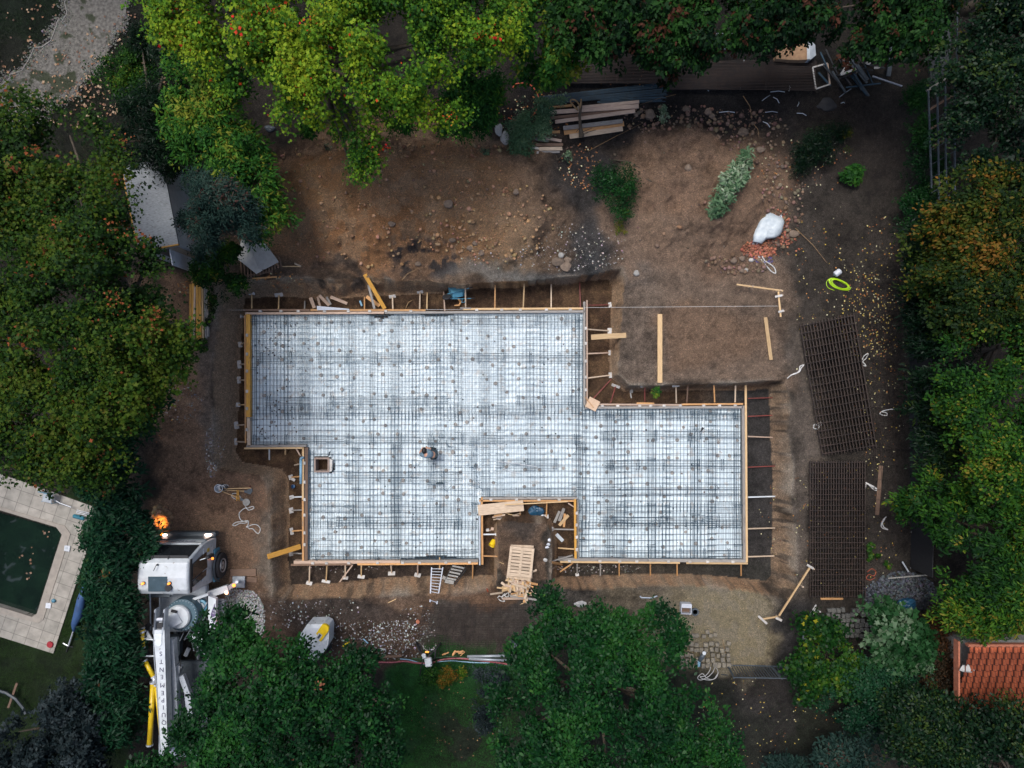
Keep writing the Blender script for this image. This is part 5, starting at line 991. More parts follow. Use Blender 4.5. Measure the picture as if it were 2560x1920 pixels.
# fence panel / grille at the bottom right
t = thing('metal_gate', 'dark slatted metal fence panel leaning over the soil below the sand patch', 'fence', G(1910, 1680))
z1 = 1.1
A0, A1 = G(1818, 1663, .04), G(2040, 1668, .04); B0, B1 = P(1834, 1694, z1), P(2075, 1698, z1)
for a, b_, nme in ((A0, A1, 'bottom_rail'), (B0, B1, 'top_rail')): mb = MB(); boxr(mb, a, b_, .04, .04); mb.build(nme, M['dgrey'], t)
for i in range(34): f = (i+.5)/34; mb = MB(); boxr(mb, A0.lerp(A1, f), B0.lerp(B1, f), .04, .012); mb.build('slat', M['dgrey'], t)
for f in (0, .5, 1.): MB().tube([A0.lerp(A1, f), B0.lerp(B1, f)+Vector((0, 0, .05))], .035, 6).build('post', M['dgrey'], t)
MB().tube([P(1803, 1686, .5), P(1818, 1688, .9)], .02, 5).build('latch_bar', M['dgrey'], t)
tag(MB().prism([tuple(P(*q, .3)[:2]) for q in ((2008, 1586), (2019, 1601), (2002, 1614))], .27, .30).build('metal_offcut', M['alu']), 'pale triangular sheet offcut left of the vine leaves', 'sheet offcut')
bagm(2266, 1510, .28, 'bluep', 'barrel_bag', 'dark blue bag beside the stone heap at the right', 'bag', (1.3, .8, .6), .2)
tag(MB().bevbox(G(2320, 1680, .4), (.5, .42, .8), .02).build('planter_box', M['concrete']), 'grey box with pale edge beneath the dark trees at the right', 'planter')
cord([(2168,1430),(2180,1422),(2190,1430),(2184,1440),(2172,1436),(2166,1446),(2176,1450),(2188,1444)], .012, 'redhose', 'thin red wire tangle right of the lower mesh stack', 'wire', 'wire')
plank(G(2222, 1446, .5), G(2320, 1438, .5), .05, .05, M['concrete'], 'edging_board', 'pale edging rail above the dark stone heap', 'edging'); plank(G(2256, 1404, .3), G(2272, 1430, .3), .06, .04, M['lgrey'], 'batten', 'pale grey batten crossing the edging rail above the dark stone heap', 'batten')
# hand tools
def tool(name, label, hd, handle, head_pts, m_='dgrey', hm='fresh'):
    t = thing(name, label, 'tool', G(*handle[0])); MB().tube([G(*handle[0], .08), G(*handle[1], .05)], .022, 6).build('handle', M[hm], t)
    mb = MB(); q = [G(*p, .05) for p in head_pts]; mb.prism([(v.x, v.y) for v in q], [v.z for v in q], [v.z+.025 for v in q]); mb.build('blade', M[m_], t); return t
tool('shovel', 'shovel with long pale handle and dark curved blade, upper one of the tools', 0, ((560,1222),(628,1220)), [(618,1224),(630,1220),(632,1228),(626,1236),(620,1234)])
tool('shovel', 'shovel lying parallel below the first, dark blade pointing right', 0, ((556,1225),(612,1228)), [(611,1225),(624,1227),(628,1232),(620,1234),(611,1231)])
tool('rake', 'rake with long yellowish handle slanting down to the right', 0, ((548,1225),(604,1248)), [(602,1244),(610,1248),(606,1253),(600,1250)])
for i, (a, b_, r_) in enumerate([(552, 1219, .17), (564, 1216, .13)]):
    t = thing('bucket', f'{["larger grey","smaller dark"][i]} bucket standing at the left end of the tools', 'bucket', G(a, b_)); MB().lathe(G(a, b_, .0), [(r_*.75, 0), (r_, .24), (r_*1.05, .25), (r_*.92, .25), (r_*.7, .03)], 18).build('pail', M['lgrey' if i == 0 else 'dgrey'], t)
    MB().tube([G(a, b_, .25)+Vector((r_*math.cos(x), r_*math.sin(x)*.5, .0)) for x in np.linspace(0, math.pi, 8)], .008, 4).build('handle', M['alu'], t)
t = thing('trestle', 'small yellow trestle frame lying across the tools', 'trestle', G(595, 1240))
for a, b_, c_x, d in [(593, 1225, 592, 1252), (596, 1225, 598, 1252), (592, 1236, 598, 1236), (593, 1246, 598, 1246)]: MB().tube([G(a, b_, .12), G(c_x, d, .12)], .018, 6).build('bar', M['yellow'], t)
tag(MB().lathe(G(617, 1255, .04), [(.05, 0), (.09, .0), (.15, .01), (.15, .07), (.09, .08), (.05, .08)], 20).build('wheel', M['concrete']), 'grey barrow wheel lying at the end of the rake', 'wheel')
# planks' neighbour: track rails under the truck
plank(G(575, 1432, .06), G(640, 1431, .06), .30, .05, M['brownw'], 'plank', 'dark brown timber under the outrigger pad of the truck', 'plank'); plank(G(572, 1448, .05), G(642, 1450, .05), .22, .05, M['brownw'], 'plank', 'second dark timber beside the outrigger pad of the truck', 'plank')
# ------------------------------------------------------------ concrete pump truck
def text_mesh(body, size, mtx, m, name, parent, ext=.004):
    cu = bpy.data.curves.new(name, 'FONT'); cu.body = body; cu.size = size; cu.extrude = ext; cu.align_x = 'CENTER'; cu.align_y = 'CENTER'
    o = bpy.data.objects.new('tmp', cu); sc.collection.objects.link(o); dg = bpy.context.evaluated_depsgraph_get(); dg.update()
    me = bpy.data.meshes.new_from_object(o.evaluated_get(dg)); bpy.data.objects.remove(o)
    me.transform(mtx if parent is None else Matrix.Translation(-ORG[parent.name]) @ mtx); me.materials.clear(); me.materials.append(m)
    r = bpy.data.objects.new(name, me); sc.collection.objects.link(r)
    if parent is not None: r.parent = parent; ORG[r.name] = ORG[parent.name]
    return r
TX = -13.15
T = thing('pump_truck', 'white concrete pump truck with folded boom, parked between the laurel hedge and the pit', 'truck', (TX, -7.5, 0))
def cab_ring(y, z, hw, cx=TX-.02): return [(cx-hw, y, z), (cx+hw, y, z)]
xl, xr = -14.22, -12.08
# body shell: side profile extruded, roof narrower and rounded at the back
prof = [(-6.25, .55), (-6.23, 1.35), (-6.28, 1.85), (-6.58, 2.72), (-6.75, 2.86), (-7.3, 2.93), (-7.75, 2.90), (-7.95, 2.75), (-8.0, 1.0), (-7.95, .75)]
mb = MB(); secs = [(xl, 1., .0), (xl+.07, 1., .06), (xr-.07, 1., .06), (xr, 1., .0)]; vs = []
for x, k_, r_ in secs:
    for y, z in prof:
        yy, zz = y, z
        if x in (xl, xr): yy = -7.2+(y+7.2)*.965; zz = z-(.08 if z > 2.5 else 0); 
        inn = .10 if z > 2.6 else .04 if z > 1.9 else 0
        xx = x+(inn if x < TX else -inn); vs.append((xx, yy, zz))
n_ = len(prof); fs = [(s_*n_+i, s_*n_+(i+1) % n_, (s_+1)*n_+(i+1) % n_, (s_+1)*n_+i) for s_ in range(3) for i in range(n_)]+[tuple(range(n_)), tuple(range(3*n_, 4*n_))]
mb.add(vs, fs); cabo = mb.build('cab', M['white'], T); bv = cabo.modifiers.new('bevel', 'BEVEL'); bv.width = .07; bv.segments = 3; bv.limit_method = 'ANGLE'; bv.angle_limit = R(25)
def quad(name, pts, m, parent=T, th=.02):
    p = [Vector(v) for v in pts]; nn = (p[1]-p[0]).cross(p[2]-p[0]).normalized(); c = sum(p, Vector())/len(p)
    if nn.dot(c-Vector((TX, -7.3, 1.6))) < 0: nn = -nn
    k = len(p); return MB().add([v-nn*th*.5 for v in p]+[v+nn*th for v in p], [tuple(range(k)), tuple(range(k, 2*k))]+[(i, (i+1) % k, k+(i+1) % k, k+i) for i in range(k)]).build(name, m, parent)
ws = quad('windscreen', [(xl+.12, -6.30, 1.88), (xr-.12, -6.30, 1.88), (xr-.17, -6.56, 2.66), (xl+.17, -6.56, 2.66)], M['glass'])
for x in (-13.6, -13.0): MB().tube([(x, -6.62, 2.80), (x, -6.50, 2.76)], .02, 5).build('visor_bracket', M['black'], T)
quad('sun_visor', [(xl+.15, -6.60, 2.74), (xr-.15, -6.60, 2.74), (xr-.22, -6.50, 2.70), (xl+.22, -6.50, 2.70)], M['black'])
quad('front_panel', [(xl+.10, -6.225, 1.40), (xr-.10, -6.225, 1.40), (xr-.10, -6.26, 1.80), (xl+.10, -6.26, 1.80)], M['white'])
quad('grille', [(xl+.08, -6.21, .60), (xr-.08, -6.21, .60), (xr-.08, -6.21, 1.36), (xl+.08, -6.21, 1.36)], M['dgrey'], th=.05)
MB().bevbox((TX, -6.12, .62), (2.25, .22, .42), .05).build('bumper', M['dgrey'], T)
for x in (-12.32, -12.20): MB().lathe((x, -6.10, .95), [(.02, -.03), (.075, -.02), (.085, .03), (.03, .05)], 12, rot('X', R(-90)).to_3x3()).build('headlight', M['lamp'], T)
MB().lathe((-14.0, -6.10, .95), [(.02, -.03), (.08, -.02), (.09, .03), (.03, .05)], 12, rot('X', R(-90)).to_3x3()).build('headlight', M['lamp'], T)
mt = Matrix.Translation((TX-.05, -6.195, 1.60)) @ rot('Z', R(180)).to_4x4() @ rot('X', R(85)).to_4x4()
text_mesh('ACME EQUIPEMENTS', .155, mt, M['ink'], 'front_lettering', T)
for x, k_ in ((xr, 1), (xl, -1)):
    X = x+k_*.005
    quad('door', [(X, -6.55, .95), (X, -7.72, .95), (X-k_*.03, -7.72, 1.85), (X-k_*.03, -6.45, 1.75)], M['white'])
    quad('side_window', [(X-k_*.02, -6.62, 1.55), (X-k_*.01, -7.25, 1.50), (X-k_*.09, -7.45, 2.62), (X-k_*.08, -6.85, 2.62)], M['glass'], th=.03)
    quad('rear_window', [(X-k_*.01, -7.30, 1.58), (X-k_*.01, -7.55, 1.62), (X-k_*.09, -7.72, 2.60), (X-k_*.09, -7.50, 2.62)], M['glass'], th=.03)
    q = MB().bevbox((X+k_*.28, -6.72, 1.9), (.16, .12, .55), .03).build('mirror', M['black'], T)
    MB().tube([(X+k_*.28, -6.72, 2.15), (X+k_*.02, -6.8, 2.2)], .018, 5).build('bracket', M['lgrey'], q)
    quad('step_panel', [(X+k_*.02, -6.7, .45), (X+k_*.02, -8.0, .45), (X+k_*.02, -8.0, .92), (X+k_*.02, -6.7, .92)], M['blue'], th=.06)
    quad('door_seam', [(X-k_*.085, -6.62, 2.80), (X-k_*.085, -7.90, 2.80), (X-k_*.055, -7.90, 2.70), (X-k_*.055, -6.62, 2.70)], M['black'], th=.012)
quad('door_sticker', [(xr+.012, -6.52, 1.30), (xr+.012, -6.66, 1.30), (xr+.012, -6.66, 1.48), (xr+.012, -6.52, 1.48)], M['yel'], th=.012)
MB().bevbox((-13.32, -7.52, 2.935), (.72, .56, .03), .08).build('roof_hatch', mat('hatch_tinted', (.03, .055, .07), (.02, .04, .05), .25, 6, spots=((.4,.45,.48), 6, .70)), T)
for x in (-13.84, -12.86):
    bc = MB().cyl((x, -7.48, 2.93), .06, .05, 14).build('beacon_base', M['black'], T); MB().cyl((x, -7.48, 2.98), .045, .10, 14, .035).build('amber_dome', M['amber'], bc)
MB().lathe((-12.9, -7.66, 2.93), [(.07, 0), (.13, 0), (.13, .07), (.07, .07)], 18).build('roof_vent', M['black'], T)
MB().tube([(-13.34, -6.8, 2.9), (-13.36, -6.82, 3.0), (-13.42, -7.0, 3.05)], .012, 5).build('aerial', M['black'], T); MB().cyl((-13.34, -6.8, 2.9), .035, .04, 10).build('aerial_foot', M['black'], T)
for y in (-7.0, -7.14, -7.28): MB().box((-14.0, y-.4, 2.90), (.16, .02, .02)).build('roof_rib', M['white'], T)
def wheel(x, y, r_=.52, side=1):
    rr = rot('Y', R(90)); t_ = MB().lathe((x, y, r_), [(r_*.55, -.14), (r_*.93, -.15), (r_, -.11), (r_, .11), (r_*.93, .15), (r_*.55, .14)], 28, rr).build('wheel', M['black'], T)
    MB().lathe((x+side*.02, y, r_), [(.05, .12), (.12, .14), (.2, .10), (r_*.54, .15), (r_*.56, .08), (.05, .08)] if side > 0 else [(.05, -.12), (.2, -.10), (r_*.54, -.15), (r_*.56, -.08), (.05, -.08)], 24, rr).build('rim', M['alu'], t_)
    return t_
wheel(-11.98, -7.42); wheel(-14.3, -7.42, .52, -1)
for y in (-11.5, -12.9): wheel(-12.15, y); wheel(-14.2, y, .52, -1)
MB().tube([(-11.98+.02, -7.42+.62*math.cos(a), .52+.62*math.sin(a)) for a in np.linspace(.1, 3.0, 9)], .05, 6).build('mudguard', M['dgrey'], T)
MB().cyl((-11.98, -6.98, 1.18), .05, .03, 12).build('side_marker', M['amber'], T)
# chassis and deck
for x in (-13.6, -12.7): MB().box((x, -11.2, .75), (.16, 8.4, .3)).build('chassis_rail', M['dgrey'], T)
MB().bevbox((-13.2, -9.0, 1.0), (1.9, 1.9, .28), .04).build('turret_base', M['lgrey'], T)
MB().bevbox((-13.1, -12.6, 1.1), (1.9, 3.0, .25), .04).build('rear_deck', M['dgrey'], T)
MB().bevbox((-13.15, -14.2, 1.35), (1.5, .9, .8), .06).build('hopper', M['lgrey'], T)
MB().bevbox((-13.75, -8.15, 1.9), (.9, .35, .12), .03).build('rear_platform', M['dgrey'], T)
MB().tube([(-14.1, -9.6, 1.9), (-14.1, -8.15, 1.95), (-13.9, -8.05, 1.95), (-13.2, -8.2, 1.95)], .03, 6).build('guard_rail', M['lgrey'], T)
MB().tube([(-13.8, -9.2, 1.8), (-13.8, -8.3, 1.8)], .025, 6).build('guard_rail', M['lgrey'], T)
# turret
MB().lathe((-12.88, -9.02, 1.35), [(.62, 0), (.62, .55), (.57, .58)], 36).build('slewing_ring', mat('ring_blue_grey', (.07,.12,.15), (.04,.08,.10), .45, 5, metal=.2), T)
mb = MB(); mb.lathe((-12.96, -9.05, 1.95), [(.46, 0), (.46, .10), (.42, .16), (.12, .22)], 36); mb.build('turret_cap', M['white'], T)
mb = MB()
for i in range(30): a = i*math.tau/30; mb.cyl((-12.88+.57*math.cos(a), -9.02+.57*math.sin(a), 1.92), .016, .03, 6)
tag(mb.build('ring_bolts', M['lgrey'], T), kind='stuff')
B1, B2 = Vector((-12.85, -9.0, 2.2)), Vector((-13.62, -9.42, 2.5))
mb = MB(); boxr(mb, B1, B2, .46, .34); mb.build('turret_arm', M['lgrey'], T); MB().bevbox((-13.05, -8.78, 2.2), (.24, .12, .04), .02, rot('Z', R(-15)).to_3x3()).build('arm_window', M['black'], T); MB().bevbox((-12.87, -9.17, 2.17), (.11, .09, .03), .01).build('cap_slot', M['black'], T)
# boom
def zpt(px, py, z): return P(px, py, z)
zt = 3.05
bA, bB, bC = zpt(397, 1575, zt), zpt(403, 1690, zt), zpt(411, 1885, zt)
mb = MB(); hw = [.21, .165, .12]; pts = [bA, bB, bC]
vs = []
for p, h_ in zip(pts, hw):
    for sx_, sz_ in ((-1, 0), (1, 0), (1, -1), (-1, -1)): vs.append(p+Vector((sx_*h_, 0, sz_*.42)))
mb.add(vs, [(0, 1, 5, 4), (1, 2, 6, 5), (2, 3, 7, 6), (3, 0, 4, 7), (4, 5, 9, 8), (5, 6, 10, 9), (6, 7, 11, 10), (7, 4, 8, 11), (0, 3, 2, 1), (8, 9, 10, 11)])
boom = mb.build('main_boom', M['white'], T)
mb = MB(); k_ = []
for i in range(16): a = math.pi*i/15; k_.append((math.cos(a)*.12, -.10-math.sin(a)*.12))
mb.prism([(bA.x+.0+x, bA.y-.30+y-.08) for x, y in [(-.12, .25), (-.12, -.1)]+[(-v[0], v[1]-.0) for v in k_]+[(.12, -.1), (.12, .25)]], zt+.001, zt+.03); mb.build('boom_plate', M['white'], boom)
for s_ in (-1, 1):
    MB().bevbox(bA+Vector((s_*.17, .30, -.15)), (.08, .95, .34), .03, rot('Z', R(-4)).to_3x3()).build('hinge_cheek', M['lgrey'], T)
    MB().bevbox(bA+Vector((s_*.17, .38, .04)), (.03, .55, .02), .008, rot('Z', R(-4)).to_3x3()).build('cheek_slot', M['black'], T)
MB().tube([bA+Vector((-.16, .36, -.12)), bA+Vector((.16, .36, -.12))], .085, 12).build('hinge_pin', M['alu'], T)
MB().bevbox(bA+Vector((0, .13, -.1)), (.24, .22, .05), .02).build('hinge_gap', M['black'], T)
# letters on the boom, upside down in the photo: E Q U I P E M E N T S read from the boom's tip
for ch, py in zip('SSTNEMEPIUQE'[1:], [1634, 1654, 1674, 1692, 1713, 1732, 1750, 1768, 1787, 1806, 1825]):
    f = (py-1575)/(1885-1575); px = 397+(411-397)*f+2.5
    text_mesh(ch, .235, Matrix.Translation(zpt(px, py, zt+.006)) @ rot('Z', R(180)).to_4x4(), M['ink'], 'boom_letter', boom)
lw = [zpt(423, 1600, 2.5), zpt(431, 1700, 2.5), zpt(437, 1890, 2.5)]
for a, b_ in zip(lw, lw[1:]): mb = MB(); boxr(mb, a, b_, .30, .30); mb.build('second_boom', M['lgrey'], T)
for (a, b_, c_x, d, w_) in [(447, 1665, 438, 1690, .22), (452, 1690, 470, 1740, .20), (468, 1735, 474, 1790, .22)]:
    mb = MB(); boxr(mb, zpt(a, b_, 2.3), zpt(c_x, d, 2.3), w_, .2); mb.build('linkage', M['lgrey'], T)
MB().tube([zpt(440, 1665, 2.4), zpt(452, 1650, 2.3), zpt(450, 1680, 2.3)], .02, 6).build('hydraulic_hose', M['black'], T)
MB().tube([zpt(384, 1600, 2.9), zpt(386, 1650, 2.95), zpt(392, 1720, 2.95), zpt(402, 1880, 2.95)], .02, 6).build('boom_cable', M['lgrey'], T)
# delivery pipe
for i, (pts, r_) in enumerate([([(354, 1572), (357, 1580)], .10), ([(356, 1590), (359, 1618)], .06), ([(362, 1652), (384, 1692)], .085), ([(383, 1706), (374, 1862)], .10), ([(390, 1712), (404, 1850)], .07)]):
    pz = MB().tube([zpt(*p, 2.75) for p in pts], r_, 14).build('delivery_pipe', M['yel'], T, smooth=True)
    for p in (pts[0], pts[-1]):
        a, b_ = zpt(*pts[0], 2.75), zpt(*pts[-1], 2.75); d = (b_-a).normalized()*.03; c = zpt(*p, 2.75)
        MB().tube([c-d, c+d], r_*1.3, 12).build('clamp', M['alu'], pz)
MB().tube([zpt(354, 1572, 2.75), zpt(356, 1584, 2.75), zpt(356, 1592, 2.75)], .08, 10).build('pipe_elbow', M['yel'], T, smooth=True)
MB().tube([zpt(384, 1692, 2.75), zpt(387, 1700, 2.75), zpt(384, 1707, 2.75)], .09, 10).build('pipe_elbow', M['alu'], T, smooth=True)
for a, b_, c_x, d in [(356, 1597, 384, 1599), (356, 1640, 386, 1640)]: MB().tube([zpt(a, b_, 2.7), zpt(c_x, d, 2.8)], .03, 6).build('pipe_bracket', M['white'], T)
mb = MB(); q = [zpt(368, 1577, 2.6), zpt(382, 1600, 2.6), zpt(358, 1600, 2.6)]; mb.prism([(v.x, v.y) for v in q], 2.55, 2.6); mb.build('gusset', M['white'], T)
MB().tube([zpt(374, 1600, 2.4)+Vector((.35*math.cos(a)*.5, .6*math.sin(a), 0)) for a in np.linspace(1.6, 4.6, 9)], .09, 8).build('hose_loop', M['black'], T)
# right-hand flank: outrigger arm, tank, panel, lamps
mb = MB(); boxr(mb, zpt(520, 1487, 1.3), zpt(569, 1471, 1.25), .26, .22); mb.build('outrigger_arm', M['white'], T)
mb = MB(); boxr(mb, zpt(569, 1472, 1.2), zpt(594, 1454, .9), .16, .16); mb.build('outrigger_beam', M['lgrey'], T)
MB().tube([zpt(592, 1455, 1.1), (zpt(598, 1452, 0)+Vector((0, 0, .12)))], .06, 10).build('outrigger_leg', M['alu'], T)
MB().bevbox(G(597, 1455, .14), (.52, .48, .06), .015).build('outrigger_pad', M['lgrey'], T)
MB().cyl(zpt(585, 1463, 1.25), .07, .03, 12).build('reflector', M['amber'], T); MB().lathe(zpt(567, 1481, 1.5), [(.05, 0), (.07, .04), (.03, .08)], 12).build('work_lamp', M['lampred'], T); MB().cyl(zpt(558, 1550, 1.2), .035, .04, 10).build('work_lamp', M['lampred'], T)
mb = MB(); boxr(mb, zpt(455, 1508, 1.6), zpt(520, 1486, 1.6), .10, .14); mb.build('cross_member', M['white'], T)
mb = MB(); boxr(mb, zpt(448, 1520, 1.5), zpt(500, 1508, 1.5), .30, .2); mb.build('cross_beam', M['lgrey'], T)
MB().lathe(zpt(505, 1513, 1.3), [(.20, 0), (.25, .03), (.25, .12), (.17, .14), (.16, .05)], 24).build('tank_ring', M['blue'], T); MB().cyl(zpt(505, 1513, 1.35), .10, .06, 18).build('tank_cap', M['white'], T)
sp = [zpt(521, 1490, 1.55), zpt(540, 1497, 1.55), zpt(543, 1570, 1.4), zpt(525, 1586, 1.4)]
MB().prism([(v.x, v.y) for v in sp], 1.35, 1.56).build('side_panel', M['white'], T)
q = [zpt(537, 1508, 1.565), zpt(539, 1540, 1.565), zpt(527, 1545, 1.565), zpt(527, 1535, 1.565)]; MB().prism([(v.x, v.y) for v in q], 1.56, 1.566).build('violet_sign', M['violet'], T)
for i in range(6):
    a = zpt(527, 1549+i*5.5, 1.565); b_ = zpt(541, 1543+i*5.5, 1.565); mb = MB(); boxr(mb, a, b_, .035, .006); mb.build('violet_stripe', M['violet'], T)
text_mesh('ETS', .11, Matrix.Translation(zpt(535, 1530, 1.57)) @ rot('Z', R(80)).to_4x4(), M['white'], 'sign_lettering', T)
MB().bevbox(zpt(551, 1528, 1.0), (.30, 1.0, .10), .02).build('step_cover', M['lgrey'], T)
for i in range(8): mb = MB(); boxr(mb, zpt(548, 1505+i*6.5, 1.07), zpt(560, 1500+i*6.5, 1.07), .02, .02); mb.build('tread_rib', M['dgrey'], T)
for x, y0_, y1_ in [(531, 1602, 1656), (545, 1590, 1640), (556, 1560, 1634), (566, 1555, 1630), (493, 1628, 1650), (518, 1600, 1650)]: MB().tube([zpt(x, y0_, .9), zpt(x+2, y1_, .9)], .03, 6).build('side_tube', M['lgrey'] if x != 531 else M['white'], T)
MB().bevbox(zpt(498, 1548, 1.3), (.42, .5, .5), .06).build('pump_block', M['dgrey'], T); MB().bevbox(zpt(436, 1612, 1.2), (.55, .75, .4), .05).build('oil_tank', M['dgrey'], T)
mb = MB(); q = [zpt(490, 1582, 1.6), zpt(505, 1582, 1.6), zpt(506, 1615, 1.5), zpt(496, 1620, 1.5), zpt(478, 1592, 1.55)]; mb.prism([(v.x, v.y) for v in q], [1.5, 1.45, 1.4, 1.38, 1.42], [1.62, 1.55, 1.52, 1.5, 1.6]); mb.build('plastic_cover', M['whitep'], T)
MB().bevbox(zpt(468, 1630, 1.3), (.16, .36, .1), .02, rot('Z', R(-25)).to_3x3()).build('control_box', M['lgrey'], T)
for i in range(7): MB().tube([zpt(random.uniform(440, 520), random.uniform(1500, 1560), 1.5), zpt(random.uniform(440, 520), random.uniform(1520, 1600), 1.45), zpt(random.uniform(440, 520), random.uniform(1560, 1640), 1.3)], .02, 5).build('hydraulic_hose', M['black'] if i % 2 else M['lgrey'], T)
# flashing indicator of the hidden front corner lights the mud orange
lp = bpy.data.lights.new('indicator_light', 'SPOT'); lp.energy = 200; lp.color = (1, .36, .06); lp.spot_size = R(44); lp.spot_blend = 1.; lp.shadow_soft_size = .05
lo_ = bpy.data.objects.new('indicator_light', lp); sc.collection.objects.link(lo_); lo_.location = (-14.22, -5.96, .72); lo_.rotation_euler = (P(404, 1303)-Vector((-14.22, -5.96, .72))).to_track_quat('-Z', 'Y').to_euler()
MB().cyl((-14.12, -6.06, .95), .05, .05, 10).build('indicator', M['amber'], T)

x_, y_ = blob(260, 405, 1300, 26, 40); stones('dirt_clods', 'clods of mud lit orange in front of the truck', pp(x_, y_), .03+.10*rng.random(260)**2, jc(260, (.20, .13, .08)))
# ------------------------------------------------------------ worker bending over the mesh
def skin_body(name, joints, edges, radii, m, parent):
    me = bpy.data.meshes.new(name); o0 = ORG[parent.name]; me.from_pydata([tuple(Vector(j)-o0) for j in joints], edges, []); me.update(); me.materials.append(m)
    o = bpy.data.objects.new(name, me); sc.collection.objects.link(o); o.parent = parent; ORG[o.name] = o0
    md = o.modifiers.new('skin', 'SKIN'); md.use_smooth_shade = True
    for v, r_ in zip(me.skin_vertices[0].data, radii): v.radius = r_ if isinstance(r_, tuple) else (r_, r_)
    me.skin_vertices[0].data[0].use_root = True; sb = o.modifiers.new('sub', 'SUBSURF'); sb.levels = 1; sb.render_levels = 2
    return o
wk = thing('person', 'worker in a blue-grey shirt and dark trousers bending over the steel mesh to tie it', 'person', P(1083, 1134, ZS+.2))
z0 = ZS+.2; W = lambda px, py, h_: P(px, py, z0+h_)
hip = W(1082, 1135, .62); j = [hip, W(1077, 1136, .76), W(1069, 1137, .88), W(1064, 1136, .93), W(1062, 1131, .97), W(1060.5, 1127.5, .98),
 W(1054, 1138, .86), W(1050, 1131, .58), W(1056, 1122, .36), W(1073, 1130, .88), W(1076, 1122, .60), W(1067, 1119, .34),
 W(1084, 1130, .58), W(1075, 1125, .38), W(1085, 1122, .08), W(1078, 1120, .03), W(1086, 1140, .58), W(1078, 1143, .36), W(1088, 1145, .08), W(1081, 1147, .03)]
ed = [(0,1),(1,2),(2,3),(3,4),(4,5),(2,6),(6,7),(7,8),(2,9),(9,10),(10,11),(0,12),(12,13),(13,14),(14,15),(0,16),(16,17),(17,18),(18,19)]
rd = [(.15,.12),(.15,.11),(.16,.11),(.07,.07),(.055,.055),(.09,.11),.075,.05,.032,.075,.05,.032,.10,.075,.05,.045,.10,.075,.05,.045]
body = skin_body('body', j, ed, rd, M['skin'], wk)
# clothing slightly outside the body
skin_body('shirt', [j[0], j[1], j[2], j[3]*.6+j[2]*.4, j[6], j[6].lerp(j[7], .6), j[9], j[9].lerp(j[10], .6)], [(0,1),(1,2),(2,3),(2,4),(4,5),(2,6),(6,7)], [(.165,.135),(.165,.125),(.18,.13),(.10,.09),.09,.075,.09,.075], M['shirt'], wk)
skin_body('trousers', [j[0], j[12], j[13], j[14], j[16], j[17], j[18]], [(0,1),(1,2),(2,3),(0,4),(4,5),(5,6)], [(.165,.14),.12,.09,.07,.12,.09,.07], M['trousers'], wk)
MB().lump(j[5]+Vector((0, .015, .03)), .118, .06, (.92, 1.12, .95), 3).build('hair', M['hair'], wk, smooth=True)
hd_ = j[5]+Vector((0, .09, -.05)); MB().lump(hd_+Vector((0, .02, -.02)), .02, .1, (1, 1.4, 1), 1).build('nose', M['skin'], wk)
for s_ in (-1, 1): MB().lump(j[5]+Vector((s_*.105, -.01, 0)), .026, .1, (.4, 1, 1.2), 1).build('ear', M['skin'], wk)
for hand, fw in ((j[8], j[8]-j[7]), (j[11], j[11]-j[10])):
    fw = fw.normalized(); sd = fw.cross(Vector((0, 0, 1))).normalized()
    for q in range(5):
        o_ = (q-2)*.02; L = [.055, .075, .08, .075, .06][q] if q else .05; b0 = hand+sd*o_+fw*.05 if q else hand+sd*-.045+fw*.02
        MB().tube([hand+sd*o_*.6, b0, b0+fw*L*.6+Vector((0, 0, -.02)), b0+fw*L*.75+Vector((0, 0, -.05))], [.012, .011, .009, .007], 6).build('finger', M['skin'], wk, smooth=True)
for a, b_ in ((j[14], j[15]), (j[18], j[19])): d = (b_-a).normalized(); MB().tube([a-d*.06, a, b_, b_+d*.05], [.05, .062, .055, .03], 8).build('boot', M['black'], wk, smooth=True)
tag(MB().tube([P(1245, 1154, ZS+.24), P(1285, 1158, ZS+.24), P(1340, 1167, ZS+.24)], .018, 6).build('level_staff', M['white']), 'long white staff lying on the mesh right of the worker', 'staff')
tag(MB().tube([P(1258, 1170, ZS+.24), P(1275, 1178, ZS+.24), P(1302, 1183, ZS+.24)], .014, 6).build('level_staff', M['white']), 'short white rod lying on the mesh below the long white staff', 'staff')
tag(MB().tube([P(1758, 1069, ZS+.28), P(1751, 1080, ZS+.28)], [.05, .015], 8).build('hand_tool', M['black']), 'small black hand tool lying on the upper right of the slab mesh', 'tool')
tag(MB().lump(P(1100, 1208, ZS+.24), .09, .3, (2.2, .7, .5), 1).build('work_glove', M['trousers']), 'dark gloves lying on the mesh below the worker', 'glove')
# ------------------------------------------------------------ trees, hedges, shrubs
def leaf_mat(name, stops, rough=.6, transl=.12):
    m, n, l, b = new_mat(name); a = n.new('ShaderNodeAttribute'); a.attribute_name = 'tint'
    cr = n.new('ShaderNodeValToRGB'); l.new(a.outputs['Fac'], cr.inputs[0]); e = cr.color_ramp.elements
    e[0].position = stops[0][0]; e[0].color = (*stops[0][1], 1); e[1].position = stops[-1][0]; e[1].color = (*stops[-1][1], 1)
    for p_, c in stops[1:-1]: q = e.new(p_); q.color = (*c, 1)
    l.new(cr.outputs[0], b.inputs['Base Color']); b.inputs['Roughness'].default_value = rough; b.inputs['Specular IOR Level'].default_value = .10
    tr = n.new('ShaderNodeBsdfTranslucent'); l.new(cr.outputs[0], tr.inputs[0]); mx = n.new('ShaderNodeMixShader'); mx.inputs[0].default_value = transl
    l.new(b.outputs[0], mx.inputs[1]); l.new(tr.outputs[0], mx.inputs[2]); l.new(mx.outputs[0], n['Material Output'].inputs[0]); return m
G1, G2 = (.012, .045, .008), (.035, .095, .012)
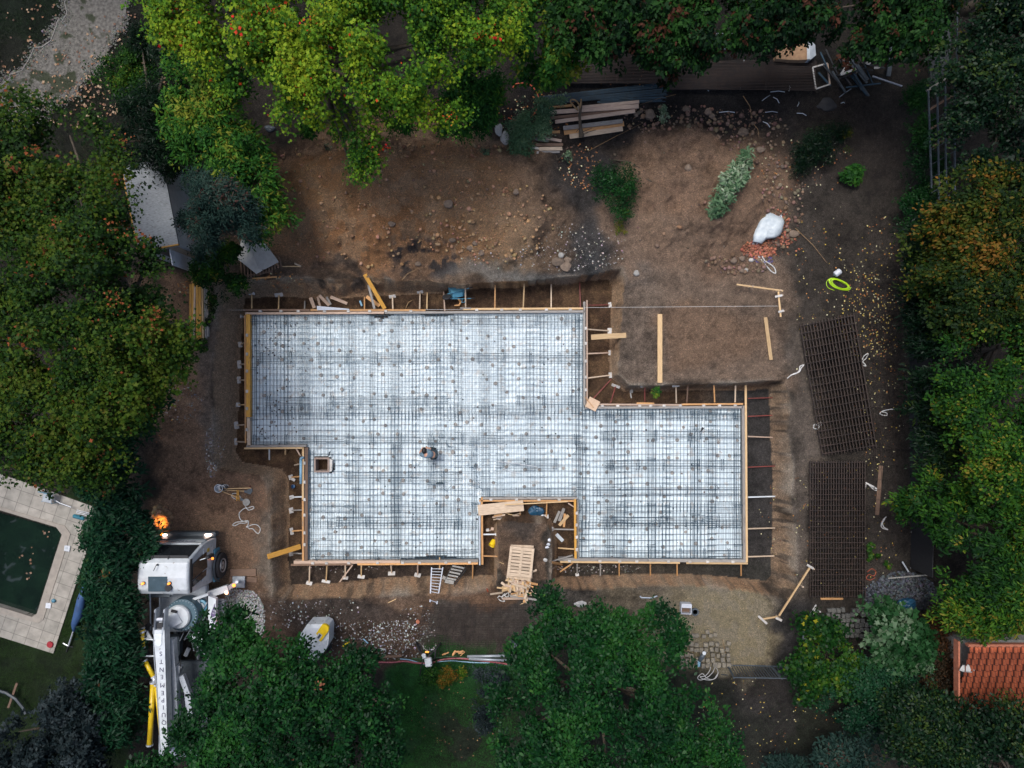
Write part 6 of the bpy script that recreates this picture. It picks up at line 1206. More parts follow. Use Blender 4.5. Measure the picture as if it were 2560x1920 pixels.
LM = dict(
 maple=leaf_mat('maple_leaves', [(0, (0.0102,0.0425,0.0068)), (.3, (0.034,0.0978,0.0068)), (.55, (0.085,0.17,0.0085)), (.78, (0.1785,0.238,0.0102)), (.86, (0.306,0.187,0.017)), (.92, (0.425,0.0765,0.0127)), (1, (0.51,0.0255,0.017))]),
 mapled=leaf_mat('dark_maple_leaves', [(0, (0.0036,0.0144,0.0029)), (.3, (0.0101,0.0324,0.0029)), (.55, (0.0252,0.0562,0.0036)), (.75, (0.054,0.0756,0.0058)), (.83, (0.0792,0.0396,0.0101)), (.92, (0.144,0.0324,0.0086)), (1, (0.216,0.0612,0.0216))]),  # leaf colours lowered to put the frame's edge darkness into the maple
 cedar=leaf_mat('cedar_sprays', [(0, (0.002,0.0091,0.0033)), (.4, (0.0052,0.0221,0.0052)), (.68, (0.013,0.0468,0.0072)), (.8, (0.0228,0.065,0.0097)), (.86, (0.0358,0.0143,0.0078)), (1, (0.065,0.0228,0.0117))]),
 bamboo=leaf_mat('bamboo_leaves', [(0, (0.0072,0.036,0.0072)), (.5, (0.021,0.084,0.0108)), (.8, (0.054,0.132,0.012)), (1, (0.156,0.168,0.018))]),
 teal=leaf_mat('yew_sprays', [(0, (0.006,0.0168,0.0144)), (.5, (0.0144,0.036,0.0276)), (.85, (0.03,0.057,0.042)), (1, (0.072,0.03,0.024))]),
 laurel=leaf_mat('laurel_leaves', [(0, (0.0028,0.0165,0.0077)), (.5, (0.0066,0.0341,0.0143)), (.85, (0.0121,0.0468,0.0176)), (.95, (0.033,0.0605,0.0165)), (1, (0.1375,0.0495,0.0165))], .45),
 magn=leaf_mat('magnolia_leaves', [(0, (0.0027,0.0173,0.0054)), (.5, (0.0063,0.0382,0.0084)), (.88, (0.0158,0.0663,0.0108)), (.97, (0.0450,0.1020,0.0108)), (.99, (0.1800,0.1683,0.0180)), (1, (0.2250,0.0816,0.0420))], .42),
 blue=leaf_mat('blue_conifer_sprays', [(0, (0.0045,0.0097,0.0105)), (.5, (0.0128,0.021,0.0225)), (1, (0.0375,0.0495,0.0525))], .6),
 gold=leaf_mat('gold_green_leaves', [(0, (0.0037,0.0124,0.0031)), (.4, (0.0099,0.026,0.0031)), (.7, (0.0341,0.0465,0.0037)), (.88, (0.0868,0.062,0.0062)), (1, (0.1364,0.062,0.0093))]),
 vivid=leaf_mat('vivid_green_leaves', [(0, (0.0034,0.017,0.0041)), (.4, (0.0095,0.0422,0.0054)), (.75, (0.0306,0.085,0.0054)), (.92, (0.0816,0.1224,0.0082)), (1, (0.136,0.1088,0.0136))]),
 dark=leaf_mat('dark_green_leaves', [(0, (0.0016,0.0072,0.0036)), (.5, (0.0036,0.0144,0.0056)), (.9, (0.0088,0.026,0.0088)), (1, (0.028,0.048,0.008))], .4),  # extra dark leaf colour, standing in for dimmer light at the frame's edges
 fig=leaf_mat('fig_leaves', [(0, (0.006,0.03,0.0072)), (.5, (0.018,0.06,0.018)), (.8, (0.054,0.102,0.048)), (1, (0.102,0.144,0.084))], .5),
 vine=leaf_mat('vine_leaves', [(0, (0.0036,0.0192,0.0048)), (.5, (0.0084,0.0408,0.0054)), (.85, (0.03,0.072,0.006)), (1, (0.192,0.174,0.012))], .45),
 silver=leaf_mat('silver_leaves', [(0, (0.048,0.104,0.048)), (.5, (0.112,0.184,0.096)), (1, (0.256,0.304,0.208))], .6),
 rust=leaf_mat('rust_leaves', [(0, (0.012,0.012,0.0072)), (.5, (0.036,0.021,0.0108)), (1, (0.132,0.042,0.012))], .6))
BROAD = np.array([(0, -.5, 0), (.24, -.15, .05), (.25, .15, .04), (0, .5, -.04), (-.25, .15, .04), (-.24, -.15, .05)])
NEED = np.array([(-.05, -.5, 0), (.05, -.5, 0), (.12, .1, 0), (0, .5, -.05), (-.12, .1, 0)])
FERN = np.array([(0, -.5, 0), (.30, -.25, .02), (.12, .0, .03), (.26, .15, .0), (0, .5, -.08), (-.26, .15, .0), (-.12, 0, .03), (-.30, -.25, .02)])
SHAPE = dict(maple=LEAF, broad=BROAD, lance=LANCE*np.array([1.25, 1, 1]), needle=NEED, fern=FERN)
LS_ = dict(maple=.74, broad=.76, lance=.85, needle=.85, fern=.78); NS_ = dict(maple=2.0, broad=1.9, lance=1.7, needle=1.6, fern=1.9)
CAP = {'mapleleaves': .80, 'darkmaple': .78, 'cedarsprays': .79, 'laurelleaves': .88, 'magnolialeaves': .90, 'vineleaves': .9}
def crown(name, lobes, m, shape, leaf, n_leaf, clump, parent, per=16, hot=.0, droop=.5, fill=.35, flat=.55, gaps=.45, tone=.45, tsp=.20):
    """lobes: (centre Vector, rx, ry, rz). Leaves in radiating clumps over the lobes' upper shells plus a thin inner fill."""
    area = np.array([l_[1]*l_[2] for l_ in lobes]); per = int(per*1.25); leaf = leaf*LS_.get(shape, 1.); k = max(1, int(n_leaf*NS_.get(shape, 1.)/per)); pick = rng.choice(len(lobes), k, p=area/area.sum())
    C = np.array([l_[0][:] for l_ in lobes])[pick]; Rr_ = np.array([l_[1:] for l_ in lobes])[pick]
    u = rng.standard_normal((k, 3)); u /= np.linalg.norm(u, axis=1)[:, None]; u[:, 2] = np.abs(u[:, 2])*np.where(rng.random(k) < .22, -.5, 1.)
    rad = np.where(rng.random(k) < fill, .35+.55*rng.random(k), .90+.20*rng.standard_normal(k)*.9)
    ctr = C+u*Rr_*rad[:, None]; ctr[:, 2] = np.maximum(ctr[:, 2], .25)
    far = rng.random(k) < .10; ctr = np.where(far[:, None], C+u*Rr_*(1.12+.3*rng.random(k))[:, None], ctr); ctr[:, 2] -= .25*far
    ctr += .5*np.minimum(Rr_, .8)*np.stack([fbm(ctr[:, 0], ctr[:, 1], 1.6, 2, 351), fbm(ctr[:, 0], ctr[:, 1], 1.6, 2, 361), fbm(ctr[:, 0], ctr[:, 1], 1.6, 2, 371)], 1)
    nn_ = fbm(ctr[:, 0], ctr[:, 1], 1.1, 3, 301)+.25*fbm(ctr[:, 0], ctr[:, 1], 3., 2, 311)
    kp = nn_+.30*fbm(ctr[:, 0], ctr[:, 1], 1.9, 2, 331) > -gaps*np.where(Rr_[:, 0] < .75, .8, .26); ctr, u, nn_ = ctr[kp], u[kp], nn_[kp]; k = len(ctr)
    hz_ = (ctr[:, 2]-C[kp][:, 2])/Rr_[kp][:, 2]; lf = fbm(ctr[:, 0], ctr[:, 1], .45, 2, 341); ct = tone-.06+.75*nn_+.5*lf+tsp*.6*rng.standard_normal(k); cap = CAP.get(m.name.split('_')[0]+m.name.split('_')[1], 1.); big = (Rr_[kp][:, 0] < .7); ct = np.clip(ct, .0, cap); ct = np.where(rng.random(k) < hot, .93+.07*rng.random(k), ct)
    idx = np.repeat(np.arange(k), per); N = len(idx); d = rng.standard_normal((N, 3)); d /= np.linalg.norm(d, axis=1)[:, None]
    rr_ = clump*(.25+.75*rng.random(N)**.6)*(.7+.6*rng.random(k))[idx]
    out = u[idx]*.35; pos = ctr[idx]+np.stack([d[:, 0], d[:, 1], d[:, 2]*flat-droop*np.hypot(d[:, 0], d[:, 1])*.5], 1)*rr_[:, None]+out*clump*.3
    head = np.arctan2(d[:, 1]+out[:, 1], d[:, 0]+out[:, 0])-np.pi/2+.5*rng.standard_normal(N)
    V, F = scatter(SHAPE[shape], pos, leaf*(.55+.8*rng.random(N))*(.75+.6*rng.random(k))[idx], -.25-droop*.5*rng.random(N)+.35*rng.standard_normal(N), head, .45*rng.standard_normal(N))
    t = np.clip(ct[idx]+.16*rng.standard_normal(N), .0, 1); t = np.where((ct[idx] <= cap) & (t > cap+.02), cap*.9, t)
    t = np.where(rng.random(N) < hot*.15, .95, t)
    return np_mesh(name, V, F, m, parent, attr={'tint': np.repeat(t, len(SHAPE[shape]))})
def tree(name, label, cat, base, lobes, lm, shape, leaf, n_leaf, clump, group=None, tr=.22, limbs=True, low=1., root=1., **kw):
    """lobes given as (px, py, z, rx_m, ry_m, rz_m)"""
    L = [(P(a, b_, z*low), rx*(1+.35*(1-low)), ry*(1+.35*(1-low)), rz) for a, b_, z, rx, ry, rz in lobes]; base = (base[0]*root, base[1]*root)
    t = thing(name, label, cat, Vector((base[0], base[1], gz(base[0], base[1]))), group); b0 = ORG[t.name]
    zmax = max(v[0].z for v in L); mb = MB(); top = b0+Vector((random.uniform(-.2, .2), random.uniform(-.2, .2), zmax*.72))
    pts = [b0-Vector((0, 0, .1)), b0+Vector((.03, .02, .4)), b0.lerp(top, .5)+Vector((random.uniform(-.12, .12), random.uniform(-.12, .12), 0)), top]
    mb.tube(pts, [tr*1.35, tr, tr*.75, tr*.35], 9); tk = mb.build('trunk', M['bark'], t, smooth=True)
    if limbs:
        for c, rx, ry, rz in L[:26]:
            s_ = b0.lerp(top, random.uniform(.45, .95)); e_ = c+Vector((random.uniform(-.3, .3)*rx, random.uniform(-.3, .3)*ry, rz*.25)); md_ = s_.lerp(e_, .5)+Vector((0, 0, .25))
            MB().tube([s_, md_, e_], [tr*.42, tr*.26, tr*.08], 6).build('limb', M['bark'], t, smooth=True)
    crown('crown', L, LM[lm], shape, leaf, n_leaf, clump, t, **kw); return t
def cxy(px, py, z): v = P(px, py, z); return (v.x, v.y)
# the two big maples and their neighbours
tree('maple_tree', 'big yellow-green maple with red sprays above the spoil heap, hanging down over it', 'tree', cxy(740, 60, 7.5),
 [(450,30,7.2,1.1,1.1,.8),(560,-10,7.6,1.5,1.2,1.),(590,130,7.0,1.2,1.1,.8),(700,60,8.,1.6,1.4,1.),(690,190,7.0,1.3,1.,.8),(740,265,6.2,.6,.55,.5),(850,40,8.2,1.6,1.4,1.),(830,180,7.6,1.4,1.1,.8),(980,30,8.,1.4,1.3,1.),(960,160,7.6,1.5,1.2,.8),(1000,260,6.6,1.2,.75,.6),(880,290,6.2,.9,.6,.5),(905,360,5.6,.62,.5,.4),(915,415,5.2,.45,.36,.3),(890,440,5.0,.22,.2,.2),(1090,90,7.4,1.2,1.2,.8),(1080,210,6.8,1.1,.8,.6),(1130,290,6.0,.5,.42,.4),(1190,40,7.,1.2,1.1,.8),(1230,100,6.5,.7,.6,.6),(640,-60,8,1.8,1.2,1),(900,-80,8,2,1.4,1),(1120,-60,7.6,1.6,1.1,.9),(480,90,6.8,.8,.7,.5)],
 'maple', 'maple', .145, 56000, .36, tr=.30, hot=.012, gaps=.55, tone=.47)
tree('maple_tree', 'tall dark red and green maple filling the left side of the plot', 'tree', cxy(190, 780, 7.5),
 [(60,330,7,1.2,1.1,.8),(170,340,6.6,1.,.9,.6),(240,420,6.6,1.1,1.,.7),(60,470,7.6,1.4,1.3,.9),(190,520,7.6,1.3,1.2,.9),(278,600,6.6,.85,1.,.6),(60,640,8,1.5,1.5,1.),(200,680,8.2,1.6,1.4,1.),(325,725,7.2,1.,1.15,.8),(368,765,6.6,.55,.7,.6),(90,830,8.2,1.6,1.4,1.),(250,850,8.,1.5,1.3,1.),(390,860,7.,1.1,1.,.8),(430,895,6.2,.45,.45,.4),(100,990,7.8,1.6,1.3,1.),(250,1010,7.6,1.4,1.2,.9),(360,990,6.8,.9,1.,.6),(60,1110,7.2,1.3,.9,.8),(180,1140,7.,1.3,1.,.7),(230,1210,6.2,.8,.6,.5),(-60,520,8,1.6,1.8,1.),(-70,850,8,1.6,2.,1.),(-60,1080,7,1.,1.,.8),(375,650,5.6,.3,.6,.5)],
 'mapled', 'maple', .15, 60000, .38, tr=.32, hot=.020, gaps=.55, tone=.38)
tree('bamboo_clump', 'tall green bamboo-like clump between the two maples above the shed', 'bamboo', cxy(560, 330, 4),
 [(470,190,4.,.9,.9,.8),(540,210,4.4,1.,.9,.8),(460,290,4.2,.8,.8,.7),(540,310,4.6,1.,1.,.8),(500,360,4.2,.9,.7,.7),(580,390,4.6,.9,.9,.7),(640,420,4.2,.6,.7,.6),(650,500,3.8,.6,.8,.6),(690,540,3.4,.40,.5,.4),(640,570,3.4,.5,.5,.4),(600,460,4.4,.9,.7,.7)], 'bamboo', 'lance', .19, 17000, .34, hot=.05, gaps=.3, tone=.5, droop=.8)
tree('yew_tree', 'dark blue-green feathery conifer growing over the grey shed', 'tree', cxy(520, 530, 4.2),
 [(490,450,4.2,.4,.4,.4),(470,545,4.0,.32,.6,.4),(525,480,4.6,.5,.6,.6),(560,500,4.8,.9,.8,.7),(510,560,4.4,.6,.6,.6),(580,580,4.2,.8,.7,.6),(510,625,3.6,.4,.35,.3),(610,530,4.2,.6,.7,.5)], 'teal', 'needle', .14, 16000, .28, hot=.02, gaps=.25, tone=.45)
tree('laurel_shrub', 'bright green shrub with red berries between the shed and the grey tarp', 'shrub', cxy(560, 690, 1.4),
 [(520,660,1.6,.55,.45,.4),(560,640,1.8,.5,.45,.4),(540,700,1.3,.6,.4,.35),(590,690,1.4,.5,.4,.3),(500,690,1.2,.4,.4,.3),(620,680,1.2,.35,.3,.3),(545,735,1.0,.35,.3,.25),(575,625,1.9,.35,.35,.3)], 'vivid', 'broad', .12, 5200, .2, tr=.05, hot=.02, gaps=.35, tone=.5)
tree('dark_shrub', 'round dark green shrub at the edge of the gravel drive', 'shrub', cxy(320, 190, 2.2), [(300,170,2.2,.8,.8,.6),(340,150,2.,.7,.7,.5),(320,220,2.,.8,.7,.5),(360,210,2.1,.6,.6,.5)], 'vivid', 'broad', .10, 6500, .22, tr=.07, gaps=.3, tone=.22)
tree('dark_conifer', 'very dark conifer standing in the shade below the dark shrub', 'tree', cxy(370, 320, 3.), [(360,290,3.,1.,1.,.8),(420,240,3.2,.8,.9,.7),(380,380,3.,1.,.8,.7),(430,400,2.8,.7,.7,.6),(330,360,2.6,.7,.7,.5),(440,120,3.,.8,.8,.6),(370,100,2.4,.7,.6,.5)], 'dark', 'needle', .16, 14000, .3, gaps=.3, tone=.35)
tree('bamboo_clump', 'grassy green clump hanging onto the big heap at the right of the maple', 'bamboo', cxy(1180, 260, 2.4),
 [(1150,250,2.4,.8,.8,.6),(1190,190,2.6,.7,.8,.6),(1200,280,2.2,.7,.6,.5),(1140,310,2.,.6,.4,.4),(1230,220,2.2,.5,.6,.4),(1190,320,1.6,.5,.3,.3),(830,310,2.0,.8,.35,.4),(780,330,1.6,.5,.4,.3),(1040,310,1.8,1.,.3,.3)], 'bamboo', 'lance', .17, 12000, .3, tr=.08, gaps=.25, tone=.42, droop=.9)
for i, (cx, cy, r_) in enumerate([(245, 1120, 0), (262, 1230, 1), (262, 1340, 2), (275, 1450, 3), (272, 1560, 4), (278, 1680, 5), (282, 1780, 6)]):
    tree('laurel_hedge_plant', ['laurel hedge plant under the red maple\'s right edge','laurel hedge plant right of the blue pool chairs','laurel hedge plant covering the left side of the truck cab','laurel hedge plant between the pool corner and the truck','laurel hedge plant left of the yellow delivery elbow','laurel hedge plant left of the long yellow delivery pipes','lowest laurel hedge plant above the bottom left tree'][i], 'hedge', cxy(cx, cy, 3.),
     [(cx+(8 if i > 0 else 0),cy,3.1,.72 if i > 0 else 1.,.95,.8),(cx+48-(30 if i > 2 else 14),cy-30,3.0,.68,.7,.6),(cx+46-(34 if i > 2 else 14),cy+35,2.9,.6,.7,.6),(cx-30+(38 if i > 0 else 0),cy+30,2.9,.62 if i > 0 else .8,.8,.6)]+([(345,1318,2.6,.45,.45,.4),(362,1350,2.5,.45,.4,.35),(350,1385,2.6,.35,.4,.3)] if i == 2 else [])+([(cx+90,cy-80,2.8,.6,.7,.5),(cx+130,cy-150,2.8,.55,.7,.5)] if i == 0 else []), 'laurel', 'lance', .21, 7600, .32, 'laurel hedge plants', tr=.08, hot=.006, gaps=.22, tone=.42, tsp=.25)
MAG1 = [(560,1600,4.6,.9,.8,.6),(600,1600,4.8,.8,.6,.6),(752,1625,4.2,.42,.35,.3),(585,1680,5.2,.8,1.,.8),(640,1680,5.8,1.3,1.1,.9),(765,1735,5.6,1.1,.9,.8),(855,1710,5.2,1.,.9,.7),(895,1640,4.6,.45,.5,.4),(530,1740,5.,.6,.6,.5),(590,1800,6.,1.25,1.1,.9),(700,1800,6.2,1.5,1.3,1.),(840,1800,5.8,1.2,1.2,.8),(930,1790,5.,.7,.8,.6),(470,1830,5.2,.65,.7,.6),(560,1880,5.8,1.3,1.,.8),(700,1900,6.,1.5,1.,.9),(850,1900,5.6,1.3,1.,.8),(950,1880,5.,.7,.8,.6),(380,1915,4.6,.8,.45,.5),(700,1960,6,2.,1.,.8),(480,1960,5,1.4,.8,.6),(590,1545,4.2,.4,.35,.3)]
tree('magnolia_tree', 'dark glossy magnolia at the bottom left, covering the tail of the pump truck', 'tree', cxy(690, 1790, 5.5), MAG1, 'magn', 'broad', .16, 40000, .30, 'glossy round trees at the bottom', tr=.24, hot=.004, gaps=.65, tone=.42, tsp=.28)
MAG2 = [(1375,1505,4.6,.45,.4,.4),(1400,1560,4.8,.65,.6,.5),(1340,1610,5.,.7,.6,.5),(1500,1560,5.,.75,.6,.5),(1560,1575,4.8,.55,.5,.4),(1440,1620,5.6,1.,.8,.7),(1540,1640,5.6,1.,.8,.7),(1640,1540,4.6,.35,.45,.4),(1680,1580,4.8,.45,.6,.4),(1640,1650,5.2,.8,.6,.5),(1310,1700,5.4,1.,.9,.7),(1430,1720,6.,1.3,1.1,.9),(1570,1730,6.,1.3,1.1,.9),(1690,1720,5.2,.8,.8,.6),(1300,1810,5.4,.9,1.,.7),(1420,1830,6.2,1.4,1.2,1.),(1570,1850,6.2,1.4,1.2,1.),(1710,1830,5.4,1.1,1.,.8),(1790,1860,5.,.6,.8,.5),(1350,1920,5.8,1.3,1.,.8),(1500,1940,6,1.5,1.,.9),(1680,1940,5.6,1.4,.9,.8),(1270,1740,5.,.5,.5,.4),(1820,1930,4.8,.6,.6,.5)]
tree('magnolia_tree', 'dark glossy magnolia at the bottom centre beside the stacked paving blocks', 'tree', cxy(1520, 1780, 5.5), MAG2, 'magn', 'broad', .16, 44000, .30, 'glossy round trees at the bottom', tr=.24, hot=.004, gaps=.65, tone=.42, tsp=.28)
tree('blue_conifer', 'grey-blue conifer in the bottom left corner', 'tree', cxy(120, 1850, 3.6), [(150,1770,3.6,1.,.8,.8),(70,1830,3.8,1.,1.,.8),(200,1850,3.8,.9,.9,.8),(120,1900,4.2,1.3,1.,.9),(40,1920,3.8,1.,.9,.8),(220,1930,3.6,.8,.8,.7),(230,1760,3.,.5,.5,.5)], 'blue', 'fern', .17, 17000, .26, gaps=.30, tone=.48, tsp=.35)
CED = [('first cedar from the left along the top, bright green tips over the mesh', [(1310,20,7.,1.,1.,.8),(1370,60,6.6,.9,.9,.7),(1350,130,5.4,.8,.7,.6),(1400,160,4.6,.6,.55,.5),(1350,190,3.8,.5,.4,.4),(1410,-30,7,1.2,1.,.9),(1480,120,5.,.4,.35,.4)]),
 ('second cedar from the left along the top, with rusty brown patches', [(1460,30,7.4,1.1,1.,.9),(1540,20,7.6,1.1,1.1,.9),(1500,90,6.4,.8,.6,.6),(1570,90,6.4,.9,.7,.6),(1620,130,4.6,.4,.4,.4),(1540,-50,7.6,1.6,1.1,.9)]),
 ('third cedar from the left along the top, above the metal chair frames', [(1640,20,7.6,1.1,1.1,.9),(1700,70,7.,1.,.9,.7),(1760,20,7.6,1.1,1.1,.9),(1670,130,5.6,.6,.5,.5),(1740,120,5.8,.6,.5,.5),(1670,190,3.6,.25,.3,.3),(1700,-50,7.6,1.6,1.,.9)]),
 ('fourth cedar from the left along the top, reddish, above the tan box', [(1860,20,7.6,1.1,1.,.9),(1900,50,7.,.9,.8,.7),(1960,30,7.4,1.1,1.,.8),(2020,60,6.8,1.,.8,.7),(1990,100,5.8,.7,.5,.5),(1920,-50,7.8,1.8,1.,.9)]),
 ('fifth cedar from the left along the top, above the scrap metal heap', [(2110,30,7.2,1.1,1.,.9),(2180,50,6.8,1.,.9,.7),(2130,100,5.8,.9,.6,.5),(2230,80,6.,.8,.8,.6),(2290,30,6.8,1.,1.1,.8),(2330,60,5.8,.6,.7,.5),(2200,-50,7.4,1.8,1.,.9)])]
for i, (lb, lo2) in enumerate(CED):
    c = lo2[0]; tree('cedar_tree', lb, 'tree', cxy(np.mean([v[0] for v in lo2]), 20, 7), lo2, 'cedar' if i else 'bamboo', 'fern', .20, 14000, .32, 'cedars along the top', tr=.2, gaps=.36, tone=.44 if i else .58, hot=.10 if i else .02, tsp=.30, droop=.9, low=.72, root=1.22)
RT = [('dark_tree', 'very dark broad tree in the upper right corner beyond the timber frame', 'dark', 'broad', [(2460,60,6.6,1.3,1.2,.9),(2540,40,7,1.3,1.4,1.),(2440,220,6.4,1.2,1.3,.8),(2530,240,7,1.4,1.6,1.),(2460,360,6.2,1.2,1.1,.8),(2560,400,7,1.3,1.3,.9),(2600,120,7,1.5,2.,1.)], 22000, .42, .02),
 ('gold_tree', 'golden green tree on the right, turning yellow, below the timber frame', 'gold', 'broad', [(2420,520,6.6,1.1,1.,.8),(2500,500,7.2,1.3,1.2,.9),(2350,600,5.8,.8,1.,.7),(2420,640,6.8,1.1,1.1,.8),(2520,640,7.4,1.4,1.3,.9),(2380,740,6.4,1.,1.1,.8),(2470,760,7.2,1.3,1.2,.9),(2560,760,7.4,1.4,1.4,.9),(2330,700,5.2,.6,.9,.6)], 26000, .46, .03),
 ('green_tree', 'vivid green tree half way down the right side, with yellow tips', 'vivid', 'broad', [(2440,930,7.,1.1,1.1,.8),(2530,900,7.4,1.4,1.3,.9),(2470,1050,7.,1.2,1.2,.8),(2550,1080,7.4,1.4,1.4,.9),(2400,1000,6.2,.8,1.,.7),(2510,1170,7.2,1.2,1.1,.8)], 20000, .50, .02),
 ('green_tree', 'bright feathery green tree reaching furthest left over the right fence', 'vivid', 'lance', [(2310,1240,4.4,.8,.7,.6),(2370,1270,5.,1.,.8,.7),(2280,1270,3.8,.5,.5,.4),(2420,1330,5.4,1.,.9,.7),(2350,1330,4.6,.8,.7,.6),(2480,1400,5.8,1.1,1.,.8),(2550,1330,6.2,1.2,1.2,.8)], 20000, .46, .01),
 ('green_tree', 'yellow-green conifer-like tree above the red tiled roof', 'vivid', 'lance', [(2460,1470,5.4,1.,.9,.7),(2400,1500,4.8,.7,.8,.6),(2540,1480,6.,1.2,1.1,.8),(2440,1545,4.8,.8,.5,.5),(2530,1540,5.4,1.2,.5,.5)], 16000, .48, .01),
 ('dark_tree', 'narrow dark hedge tree along the right fence beside the lime hose', 'dark', 'needle', [(2310,620,3.4,.6,.9,.6),(2310,760,3.6,.6,1.,.6),(2320,900,3.8,.7,1.,.6),(2340,1030,3.8,.8,1.,.6),(2370,880,5,.9,1.3,.8),(2350,1130,4,.8,.8,.6)], 18000, .55, .01),
 ('dark_tree', 'dark tree below the red tiled roof at the bottom right', 'dark', 'broad', [(2320,1780,4.4,1.0,.9,.8),(2440,1850,5.,1.2,.8,.8),(2300,1840,4.6,1.1,1.,.8),(2500,1860,5.4,1.4,1.1,.9),(2390,1900,5.2,1.4,1.,.8),(2270,1780,3.8,.8,.8,.6),(2560,1850,5,1.2,.8,.8)], 28000, .60, .01),
 ('dark_shrub', 'dark blue-green shrub left of the bottom right tree, at the photo\'s lower edge', 'teal', 'lance', [(2110,1890,2.4,.7,.6,.5),(2160,1860,2.6,.7,.7,.5),(2090,1920,2.2,.6,.5,.4),(1960,1915,1.2,.6,.3,.3)], 5000, .35, .0),
 ('green_tree', 'dark green shrub at the top right of the plot above the timber frame', 'gold', 'broad', [(2350,20,5.4,.8,.7,.6),(2440,-10,6,1.2,.9,.8),(2500,30,5.6,.9,.7,.6)], 7000, .42, .02)]
for nm, lb, lm, sh, lo2, nl, tn, ht in RT:
    tree(nm, lb, 'tree' if 'tree' in nm else 'shrub', cxy(np.mean([v[0] for v in lo2]), np.mean([v[1] for v in lo2]), lo2[0][2]), lo2, lm, sh, .15 if sh == 'broad' else .19, nl, .32, tr=.2, gaps=.42, tone=tn, hot=ht, tsp=.28, low=.75, root=1.2)
tree('fig_tree', 'pale fig shrub with large grey-green leaves beside the dark paving blocks', 'shrub', cxy(2270, 1600, 2.4), [(2210,1530,2.6,.6,.45,.4),(2240,1570,2.8,.8,.6,.5),(2290,1590,2.7,.6,.7,.5),(2200,1600,2.2,.6,.4,.4),(2240,1640,2.2,.7,.5,.4),(2300,1640,2.2,.45,.5,.4)], 'fig', 'maple', .32, 1500, .36, tr=.07, per=9, gaps=.6, tone=.45, tsp=.5)
tree('grape_vine', 'sprawling vine with yellow leaves below the dark paving blocks', 'vine', cxy(2080, 1650, 1.6), [(2020,1560,1.6,.4,.4,.3),(2060,1590,1.7,.5,.4,.3),(2100,1590,1.6,.5,.4,.3),(2020,1640,1.7,.5,.4,.3),(2000,1680,1.6,.5,.5,.3),(2060,1690,1.8,.7,.5,.4),(2130,1670,1.8,.6,.5,.4),(2120,1720,1.8,.8,.5,.4),(2020,1730,1.4,.4,.4,.3),(2180,1700,1.9,.7,.6,.4)], 'vine', 'maple', .20, 3600, .32, tr=.05, per=10, gaps=.6, tone=.34, hot=.02, tsp=.4)
tree('ivy_shrub', 'dense dark ivy-like shrub right of the vine and below the fig', 'shrub', cxy(2190, 1740, 2), [(2180,1720,2.2,.9,.8,.5),(2100,1760,1.8,.8,.6,.4),(2240,1760,2.4,.9,.8,.6),(2230,1690,2.2,.8,.6,.5),(2160,1790,1.8,.7,.5,.4)], 'laurel', 'broad', .14, 9000, .28, tr=.06, gaps=.3, tone=.50)
tree('rust_shrub', 'reddish brown shrub between the fig and the red tiled roof', 'shrub', cxy(2350, 1620, 1.6), [(2340,1560,1.6,.6,.6,.4),(2350,1640,1.8,.6,.7,.5),(2340,1710,1.6,.5,.5,.4),(2390,1700,2.,.4,.6,.4)], 'rust', 'broad', .11, 5500, .26, tr=.05, gaps=.35, tone=.42)
# small plants on the plot
def plant(label, lobes, lm, shape, leaf, nl, clump, **kw):
    lb = [(a, b_, z+gz(*P(a, b_)[:2]), rx, ry, rz) for a, b_, z, rx, ry, rz in lobes]
    return tree(kw.pop('name', 'weed_plant'), label, kw.pop('cat', 'plant'), cxy(*lb[0][:2], lb[0][2]), lb, lm, shape, leaf, nl, clump, tr=.03, limbs=False, **kw)
plant('tall grey-green feathery plant leaning on the smaller heap', [(1858,408,.5,.26,.2,.15),(1842,432,.55,.3,.24,.2),(1828,458,.6,.3,.26,.2),(1815,484,.55,.28,.26,.2),(1803,508,.45,.24,.24,.15),(1793,532,.3,.18,.24,.12),(1868,392,.4,.14,.14,.1)], 'silver', 'lance', .21, 1500, .24, tone=.38, gaps=.3, droop=.1, tsp=.5, per=10)
plant('dark green bramble bush between the two heaps', [(1540,470,.8,.65,.6,.5),(1510,440,.6,.45,.5,.4),(1560,520,.5,.4,.4,.3),(1570,440,.6,.4,.4,.3)], 'magn', 'broad', .09, 2600, .24, tone=.25, gaps=.9, name='bramble_bush', cat='bush')
plant('small green creeper hanging below the dark bramble bush', [(1546,565,.2,.15,.2,.1),(1552,580,.15,.16,.1,.1),(1565,535,.2,.2,.15,.1)], 'vivid', 'broad', .08, 260, .12, tone=.5)
plant('silvery green weeds growing over the left end of the timber stack', [(1350,270,.6,.5,.4,.3),(1330,310,.6,.6,.5,.35),(1300,330,.5,.5,.5,.3),(1360,320,.6,.35,.4,.25),(1310,370,.4,.4,.3,.25),(1395,250,.4,.35,.15,.2)], 'silver', 'lance', .12, 4600, .22, tone=.25, gaps=.25)
plant('pale silvery weed below the short boards of the timber stack', [(1400,395,.3,.55,.2,.2),(1430,400,.3,.35,.15,.15),(1380,385,.25,.3,.2,.15)], 'silver', 'lance', .12, 1300, .2, tone=.6, gaps=.25)
plant('small silvery tuft right of the big boulder by the timber', [(1660,295,.2,.18,.2,.12),(1655,275,.15,.12,.12,.1)], 'silver', 'lance', .10, 260, .14, tone=.7)
plant('tangled dark brush with red bits on the dark soil of the upper right', [(2030,380,.6,.7,.5,.4),(2060,350,.6,.6,.4,.4),(2000,410,.5,.4,.4,.3),(2090,330,.5,.4,.4,.3)], 'dark', 'needle', .13, 3200, .25, tone=.4, gaps=.5, hot=.04, name='brush_pile', cat='brush')
plant('yellowish weed at the top of the tangled dark brush', [(2115,340,.6,.22,.3,.2),(2122,370,.4,.12,.15,.1)], 'gold', 'broad', .07, 420, .14, tone=.8)
